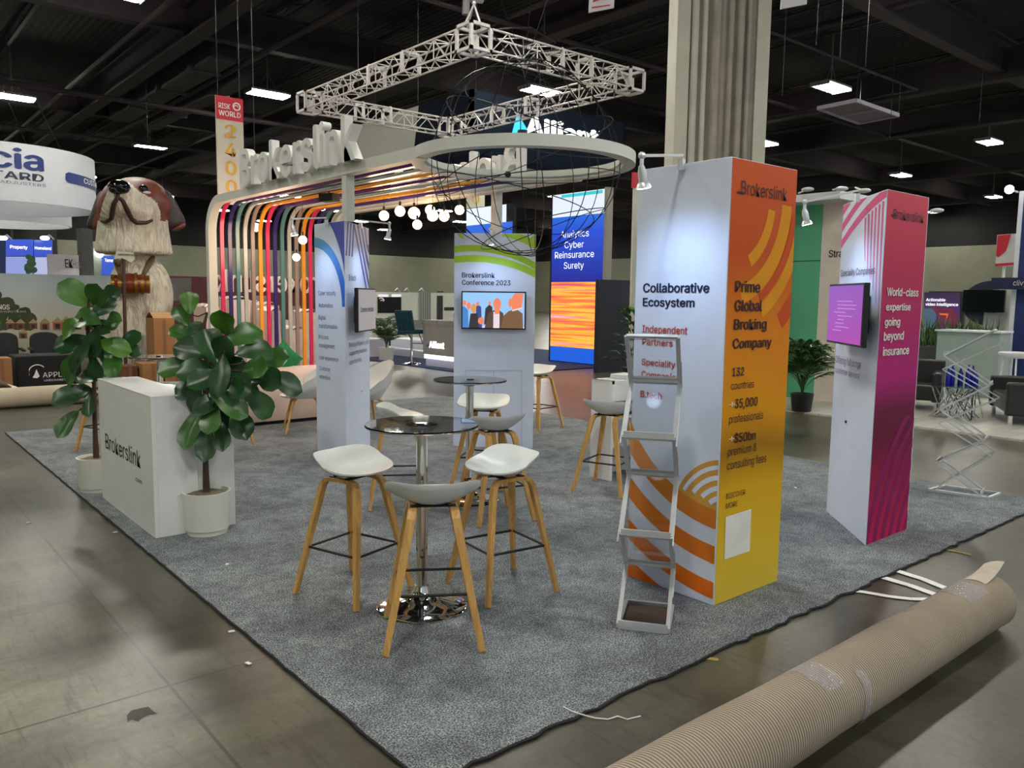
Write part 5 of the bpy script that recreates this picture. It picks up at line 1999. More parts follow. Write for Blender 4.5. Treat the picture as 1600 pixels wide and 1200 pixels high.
# ---- far booths between the blue and green towers
GW = pm('pale_booth_wall', (196, 200, 188), .7, var=.03)
M, w_, h_, t = slab('Y', 33, 583, 712, 456, None, .2, GW, 'new', 'booth_wall', 'long pale booth wall far behind between the blue and green towers', 'booth wall')
Yo, Yn = Vector((0, 33 - .01, 0)), Vector((0, -1, 0))


def rp(x0, y0, x1, y1, mat, name='print', dz=.0, O=None, N_=None, root=None):
    O = O or Yo
    N_ = N_ or Yn
    q = [PLN(x, y, O + N_ * dz, N_) for x, y in ((x0, y1), (x1, y1), (x1, y0), (x0, y0))]
    return MB().add(q, [(0, 1, 2, 3)]).build(name, mat, root or t)


rp(590, 464, 627, 489, SCREENBLK, 'screen', .02)
rp(591, 460, 607, 464, em('window_glow', (240, 225, 235), 1), 'lit_window', .02)
rp(612, 460, 627, 464, em('window_glow', (240, 225, 235), 1), 'lit_window', .02)
m = MB()
arc_band(m, frame(PLN(592, 471, Yo + Yn * .04, Yn), Yn), 1.0, .4, (.12, 0), .14, .19, 10, 130, 0, 16)
arc_band(m, frame(PLN(592, 471, Yo + Yn * .04, Yn), Yn), 1.0, .4, (.16, -.02), .07, .1, 10, 150, 0, 12)
m.build('arc_logo', WP, t)
rp(583, 500, 712, 514, pm('mid_grey_wall', (120, 120, 116), .7), 'lower_wall', .01)
CUR = NT('grey_pleated_curtain')
wv = CUR.n('ShaderNodeTexWave', bands_direction='X')
CUR.l(CUR.coord(), wv.inputs[0]); wv.inputs['Scale'].default_value = 2.4
CUR.l(CUR.ramp(wv.outputs[1], [(0, lin((92, 94, 92))), (1, lin((150, 152, 148)))]), CUR.b.inputs['Base Color'])
CUR.b.inputs['Roughness'].default_value = .9
rp(655, 456, 673, 500, CUR.m, 'curtain', .03)
rp(683, 462, 692, 500, BLACK, 'doorway', .03)
rp(683, 455, 693, 457, BLACK, 'vent', .03)
rp(694, 480, 712, 485, BLACK, 'screen', .03)
m = MB()
for x in (617, 632, 655):
    p = PLN(x, 454, Yo + Yn * .6, Yn)
    m.tube([PLN(x + 8, 456, Yo, Yn), PLN(x + 4, 450, Yo + Yn * .3, Yn), p], .025, 5)
m.build('lamp_arm', pm('white_metal', (225, 225, 228), .35), t)
palm('dark distant palm left of the steps', (13.2, 21.9, .02), .25, .3, BLACK, .9, .9, 22, 15)

# ---- dark panel, plant and narrow banner left of the orange tower
tag(MB().box2((13.2, 12.7, 0), (15.8, 12.8, AY(950, 437, 12.7).z)).build('partition', pm('dark_navy_board', (20, 26, 42), .6), None), 'dark navy partition right of the tall LED banner', 'partition')
t = thing('potted_shrub', 'leafy green shrub before the dark navy partition beside the orange tower', 'potted plant', (11.1, 9.75, 0))
MB().lathe([(0, 0), (.2, 0), (.24, .45), (.22, .45), (0, .42)], (11.1, 9.75, 0), 20).build('pot', BLACK, t)
m = MB(); rnd = random.Random(77)
for k in range(70):
    z = rnd.uniform(.55, 1.45); a = rnd.random() * 6.28; r_ = rnd.uniform(.02, .34)
    p = Vector((11.1 + r_ * math.cos(a), 9.75 + r_ * math.sin(a), z))
    leaf(m, p, (math.cos(a), math.sin(a), rnd.uniform(.2, 1.2)), rnd.uniform(.16, .26), .12, (0, 0, 1), .2, .2, rnd.choice((0, 1, 2)), .03, rnd)
m.tube([(11.1, 9.75, .4), (11.12, 9.77, 1.3)], .02, 6, mi=3)
m.build('foliage', [LEAF, LEAF3, LEAF2, BARK], t, smooth=180)
M, w_, h_, t = slab('Y', 11.0, 984, 991, 268, None, .05, pm('pole_white', (210, 208, 200), .5), 'new', 'banner_pole', 'narrow white pole with a red top just left of the orange tower', 'pole')
MB().box((w_ / 2, h_ - .15, -.025), (w_ + .06, .3, .07), M=M).build('red_top', REDB, t)

# ================================================================== left side
BDM = grad_mat('overcast_sky_print', [(0, (124, 116, 94)), (.45, (200, 196, 180)), (.7, (184, 194, 196)), (1, (152, 164, 174))], 2.4, noise=.05, rough=.6)
M, w_, h_, t = slab('Y', 19.0, -40, 300, 426, None, .1, BDM, 'new', 'backdrop_wall', 'long printed backdrop with overcast sky, trees and small houses behind the dark chairs', 'backdrop')
Yo = Vector((0, 19.0 - .006, 0))
mi_ = M.inverted()
xy = lambda px, py: (mi_ @ PLN(px, py, Yo, Yn)).xy
TREE = pm('printed_tree', (58, 68, 40), .7, var=.3, vs=4)
rnd = random.Random(4)
P = []
for i in range(60):
    px = rnd.uniform(-20, 48)
    top = 455 + max(0, px) * .75 + (6 if 10 < px < 20 else 0)
    py = rnd.uniform(top, 510)
    c = xy(px, py)
    P.append(disc(c[0], c[1], rnd.uniform(.05, .13), n=9))
for i, p in enumerate(P):
    pass
m = MB()
for i, p in enumerate(P):
    m.add([M @ Vector((x, y, .005 + i * .00004)) for x, y in p], [tuple(range(len(p)))])
m.build('tree_print', TREE, t)
HB = pm('printed_house_brown', (122, 78, 52), .7, var=.2); HR = pm('printed_roof', (176, 150, 108), .7); HP = pm('printed_house_pink', (168, 100, 82), .7); HD = pm('printed_window_dark', (52, 40, 36), .7)
m1, m2, m3, m4 = MB(), MB(), MB(), MB()
for k, (px, py, s) in enumerate(((16, 505, 1), (32, 505, 1), (52, 505, 1), (36, 520, 1), (90, 504, 1.2), (104, 503, 1.3), (-6, 505, 1), (70, 505, 1.2), (-4, 522, 1), (120, 505, 1.1), (140, 505, 1.2))):
    a = xy(px - 6 * s, py + 9 * s); b = xy(px + 6 * s, py - 1)
    z = .009 + k * .0002
    (m1 if k not in (4, 5, 7) else m3).add([M @ Vector((x, y, z)) for x, y in ((a[0], a[1]), (b[0], a[1]), (b[0], b[1]), (a[0], b[1]))], [(0, 1, 2, 3)])
    c = xy(px, py - 7 * s); l = xy(px - 8 * s, py); r_ = xy(px + 8 * s, py)
    m2.add([M @ Vector((x, y, z + .0001)) for x, y in (l, r_, c)], [(0, 1, 2)])
    a = xy(px - 3 * s, py + 8 * s); b = xy(px + 3 * s, py + 2)
    m4.add([M @ Vector((x, y, z + .00015)) for x, y in ((a[0], a[1]), (b[0], a[1]), (b[0], b[1]), (a[0], b[1]))], [(0, 1, 2, 3)])
m1.build('house_print', HB, t); m2.build('roof_print', HR, t); m3.build('house_print', HP, t); m4.build('window_print', HD, t)
ptext('RATINGS', (-24, 483.5), (15, 484), (-24, 476), Yo + Yn * .02, Yn, WP, t, bold=.02)
ptext('UNDERWRITERS', (-24, 488.5), (41, 489), (-24, 485.5), Yo + Yn * .02, Yn, pm('faded_print', (190, 186, 150), .6), t)

# blue lit panels above the backdrop
M, w_, h_, t = slab('Y', 26.0, 8, 82, 373, None, .3, pm('booth_blue_side', (30, 50, 110), .6), 'new', 'lit_panel_wall', 'glowing blue panel wall reading Property above the backdrop at far left', 'lit panels')
Yp = Vector((0, 26.0 - .01, 0))
BL1 = gradem('blue_panel_glow', [(0, (40, 70, 190)), (.6, (44, 86, 205)), (1, (120, 170, 240))], AY(10, 401, 26).z, 1.0, s=.95)
rp(9, 374, 52, 400, BL1, 'blue_panel', .01, Yp)
rp(53, 375, 82, 402, BL1, 'blue_panel', .01, Yp)
rp(9, 401, 52, 440, em('pale_blue_glow', (150, 165, 230), .8), 'picture', .01, Yp)
rp(53, 402, 82, 440, em('white_lilac_glow', (190, 198, 235), .8), 'picture', .01, Yp)
ptext('Property', (16, 388), (43, 389), (16, 383), Yp + Yn * .03, Yn, GLW, t, bold=.02)
ptext('Homeland', (54.5, 389.5), (80, 392), (54.5, 385), Yp + Yn * .03, Yn, GLW, t, bold=.02)
m = MB(); rnd = random.Random(3)
for i in range(26):
    c = PLN(rnd.uniform(41, 54), rnd.uniform(401, 425), Yp + Yn * (.02 + i * .0004), Yn)
    Mx = frame(c, Yn)
    m.add([Mx @ Vector((x, y, 0)) for x, y in disc(0, 0, rnd.uniform(.04, .09), n=7)], [tuple(range(7))])
m.build('tree_print', pm('printed_conifer', (70, 104, 70), .7, var=.3), t)
for px, lab in ((4, 'bright white arm lamp at the left end of the blue panels'), (70, 'bright white arm lamp over the right blue panel')):
    a = PLN(px, 372, Yp + Yn * .5, Yn); b = PLN(px + 14, 374, Yp, Yn)
    tt = thing('arm_lamp', lab, 'lamp', b)
    MB().tube([b, (a + b) / 2 + Vector((0, 0, .1)), a], .025, 6).build('arm', WS, tt)
    MB().ball(a, .12, 12, 8, sc=(1, 1, .5)).build('lamp_head', pm('lamp_head_glow', (255, 255, 255), .4, emit=6), tt)
M, w_, h_, t = slab('Y', 25.0, 82, 130, 397, None, .1, pm('offwhite_board', (206, 202, 206), .7), 'new', 'white_booth_wall', 'white booth wall lettered EKHost beside the dark pillar', 'booth wall')
ptext('EK', (102, 418), (114, 419.5), (102, 405), Vector((0, 24.98, 0)), Yn, BLACKINK, t, bold=.02)
ptext('Host', (114.5, 419), (127, 419.5), (114.5, 406), Vector((0, 24.98, 0)), Yn, pm('grey_print', (120, 118, 124), .6), t, bold=-.005)
tag(MB().box2((AY(-60, 400, 26.5).x, 26.5, 0), (AY(8, 400, 26.5).x, 26.7, AY(0, 396, 26.5).z)).build('white_booth_wall', pm('offwhite_board', (206, 202, 206), .7)), 'white booth wall at the left frame edge above the backdrop', 'booth wall')
DPIL = pm('dark_grey_pillar', (84, 84, 80), .7, var=.1)
tag(MB().box2((AY(127, 400, 28).x, 28, 0), (AY(146, 400, 28).x, 28.5, AY(136, 357, 28).z)).build('pillar', DPIL), 'dark grey hall pillar left of the dog statue', 'pillar')
tag(MB().box2((AY(20, 350, 33).x, 33, 0), (AY(88, 350, 33).x, 33.6, AY(50, 338, 33).z)).build('pillar', pm('dark_cladding', (46, 46, 44), .8)), 'wide dark pillar rising behind the blue lit panels', 'pillar')
M, w_, h_, t = slab('Y', 29.0, 147, 180, 388, None, .1, pm('greenish_board', (150, 160, 146), .7), 'new', 'booth_wall', 'pale booth wall with a small blue lit panel behind the dog statue', 'booth wall')
rp(159, 400, 178, 430, em('blue_flat_glow', (40, 84, 200), .9), 'blue_panel', .01, Vector((0, 28.99, 0)))
ptext('Terror', (164, 409), (177, 410), (164, 404), Vector((0, 28.96, 0)), Yn, GLW, t, bold=.02)
tag(MB().ball(AY(155, 396, 28.8), .14, 10, 8).tube([AY(155, 396, 28.8), AY(155, 394, 29.0)], .03, 6).build('arm_lamp', pm('lamp_head_glow', (255, 255, 255), .4, emit=6)), 'small bright lamp left of the dog statue neck', 'lamp')


# round hanging signs
def ring_sign(label, c, rad, z0, z1):
    t = thing('round_hanging_sign', label, 'hanging sign', (c.x, c.y, z0))
    MB().lathe([(rad - .06, z0), (rad, z0), (rad, z1), (rad - .06, z1), (rad - .06, z0)], (c.x, c.y, 0), 80).build('drum', pm('white_drum_fabric', (214, 216, 224), .8, var=.02), t, smooth=40)
    m = MB()
    for k in range(3):
        a = k * 2.1 + .4
        m.tube([(c.x + rad * .9 * math.cos(a), c.y + rad * .9 * math.sin(a), z1), (c.x, c.y, 9.0)], .012, 4)
    m.build('wire', DARKMET, t)
    return t


def on_drum(s, c, rad, ang0, z, h, w_, mat, root, bold=.0):
    """lettering bent round a drum; ang0 = direction of the first letter seen from the drum centre"""
    def wf(x, y, q):
        a = ang0 + x / rad
        return Vector((c.x + (rad + .012 + q) * math.cos(a), c.y + (rad + .012 + q) * math.sin(a), z + y))
    text_mesh(s, None, w_, h, .002, bold, warp=wf, res=4).build('lettering', mat, root)


dirv = ray(-8, 285); dist = 21.0
c = CAM + dirv * (dist / dirv.dot(_F)); R1 = 140 / FPX * 21 * 1.0
t = ring_sign('large white round hanging sign lettered in dark blue at upper left', c, R1, c.z - .66, c.z + .72)
NVB = pm('royal_navy_print', (36, 58, 124), .6)
face = math.atan2(-c.y, -c.x)          # direction from the drum to the camera
R1_ = R1
on_drum('acia', c, R1, face - .25, c.z + .12, .46, 1.62, NVB, t, .03)
on_drum('CUSTARD', c, R1, face - .41, c.z - .14, .17, 2.0, pm('dark_grey_navy_print', (44, 48, 66), .6), t, .02)
on_drum('INSURANCE ADJUSTERS', c, R1, face - .41, c.z - .26, .07, 2.05, pm('grey_print', (120, 118, 124), .6), t)
m = MB()
pts = []
a0_, a1_ = face + .70, face + 1.5
for k in range(20):
    for z in (c.z - .06 - .05 * k / 19, c.z + .20 - .05 * k / 19):
        a = a0_ + (a1_ - a0_) * k / 19
        zz = z + (.05 if (k == 0 and z < c.z) else (-.05 if k == 0 else 0))
        pts.append((c.x + (R1 + .014) * math.cos(a), c.y + (R1 + .014) * math.sin(a), zz))
m.add(pts, [(2 * k, 2 * k + 2, 2 * k + 3, 2 * k + 1) for k in range(19)])
m.build('blue_stripe', NVB, t)
on_drum('CUSTARD', c, R1 + .01, face + .98, c.z + .0, .13, 1.2, WP, t, .02)
dirv = ray(-2, 334); c2 = CAM + dirv * (26 / dirv.dot(_F))
ring_sign('smaller white round hanging sign below the large drum at far left', c2, 100 / FPX * 26, c2.z - .34, c2.z + .34)

# ---- the giant St Bernard dog statue
def dog():
    base = G(214, 598, 0)
    s = (base - CAM).dot(_F) / FPX            # metres per photo pixel at the statue
    n = Vector((-math.sin(YAW), -math.cos(YAW), 0)); rt = Vector((math.cos(YAW), -math.sin(YAW), 0)); up = Vector((0, 0, 1))
    vd = (CAM - base); vd.z = 0; vd.normalize()
    n = vd; rt = Vector((-vd.y, vd.x, 0))      # the statue faces the visitor

    def L(px, py, dep=0.0):                   # depth towards the viewer, metres
        return PLN(px, py, base + n * dep, n)
    t = thing('dog_statue', 'giant sitting St Bernard dog statue looking up with a small barrel on its chest', 'statue', (base.x, base.y, 0))
    mb = MB()
    Mf = Matrix((rt, n, up)).transposed().to_4x4()

    def E(px, py, dep, rx, ry, rz, tilt=0):
        T = Matrix.Translation(L(px, py, dep)) @ Mf @ Matrix.Rotation(R(tilt), 4, 'Y') @ Matrix.Diagonal((rx * s, ry, rz * s, 1))
        mb.ball((0, 0, 0), 1, 32, 20, M=T)
    # chest, shoulders, haunches, forelegs, paws
    E(220, 462, .0, 47, .55, 66)
    E(218, 520, -.1, 52, .65, 80)
    E(180, 560, -.1, 30, .55, 44)
    E(254, 560, -.1, 30, .55, 44)
    E(196, 520, .3, 20, .28, 80)
    E(240, 520, .3, 20, .28, 80)
    E(194, 590, .5, 22, .4, 12)
    E(242, 590, .5, 22, .4, 12)
    # ruff: broad block of neck with an overhanging hem, then the head
    T = Matrix.Translation(L(210, 398, .1)) @ Mf
    mb.lathe([(0, 0), (52 * s, 0), (54.5 * s, .05), (52 * s, 22 * s), (49 * s, 48 * s), (40 * s, 66 * s), (0, 72 * s)], n=40, M=T, sy=.85)
    E(208, 345, .05, 50, .62, 34)
    E(214, 322, -.05, 50, .62, 40)
    E(216, 306, -.12, 42, .55, 28)
    # upturned muzzle and flews
    E(186, 312, .55, 24, .45, 26)
    E(170, 322, .42, 16, .4, 26, 6)
    E(205, 322, .45, 24, .42, 28, -16)
    E(222, 332, .30, 24, .4, 22, -10)
    E(232, 322, .1, 22, .45, 28)
    E(186, 298, .66, 17, .38, 13)
    o = mb.build('tmp', WHITE)
    r_ = o.modifiers.new('r', 'REMESH'); r_.mode = 'VOXEL'; r_.voxel_size = .032; r_.use_smooth_shade = True
    sm = o.modifiers.new('s', 'SMOOTH'); sm.factor = .6; sm.iterations = 6
    dg = bpy.context.evaluated_depsgraph_get()
    me = bpy.data.meshes.new_from_object(o.evaluated_get(dg))
    bpy.data.objects.remove(o)
    FUR = NT('cream_fur_plaster')
    v = FUR.coord((1, 1, .22))
    nz_ = FUR.noise(v, 8, 3, .6, 2.0)
    FUR.l(FUR.ramp(nz_, [(.3, lin((168, 160, 138))), (.6, lin((214, 208, 190)))]), FUR.b.inputs['Base Color'])
    FUR.b.inputs['Roughness'].default_value = .6
    FUR.bump(nz_, .9, .07)
    BRN = pm('russet_fur_paint', (112, 54, 38), .5, var=.35, vs=5)
    DGR = pm('charcoal_fur_paint', (58, 50, 50), .5, var=.3, vs=6)
    BLK = pm('glossy_black', (12, 12, 12), .12)
    me.materials.clear()
    for m_ in (FUR.m, BRN, DGR):
        me.materials.append(m_)
    for p in me.polygons:
        q = p.center - CAM
        d = q.dot(_F)
        x = 800 + FPX * q.dot(CR) / d
        y = 600 - FPX * q.dot(CU) / d
        dep = (p.center - base).dot(n)
        mi_ = 0
        if y < 345:
            # patch over the right eye and cheek, running down to the ear; white blaze beside the nose
            def ip(T_):
                for (ya_, xa_), (yb_, xb_) in zip(T_, T_[1:]):
                    if y <= yb_:
                        return xa_ + (xb_ - xa_) * max(0, (y - ya_)) / (yb_ - ya_)
                return T_[-1][1]
            if x > ip(((270, 194), (284, 200), (300, 219), (309, 236), (318, 246), (330, 250), (360, 252))):
                mi_ = 1
            if x < ip(((270, 188), (280, 186), (288, 176), (300, 168), (310, 163), (330, 157), (360, 154))):
                mi_ = 1
            if dep < -.28:
                mi_ = 2
        p.material_index = mi_
        p.use_smooth = True
    off = wloc(t)
    for v_ in me.vertices:
        v_.co -= off
    b = bpy.data.objects.new('body', me)
    COL.objects.link(b); b.parent = t

    def slabshape(name, pts, dep, th, mat, sub=2):
        """thick rounded flap from an outline"""
        P = [L(x, y, dep + (q[0] if q else 0)) for x, y, *q in pts]
        c = sum(P, Vector()) / len(P)
        k = len(P)
        F_ = [c + (p - c) * .72 + n * th for p in P]
        B_ = [c + (p - c) * .72 - n * th for p in P]
        m = MB()
        m.add(P + F_ + B_ + [c + n * th * 1.2, c - n * th * 1.2],
              [(i, (i + 1) % k, k + (i + 1) % k, k + i) for i in range(k)] + [((i + 1) % k, i, 2 * k + i, 2 * k + (i + 1) % k) for i in range(k)] +
              [(k + i, k + (i + 1) % k, 3 * k) for i in range(k)] + [(2 * k + (i + 1) % k, 2 * k + i, 3 * k + 1) for i in range(k)])

        def md(o):
            q = o.modifiers.new('s', 'SUBSURF'); q.levels = sub; q.render_levels = sub
        return m.build(name, mat, t, smooth=180, mods=md)
    slabshape('ear', [(249, 290), (262, 294), (274, 308), (284, 330), (293, 345), (290, 358), (274, 362), (256, 360), (247, 350), (246, 320)], .0, .12, DGR)
    slabshape('ear_lining', [(250, 298), (259, 302), (263, 318), (264, 340), (262, 357), (250, 360), (243, 350), (248, 325)], .12, .08, BRN)
    slabshape('ear_lining', [(275, 352), (292, 344), (292, 356), (276, 362), (262, 361)], .06, .09, BRN)
    slabshape('ear', [(162, 290), (152, 300), (146, 318), (138, 340), (131, 356), (140, 362), (154, 362), (162, 350), (162, 320)], .0, .12, DGR)
    slabshape('ear_lining', [(161, 300), (154, 312), (147, 335), (140, 357), (150, 363), (160, 358), (162, 330)], .10, .08, BRN)
    m = MB()
    m.ball((0, 0, 0), 1, 20, 14, M=Matrix.Translation(L(186, 292, 1.02)) @ Mf @ Matrix.Diagonal((15 * s, .18, 10.5 * s, 1)))
    for x in (178, 194):
        m.ball((0, 0, 0), 1, 14, 10, M=Matrix.Translation(L(x, 296, 1.08)) @ Mf @ Matrix.Diagonal((7 * s, .13, 6 * s, 1)))
    m.build('nose', BLK, t, smooth=180)
    bpy.context.view_layer.update()

    def onbody(x, y, lift=.008, dflt=.6):
        tg = L(x, y, 0)
        d = (tg - CAM).normalized()
        hit, loc, nn, _ = b.ray_cast(CAM - off, d)
        return (loc + off - d * lift) if hit else L(x, y, dflt)
    e = onbody(224, 296, -.02)
    m = MB(); m.ball(e, .085, 16, 12); m.build('eye', BLK, t, smooth=180)
    m = MB(); m.ball(onbody(229, 301, -.02), .06, 14, 10, sc=(1.3, 1, .5)); m.build('eye_white', pm('eye_blue_white', (190, 200, 220), .3), t, smooth=180)
    MO_ = pm('dark_lip', (48, 34, 24), .5)

    def lip(pts, name='lip', r_=.03, mat=MO_, lift=.0):
        P = []
        for i in range(len(pts) - 1):
            for k in range(4):
                u = k / 4
                P.append(onbody(pts[i][0] * (1 - u) + pts[i + 1][0] * u, pts[i][1] * (1 - u) + pts[i + 1][1] * u, lift))
        P.append(onbody(*pts[-1], lift))
        rs = [r_ * (.55 + .45 * math.sin(PI * min(1, (i + 1) / len(P)))) for i in range(len(P))]
        return MB().tube(P, rs, 7).build(name, mat, t, smooth=180)
    lip([(185, 301), (184, 308), (178, 318), (176, 330), (174, 341), (166, 347), (158, 345)], r_=.045)
    lip([(185, 308), (192, 314), (198, 327), (206, 342), (214, 348), (228, 348), (238, 344)], r_=.045)
    bc = L(204, 444, .74)
    Mb_ = Matrix.Translation(bc) @ Mf @ Matrix.Rotation(R(90), 4, 'Y')
    WOODB = pm('varnished_barrel_wood', (112, 44, 24), .2, var=.25, vs=8)
    BRASS = pm('brass', (150, 112, 50), .3, metal=.8)
    h_ = 26 * s
    MB().lathe([(0, -h_), (11.5 * s, -h_), (13 * s, -h_ * .8), (16 * s, 0), (13 * s, h_ * .8), (11.5 * s, h_), (0, h_)], n=28, M=Mb_).build('barrel', WOODB, t, smooth=50)
    for q, r_ in ((-.90, 12.2), (-.55, 14.2), (.28, 15.7), (.60, 14.0), (.9, 12.2)):
        MB().lathe([(r_ * s, q * h_ - .03), (r_ * s + .014, q * h_ - .025), (r_ * s + .014, q * h_ + .025), (r_ * s, q * h_ + .03)], n=28, M=Mb_).build('hoop', BRASS, t, smooth=40)
    STR = pm('olive_strap', (92, 78, 44), .7)
    for P in (((240, 402), (233, 412), (224, 430)), ((181, 404), (184, 415), (189, 432))):
        lip(P, 'collar_strap', .055, STR, .03)
    return t, L, n, s


DOG, DL, Dnn, Ds = dog()
pb = DL(197, 600, 1.3); pb.z = 0
t = thing('pole_sign', 'small pale sign on a tall thin brown pole standing before the dog statue', 'sign', pb)
MB().tube([pb, DL(193, 400, 1.3)], .03, 6).build('pole', pm('dark_brown_wood', (62, 42, 32), .6), t)
Pq = [DL(x, y, 1.34) for x, y in ((178, 405), (190, 403), (205, 410), (211, 405), (209, 395), (196, 393), (182, 392))]
MB().add(Pq + [p - Dnn * .04 for p in Pq], [tuple(range(7)), tuple(range(7, 14))[::-1]] + [(i, 7 + i, 7 + (i + 1) % 7, (i + 1) % 7) for i in range(7)]).build('sign_board', pm('pale_sign_board', (186, 184, 168), .7), t)
a_ = frame(DL(184, 399, 1.36), Dnn)
text_mesh('UNDERWRITERS', a_, 22 * Ds, 2.4 * Ds, .001, .02).build('lettering', BLACKINK, t)

# ---- dark table, chairs, cartons, carpet rolls
tx0, tx1 = AY(26, 590, 15.2).x, AY(97, 590, 15.2).x
t = thing('clothed_table', 'black cloth covered table with white Applied Underwriters lettering at left', 'table', ((tx0 + tx1) / 2, 15.5, 0))
MB().box2((tx0, 15.2, 0.002), (tx1 + .3, 15.9, AY(60, 556, 15.2).z)).build('cloth', pm('black_cloth', (20, 20, 24), .85, var=.2), t, bevel=.02)
To = Vector((0, 15.19, 0))
ptext('APPLIED', (67, 590), (118, 594), (67, 582), To, Yn, WP, t, bold=.0)
ptext('UNDERWRITERS', (69, 596), (113, 598), (69, 593), To, Yn, WP, t, bold=.0)
q = [PLN(x, y, To + Yn * .004, Yn) for x, y in ((51, 590), (58, 591), (62, 588), (57, 577), (54, 585))]
m = MB().add(q, [tuple(range(5))])
Mq = frame(PLN(46, 592, To + Yn * .004, Yn), Yn)
arc_band(m, Mq, .5, .4, (.12, .1), .12, .135, 40, 200, 0, 16)
m.build('ship_logo', WP, t)
DKF = pm('charcoal_upholstery', (40, 42, 46), .8, var=.12, vs=12)


def side_chair(label, x0, x1, y):
    a, b = AY(x0, 520, y), AY(x1, 520, y)
    w_ = b.x - a.x
    cx_ = (a.x + b.x) / 2
    t = thing('upholstered_chair', label, 'chair', (cx_, y, 0), 'dark chairs behind the black table')
    m = MB()
    m.prism([(cx_ - w_ / 2 + w_ * .5 * (1 - math.cos(k * PI / 12)), 0) for k in range(1)], 0, 0) if False else None
    prof = [(cx_ + w_ / 2 * math.cos(R(k * 15)) * 1.0, .78 + .17 * math.sin(R(k * 15)) ** .6) for k in range(13)]
    prof = [(cx_ + w_ / 2, .5)] + prof + [(cx_ - w_ / 2, .5)]
    nP = len(prof)
    m.add([(p[0], y, p[1]) for p in prof] + [(p[0], y + .07, p[1]) for p in prof], [tuple(range(nP))[::-1], tuple(range(nP, 2 * nP))] + [(i, (i + 1) % nP, nP + (i + 1) % nP, nP + i) for i in range(nP)])
    m.build('backrest', DKF, t, bevel=.015)
    MB().box((cx_, y - .24, .45), (w_, .5, .1)).build('seat', DKF, t, bevel=.03)
    for sx in (-1, 1):
        for dy in (-.42, .0):
            MB().tube([(cx_ + sx * (w_ / 2 - .04), y + dy, .41), (cx_ + sx * (w_ / 2 - .02), y + dy, .002)], .015, 6).build('leg', BLACK, t)
        MB().bar((cx_ + sx * (w_ / 2 + .02), y, .66), (cx_ + sx * (w_ / 2 + .02), y - .4, .64), .05, .03).build('armrest', BLACK, t)


side_chair('charcoal upholstered chair at the left frame edge behind the black table', -14, 28, 16.8)
side_chair('charcoal upholstered chair behind the middle of the black table', 46, 92, 16.8)
CARD = pm('brown_cardboard', (158, 112, 70), .85, var=.08, vs=4)


def carton(label, x0, x1, yt, Y, z0=0, d=.45, flap=True, rz=0, y1=None, mat=None):
    a, b = AY(x0, 540, Y), AY(x1, 540, Y)
    zt = AY((x0 + x1) / 2, yt, Y).z
    c = Vector(((a.x + b.x) / 2, Y + d / 2, 0))
    w_ = b.x - a.x
    t = thing('carton', label, 'box', (c.x, c.y, z0))
    MB().box((c.x, c.y, (z0 + zt) / 2), (w_, d, zt - z0), rz).build('box_body', mat or CARD, t, bevel=.005)
    if flap:
        m = MB()
        m.add([(c.x - w_ / 2, c.y - d / 2, zt), (c.x + w_ / 2, c.y - d / 2, zt), (c.x + w_ / 2, c.y - .02, zt + .1), (c.x - w_ / 2, c.y - .02, zt + .1),
               (c.x - w_ / 2, c.y + d / 2, zt), (c.x + w_ / 2, c.y + d / 2, zt), (c.x + w_ / 2, c.y + .0, zt + .1), (c.x - w_ / 2, c.y + .0, zt + .1)], [(0, 1, 2, 3), (5, 4, 7, 6)])
        m.build('flap', pm('pale_cardboard', (196, 156, 110), .85), t)
    MB().box((c.x, c.y - d / 2 - .002, (z0 + zt) / 2), (.05, .003, (zt - z0) * .96), rz).build('tape', pm('brown_tape', (130, 92, 58), .4), t)


carton('tall brown carton standing right of the dog statue', 241, 274, 497, 14.6)
carton('wide low brown carton before the dog statue, left one', 222, 254, 568, 13.8, flap=False)
carton('wide low brown carton before the dog statue, right one', 256, 292, 566, 13.9, flap=False)
carton('brown carton at the left frame edge beside the black table', -14, 17, 560, 15.0, flap=False)
carton('small dark brown carton left of the third glass table', 190, 214, 572, 14.0, flap=False, mat=pm('dark_cardboard', (104, 70, 46), .85))
ROLLM = pm('cream_carpet_roll', (190, 178, 156), .85, var=.06, vs=3)


def croll(label, a, b, r_, mat=ROLLM):
    a, b = Vector(a), Vector(b)
    t = thing('carpet_roll', label, 'carpet roll', ((a + b) / 2).xy.to_3d())
    d = (b - a).normalized()
    MB().tube([a, a + (b - a) * .3, a + (b - a) * .7, b], [r_, r_ * 1.02, r_ * .98, r_], 28).build('rolled_carpet', mat, t, smooth=60)
    for e, s in ((a, -1), (b, 1)):
        m = MB()
        p0, q0, _ = basis(d)
        P = []
        for k in range(61):
            an = k / 60 * 2 * PI * 4
            rr_ = r_ * (.95 - .85 * k / 60)
            P.append(e + d * s * .004 + (p0 * math.cos(an) + q0 * math.sin(an)) * rr_)
        m.tube(P, .008, 4)
        m.build('coil_edge', pm('shadow_beige', (110, 98, 82), .9), t)


croll('cream carpet roll lying on the floor at the far left', (-1.5, 13.5, .15), (3.05, 13.55, .15), .15)
m = MB().grid(lambda u, v: (.9 + 1.6 * u, 13.85 + .5 * v + .1 * math.sin(u * 7), .12 + .33 * math.sin(PI * min(1, u * 1.2 + .05)) ** .8 * (1 - .5 * v) + .04 * math.sin(u * 16 + v * 7)), 26, 10)
tag(m.build('crumpled_wrap', CREAM, smooth=180), 'crumpled cream wrapping heaped behind the cream roll at far left', 'wrapping')

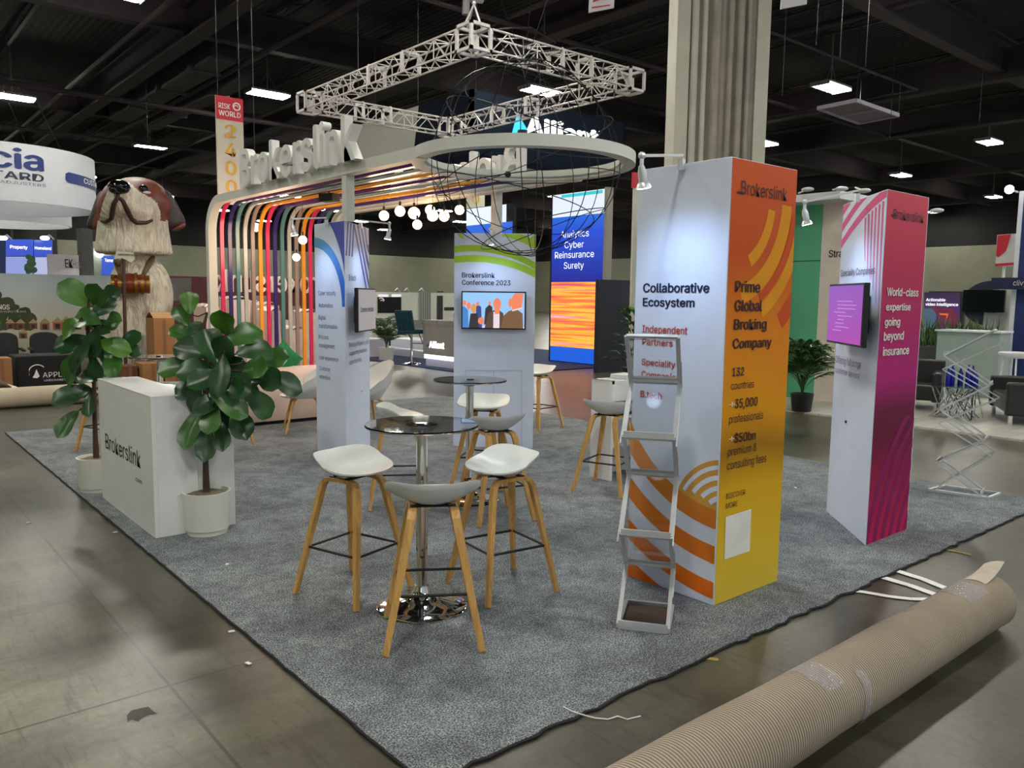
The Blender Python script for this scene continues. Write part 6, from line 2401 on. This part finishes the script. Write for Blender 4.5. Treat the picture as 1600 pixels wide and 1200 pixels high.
# rounded pink lit sofa back behind the fig tree, with green cushion
sx0, sx1 = AY(318, 600, 9.85).x, 5.35
t = thing('sofa', 'rounded pale sofa seen from behind, lit pink, between fig tree and blue tower', 'sofa', ((sx0 + sx1) / 2, 10.2, CZ))
prof = [(9.86, .06), (9.80, .2), (9.80, .55), (9.84, .70), (9.92, .76), (10.02, .74), (10.08, .62), (10.12, .42), (10.55, .40), (10.6, .34), (10.6, .06)]
m = MB()
n_ = len(prof)
m.add([(sx0, y, z) for y, z in prof] + [(sx1, y, z) for y, z in prof], [tuple(range(n_)), tuple(range(n_, 2 * n_))[::-1]] + [(i, n_ + i, n_ + (i + 1) % n_, (i + 1) % n_) for i in range(n_)])
m.build('upholstery', pm('blush_cream_fabric', (224, 200, 190), .8, var=.03), t, smooth=50, bevel=.01)
MB().box2((sx0 + .05, 9.9, CZ), (sx1 - .05, 10.55, .065)).build('plinth', DARKMET, t)
c = AY(444, 572, 9.93)
m = MB()
Mc = Matrix.Translation((c.x, 9.96, .83)) @ Matrix.Rotation(R(12), 4, 'X') @ Matrix.Rotation(R(42), 4, 'Y')
vs = []
N_ = 10
for sgn in (1, -1):
    for i in range(N_ + 1):
        for j in range(N_ + 1):
            u, v = i / N_ * 2 - 1, j / N_ * 2 - 1
            h = .075 * max(0, (1 - u * u) * (1 - v * v)) ** .5
            pin = 1 - .08 * (abs(u) ** 2) * (1 - abs(v)) - .08 * (abs(v) ** 2) * (1 - abs(u))
            vs.append((.2 * u * pin, -sgn * h, .2 * v * pin))
k_ = (N_ + 1) ** 2
fs = [(i * (N_ + 1) + j, (i + 1) * (N_ + 1) + j, (i + 1) * (N_ + 1) + j + 1, i * (N_ + 1) + j + 1) for i in range(N_) for j in range(N_)]
m.add(vs, [tuple(q) for q in fs] + [tuple(k_ + a for a in q[::-1]) for q in fs], 0, Mc)
tag(m.build('cushion', pm('green_knit', (34, 128, 76), .85, var=.15, vs=25), smooth=180), 'green square cushion propped on the sofa back', 'cushion')

# maroon wall and wrapped goods seen between the coloured uprights
MAR = pm('maroon_fabric', (86, 38, 44), .7, var=.1)
M, w_, h_, t = slab('Y', 16.6, 262, 520, 431, None, .1, MAR, 'new', 'maroon_wall', 'maroon booth wall behind the coloured uprights', 'booth wall')
GRY = pm('grey_picture_print', (128, 126, 136), .7, var=.2, vs=2)
ym = Vector((0, 16.59, 0))
rp(266, 434, 299, 470, pm('dark_grey_picture', (96, 94, 94), .7, var=.3, vs=2), 'picture', .004, ym)
for a in ((330, 462, 352, 478), (396, 462, 420, 478), (452, 478, 470, 512), (345, 470, 372, 490)):
    rp(*a, GRY, 'picture', .004, ym)
rnd = random.Random(6)
CRL = ('leftmost', 'second from the left', 'third from the left', 'fourth from the left', 'fifth from the left', 'sixth from the left', 'seventh from the left', 'low nearest', 'rightmost')
for i, (x0, x1, yt, yy) in enumerate(((322, 345, 480, 14.1), (346, 362, 476, 14.8), (362, 392, 468, 14.1), (392, 412, 474, 15.5), (412, 436, 477, 14.1), (438, 452, 500, 14.8), (456, 476, 515, 14.1), (424, 440, 486, 13.0), (476, 500, 488, 14.9))):
    a, b = AY(x0, 520, yy), AY(x1, 520, yy)
    zt = AY(x0, yt, yy).z
    t = thing('wrapped_crate', 'crate wrapped in creased pale film behind the coloured uprights, ' + CRL[i], 'crate', ((a.x + b.x) / 2, yy + .3, 0), 'wrapped crates behind the coloured uprights')
    w_ = b.x - a.x
    m = MB()
    m.grid(lambda u, v: (a.x + w_ * u, yy + .03 * math.sin(u * 9 + v * 5 + i), zt * v), 8, 8)
    m.grid(lambda u, v: (b.x, yy + .6 * u + .0, zt * v), 4, 6)
    m.grid(lambda u, v: (a.x, yy + .6 * (1 - u), zt * v), 4, 6)
    m.grid(lambda u, v: (a.x + w_ * u, yy + .6 * v, zt + .05 * math.sin(u * 3.1) + .02 * math.sin(v * 9)), 6, 5)
    m.build('film_wrap', pm('pinkish_film', (222, 198, 188), .35, var=.06, vs=4), t, smooth=40)
    MB().box2((a.x + .02, yy + .04, .0), (b.x - .02, yy + .58, .1)).build('pallet', CARD, t)
lamp_light('pendant_glow', (5.4, 13.0, 2.6), 55, .5, (1.0, .74, .66), None, thing('hanging_lamp', 'warm lamp hanging behind the coloured uprights', 'lamp', (5.4, 13.0, 2.66)), 'POINT')
MB().ball((5.4, 13.0, 2.78), .07, 12, 8).build('globe', GLB, bpy.data.objects['hanging_lamp'])
MB().tube([(5.4, 13.0, 2.86), (5.4, 13.0, 8.4)], .006, 4).build('cord', BLACK, bpy.data.objects['hanging_lamp'])

# ================================================================== right side lounge
MB_ = MB().box2((11.1, 2.0, .001), (30, 9.2, .03))
WPL = NT('whitewashed_plank')
v_ = WPL.coord((1, 1, 1))
br = WPL.n('ShaderNodeTexBrick')
WPL.l(v_, br.inputs[0])
br.inputs['Scale'].default_value = 1
br.inputs['Brick Width'].default_value = 1.8
br.inputs['Row Height'].default_value = .18
br.inputs['Mortar Size'].default_value = .004
br.inputs['Color1'].default_value = lin((206, 202, 194))
br.inputs['Color2'].default_value = lin((184, 182, 174))
br.inputs['Mortar'].default_value = lin((140, 138, 130))
WPL.l(br.outputs[0], WPL.b.inputs['Base Color'])
WPL.b.inputs['Roughness'].default_value = .4
tag(MB_.build('plank_floor', WPL.m), 'whitewashed plank booth floor under the lounge at right', 'flooring')
XG = 12.6
GRN = pm('emerald_wall_paint', (86, 172, 132), .6, var=.08, vs=1)
ztw = AX(1284, 317, XG).z
ya_, yb_, yc_ = 10.2, AX(1272, 600, XG).y, AX(1336, 500, XG).y
t = thing('booth_wall', 'tall booth wall, green then white, between the orange and magenta towers', 'booth wall', (XG + .1, 7.8, .03))
MB().box2((XG, yb_, .03), (XG + .12, ya_, ztw)).build('green_panel', GRN, t)
MB().box2((XG, yc_, .03), (XG + .12, yb_, ztw)).build('white_panel', pm('warm_white_wall', (216, 206, 196), .7), t)
MB().box2((XG - .004, yb_, AX(1255, 408, XG).z - .008), (XG, ya_, AX(1255, 408, XG).z + .008)).build('panel_joint', pm('dark_green_joint', (26, 70, 52), .7), t)
yh_ = AX(1312, 318, XG - .5).y
MB().box2((XG - .5, yh_, ztw - .02), (XG + .5, ya_, ztw + .10)).build('canopy_header', WS, t)
ptext('Strategic', (1295, 402), (1345, 404), (1295, 391), Vector((XG - .005, 0, 0)), Vector((-1, 0, 0)), BLACKINK, t, bold=.02)
for i, (px, py) in enumerate(((1315, 299), (1350, 302), (1262, 300))):
    yv_ = AX(px - 20, 320, XG - .5).y
    b0_ = Vector((XG - .4, yv_, ztw + .14)); a0_ = AX(px, py - 4, XG - 1.0)
    tt = thing('arm_lamp', ('left white oval arm lamp', 'right white oval arm lamp', 'partly hidden leftmost white arm lamp')[i] + ' on top of the green and white booth wall', 'lamp', b0_, 'arm lamps on the green and white wall')
    MB().tube([b0_, a0_], .014, 6).build('arm', WS, tt)
    MB().ball(a0_, .1, 12, 8, sc=(.8, 1, .35)).build('lamp_head', WS, tt)
tt = thing('arm_lamp', 'white arm lamp with oval head at right behind the magenta tower top', 'lamp', AX(1452, 332, 11.5))
MB().tube([AX(1448, 334, 11.5), AX(1462, 329, 11.3)], .012, 6).build('arm', WS, tt)
MB().ball(AX(1464, 329, 11.3), .09, 12, 8, sc=(.8, 1, .35)).build('lamp_head', WS, tt)
MB().tube([AX(1448, 334, 11.5), Vector((AX(1448, 334, 11.5).x, AX(1448, 334, 11.5).y, .03))], .015, 6).build('post', WS, tt)

LEA = pm('black_leather', (34, 33, 34), .42, var=.1)


def armchair(label, c, rz, w_=.85, d=.8):
    t = thing('armchair', label, 'armchair', (0, 0, 0), 'black leather armchairs in the lounge')
    MB().box((0, 0, .27), (w_ - .22, d - .05, .24)).build('seat', LEA, t, bevel=.03)
    MB().box((0, -d / 2 + .09, .44), (w_, .16, .62)).build('backrest', LEA, t, bevel=.03)
    for s in (-1, 1):
        MB().box((s * (w_ / 2 - .07), .02, .36), (.14, d - .04, .46)).build('armrest', LEA, t, bevel=.03)
        for q in (-1, 1):
            MB().box((s * (w_ / 2 - .06), q * (d / 2 - .07), .065), (.05, .05, .13)).build('leg', CHROME, t)
    t.location = c
    t.rotation_euler = (0, 0, rz)


pA = G(1448, 648, .03)
armchair('black leather armchair half hidden behind the magenta tower', (pA.x + .75, pA.y + .55, .03), 1.9)
pB = G(1568, 661, .03)
armchair('black leather armchair at the right frame edge', (pB.x + .55, pB.y - .15, .03), .5, 1.3, .85)
# nest table of chrome sticks with bottles
ct = G(1500, 655, .03) + Vector((.15, .1, 0))
t = thing('side_table', 'square side table of tangled chrome sticks under blue bottles', 'table', ct)
TH = .46
MB().box(ct + Vector((0, 0, TH)), (.6, .6, .012), .2).build('glass_top', GLASS, t)
rnd = random.Random(12)
m = MB()
for k in range(34):
    a, b = Vector((rnd.uniform(-.28, .28), rnd.uniform(-.28, .28), 0.012)), Vector((rnd.uniform(-.28, .28), rnd.uniform(-.28, .28), TH - .01))
    if k % 2:
        a[rnd.randint(0, 1)] = rnd.choice((-.28, .28)); b[rnd.randint(0, 1)] = rnd.choice((-.28, .28))
    m.tube([ct + a, ct + b], .009, 5)
m.build('chrome_sticks', CHROME, t)
COB = pm('cobalt_blue_glass', (22, 26, 140), .15, var=.05)
for i, (px, h_) in enumerate(((1481, .30), (1487, .33), (1500, .28), (1512, .32), (1519, .31), (1524, .22))):
    p = PLN(px, 600, ct - _F.xy.to_3d().normalized() * (.05 - .04 * (i % 3)), Vector((-_F.x, -_F.y, 0)).normalized())
    p = Vector((p.x, p.y, .03 + TH + .007))
    t = thing('bottle', ('slim cobalt blue bottle on the chrome stick table, leftmost of six', 'cobalt blue bottle, tallest, second from left on the chrome stick table', 'cobalt blue bottle third from left on the chrome stick table',
                         'cobalt blue bottle fourth from left on the chrome stick table', 'cobalt blue bottle fifth from left on the chrome stick table', 'short cobalt blue bottle at the right end of the chrome stick table')[i], 'bottle', p, 'blue bottles on the stick table')
    MB().lathe([(0, 0), (.035, 0), (.036, .01), (.036, h_ * .62), (.014, h_ * .8), (.012, h_ * .95), (0, h_ * .95)], p, 16).build('glass_body', COB, t, smooth=40)
    MB().lathe([(0, h_ * .95), (.014, h_ * .95), (.014, h_), (0, h_)], p, 12).build('cap', CHROME, t)
# planter hedge
pl = G(1478, 605, .03)
t = thing('planter', 'dark grey trough planter with spiky green plants behind the lounge table', 'planter', (pl.x + .1, pl.y, .03))
MB().box((pl.x + .1, pl.y + .1, .03 + .40), (.5, 1.9, .80), 0).build('trough', pm('dark_grey_trough', (62, 64, 64), .6), t, bevel=.01)
m = MB(); rnd = random.Random(31)
for k in range(230):
    p = Vector((pl.x + .1 + rnd.uniform(-.2, .2), pl.y + .1 + rnd.uniform(-.9, .9), .83))
    a = rnd.random() * 6.28; l = rnd.uniform(.3, .62); sp = rnd.uniform(.05, .35)
    e = p + Vector((math.cos(a) * sp, math.sin(a) * sp, l)); mid = p.lerp(e, .5) + Vector((0, 0, .06))
    sdv = Vector((-math.sin(a), math.cos(a), 0)) * .014
    m.add([p - sdv, p + sdv, mid + sdv, mid - sdv, e], [(0, 1, 2, 3), (3, 2, 4)])
m.build('spiky_leaves', PALM, t)

# screen wall, black screen, navy walls
DKP = pm('dark_plum', (50, 34, 62), .6)
M, w_, h_, t = slab('X', 21.0, 1444, 1501, 455, None, .1, pm('charcoal_board', (40, 40, 50), .6), 'new', 'screen_wall', 'printed wall reading Actionable video intelligence behind the lounge', 'booth wall')
Xo2, Xn2 = Vector((20.99, 0, 0)), Vector((-1, 0, 0))
rp(1444, 457, 1500, 513, gradem('plum_glow', [(0, (120, 36, 62)), (.5, (84, 46, 120)), (1, (44, 34, 60))], .9, 1.2, s=.55), 'picture', .01, Xo2, Xn2)
for qd, mt in (((1444, 482, 1463, 513), em('steel_blue_glow', (90, 120, 150), .5)),):
    rp(*qd, mt, 'picture', .012, Xo2, Xn2)
q = [PLN(x, y, Xo2 + Xn2 * .014, Xn2) for x, y in ((1476, 508), (1501, 508), (1490, 482), (1455, 480))]
MB().add(q, [(0, 1, 2, 3)]).build('picture', em('magenta_glow', (124, 34, 66), .6), t)
q = [PLN(x, y, Xo2 + Xn2 * .016, Xn2) for x, y in ((1478, 502), (1482, 490), (1467, 489.5), (1469, 492), (1479, 492.5))]
MB().add(q, [(4, 3, 2, 1, 0)]).build('orange_mark', em('orange_mark_glow', (230, 110, 40), .9), t)
for s, a, b, c in (('Actionable', (1447, 470.5), (1477, 470), (1447, 466)), ('video intelligence', (1446, 477.5), (1497, 477), (1446, 473))):
    ptext(s, a, b, c, Xo2 + Xn2 * .02, Xn2, em('white_text_glow', (250, 250, 255), 1.2), t, bold=.02)
# navy disc wall
cN = PLN(1548, 474, Vector((19.5, 0, 0)), Xn2)
rN = (cN - PLN(1500, 474, Vector((19.5, 0, 0)), Xn2)).length * .95
Mn = frame(cN, Xn2)
pts = [(rN * math.cos(R(a)), rN * math.sin(R(a)) * .82) for a in range(90, 271, 9)]
n_ = len(pts)
DN = pm('deep_navy_paint', (30, 32, 58), .6)
t = thing('curved_wall', 'dark navy curved booth wall carrying a large black screen', 'booth wall', (cN.x, cN.y, .03))
MB().add([Mn @ Vector((x, y, 0)) for x, y in pts] + [Mn @ Vector((x, y, -.1)) for x, y in pts], [tuple(range(n_)), tuple(range(n_, 2 * n_))[::-1]] + [(i, n_ + i, n_ + (i + 1) % n_, (i + 1) % n_) for i in range(n_)]).build('curved_panel', DN, t)
slab('X', 19.45, 1532, 1552, 486, None, .12, pm('grey_column_panel', (150, 154, 156), .6), t, 'column_panel')
slab('X', 19.37, 1503, 1568, 453, 487, .08, SCREENBLK, None, 'television', 'large black unlit screen in front of the navy curved wall', 'television')
M, w_, h_, t = slab('X', 19.6, 1552, 1580, 440, None, .12, pm('pale_booth_wall', (196, 200, 188), .7), 'new', 'booth_wall', 'narrow pale wall between the black screen and the navy wall at right', 'booth wall')
NV = pm('navy_wall_paint', (28, 46, 104), .55, var=.05)
M, w_, h_, t = slab('X', 17.5, 1580, 1680, 300, None, .12, NV, 'new', 'navy_wall', 'tall navy booth wall with white edge at the right frame edge', 'booth wall')
MB().box((-.04, h_ / 2, -.06), (.08, h_, .16), M=M).build('white_edge', WS, t)
slab('X', 17.2, 1548, 1680, 434, 452, .2, pm('navy_header', (20, 26, 66), .6), t, 'header')
ptext('clivy', (1583, 446), (1604, 447), (1583, 438), Vector((17.19, 0, 0)), Xn2, WP, t, bold=.0)
a = AX(1577, 296, 17.0)
tt = thing('arm_lamp', 'very bright white arm lamp on top of the navy wall at right', 'lamp', a)
MB().tube([a, AX(1590, 300, 17.5)], .02, 6).build('arm', WS, tt)
MB().ball(a, .08, 12, 8).build('lamp_head', pm('bright_head_glow', (240, 250, 255), .4, emit=14), tt)
# red and white tapered hanging sign
q = [(1558, 367), (1586, 365), (1586, 414), (1555, 416)]
Pq = [AX(x, y, 24) for x, y in q]
t = thing('tapered_hanging_sign', 'red and white tapered sign on a pole at upper right behind the navy wall', 'sign', (Pq[0] + Pq[2]) / 2)
MB().add(Pq + [p + Vector((.6, 0, 0)) for p in Pq], [(3, 2, 1, 0), (4, 5, 6, 7), (0, 1, 5, 4), (1, 2, 6, 5), (2, 3, 7, 6), (3, 0, 4, 7)]).build('sign_body', pm('sign_white', (200, 196, 196), .6), t)
q = [AX(x, y, 23.98) for x, y in ((1559, 368), (1580, 366), (1572, 392), (1560, 402), (1556, 400))]
MB().add(q, [(4, 3, 2, 1, 0)]).build('red_print', REDB, t)
q = [AX(x, y, 23.97) for x, y in ((1555, 412), (1586, 410), (1586, 414), (1555, 416.5))]
MB().add(q, [(3, 2, 1, 0)]).build('red_stripe', REDB, t)
MB().tube([AX(1569, 415, 24.2), Vector((AX(1569, 415, 24.2).x, AX(1569, 415, 24.2).y, 0.03))], .04, 6).build('pole', WS, t)
# white high stool and bar at right
ps = G(1572, 640, .03) + Vector((.8, .2, 0))
t = thing('high_stool', 'white plastic high stool standing before the navy wall at right', 'bar stool', ps)
zt = .82
MB().lathe([(0, zt - .05), (.16, zt - .05), (.235, zt), (.24, zt + .04), (.2, zt + .05), (0, zt + .03)], ps, 24).build('seat', WS, t, smooth=50)
for a in range(4):
    an = a * PI / 2 + .5
    MB().tube([ps + Vector((.15 * math.cos(an), .15 * math.sin(an), zt - .04)), ps + Vector((.22 * math.cos(an), .22 * math.sin(an), 0))], .014, 6).build('leg', WS, t)
m = MB()
q = [ps + Vector((.2 * math.cos(a * PI / 2 + .5), .2 * math.sin(a * PI / 2 + .5), .28)) for a in range(4)]
for i in range(4):
    m.tube([q[i], q[(i + 1) % 4]], .01, 6)
m.build('footrest', WS, t)
M, w_, h_, t = slab('X', 15.5, 1462, 1560, 517, None, .5, pm('frosted_counter', (150, 164, 158), .4), 'new', 'bar_counter', 'pale frosted counter behind the spiky planter', 'counter')
MB().box((w_ / 2, h_ + .015, -.25), (w_ + .06, .03, .6), M=M).build('counter_top', WS, t)
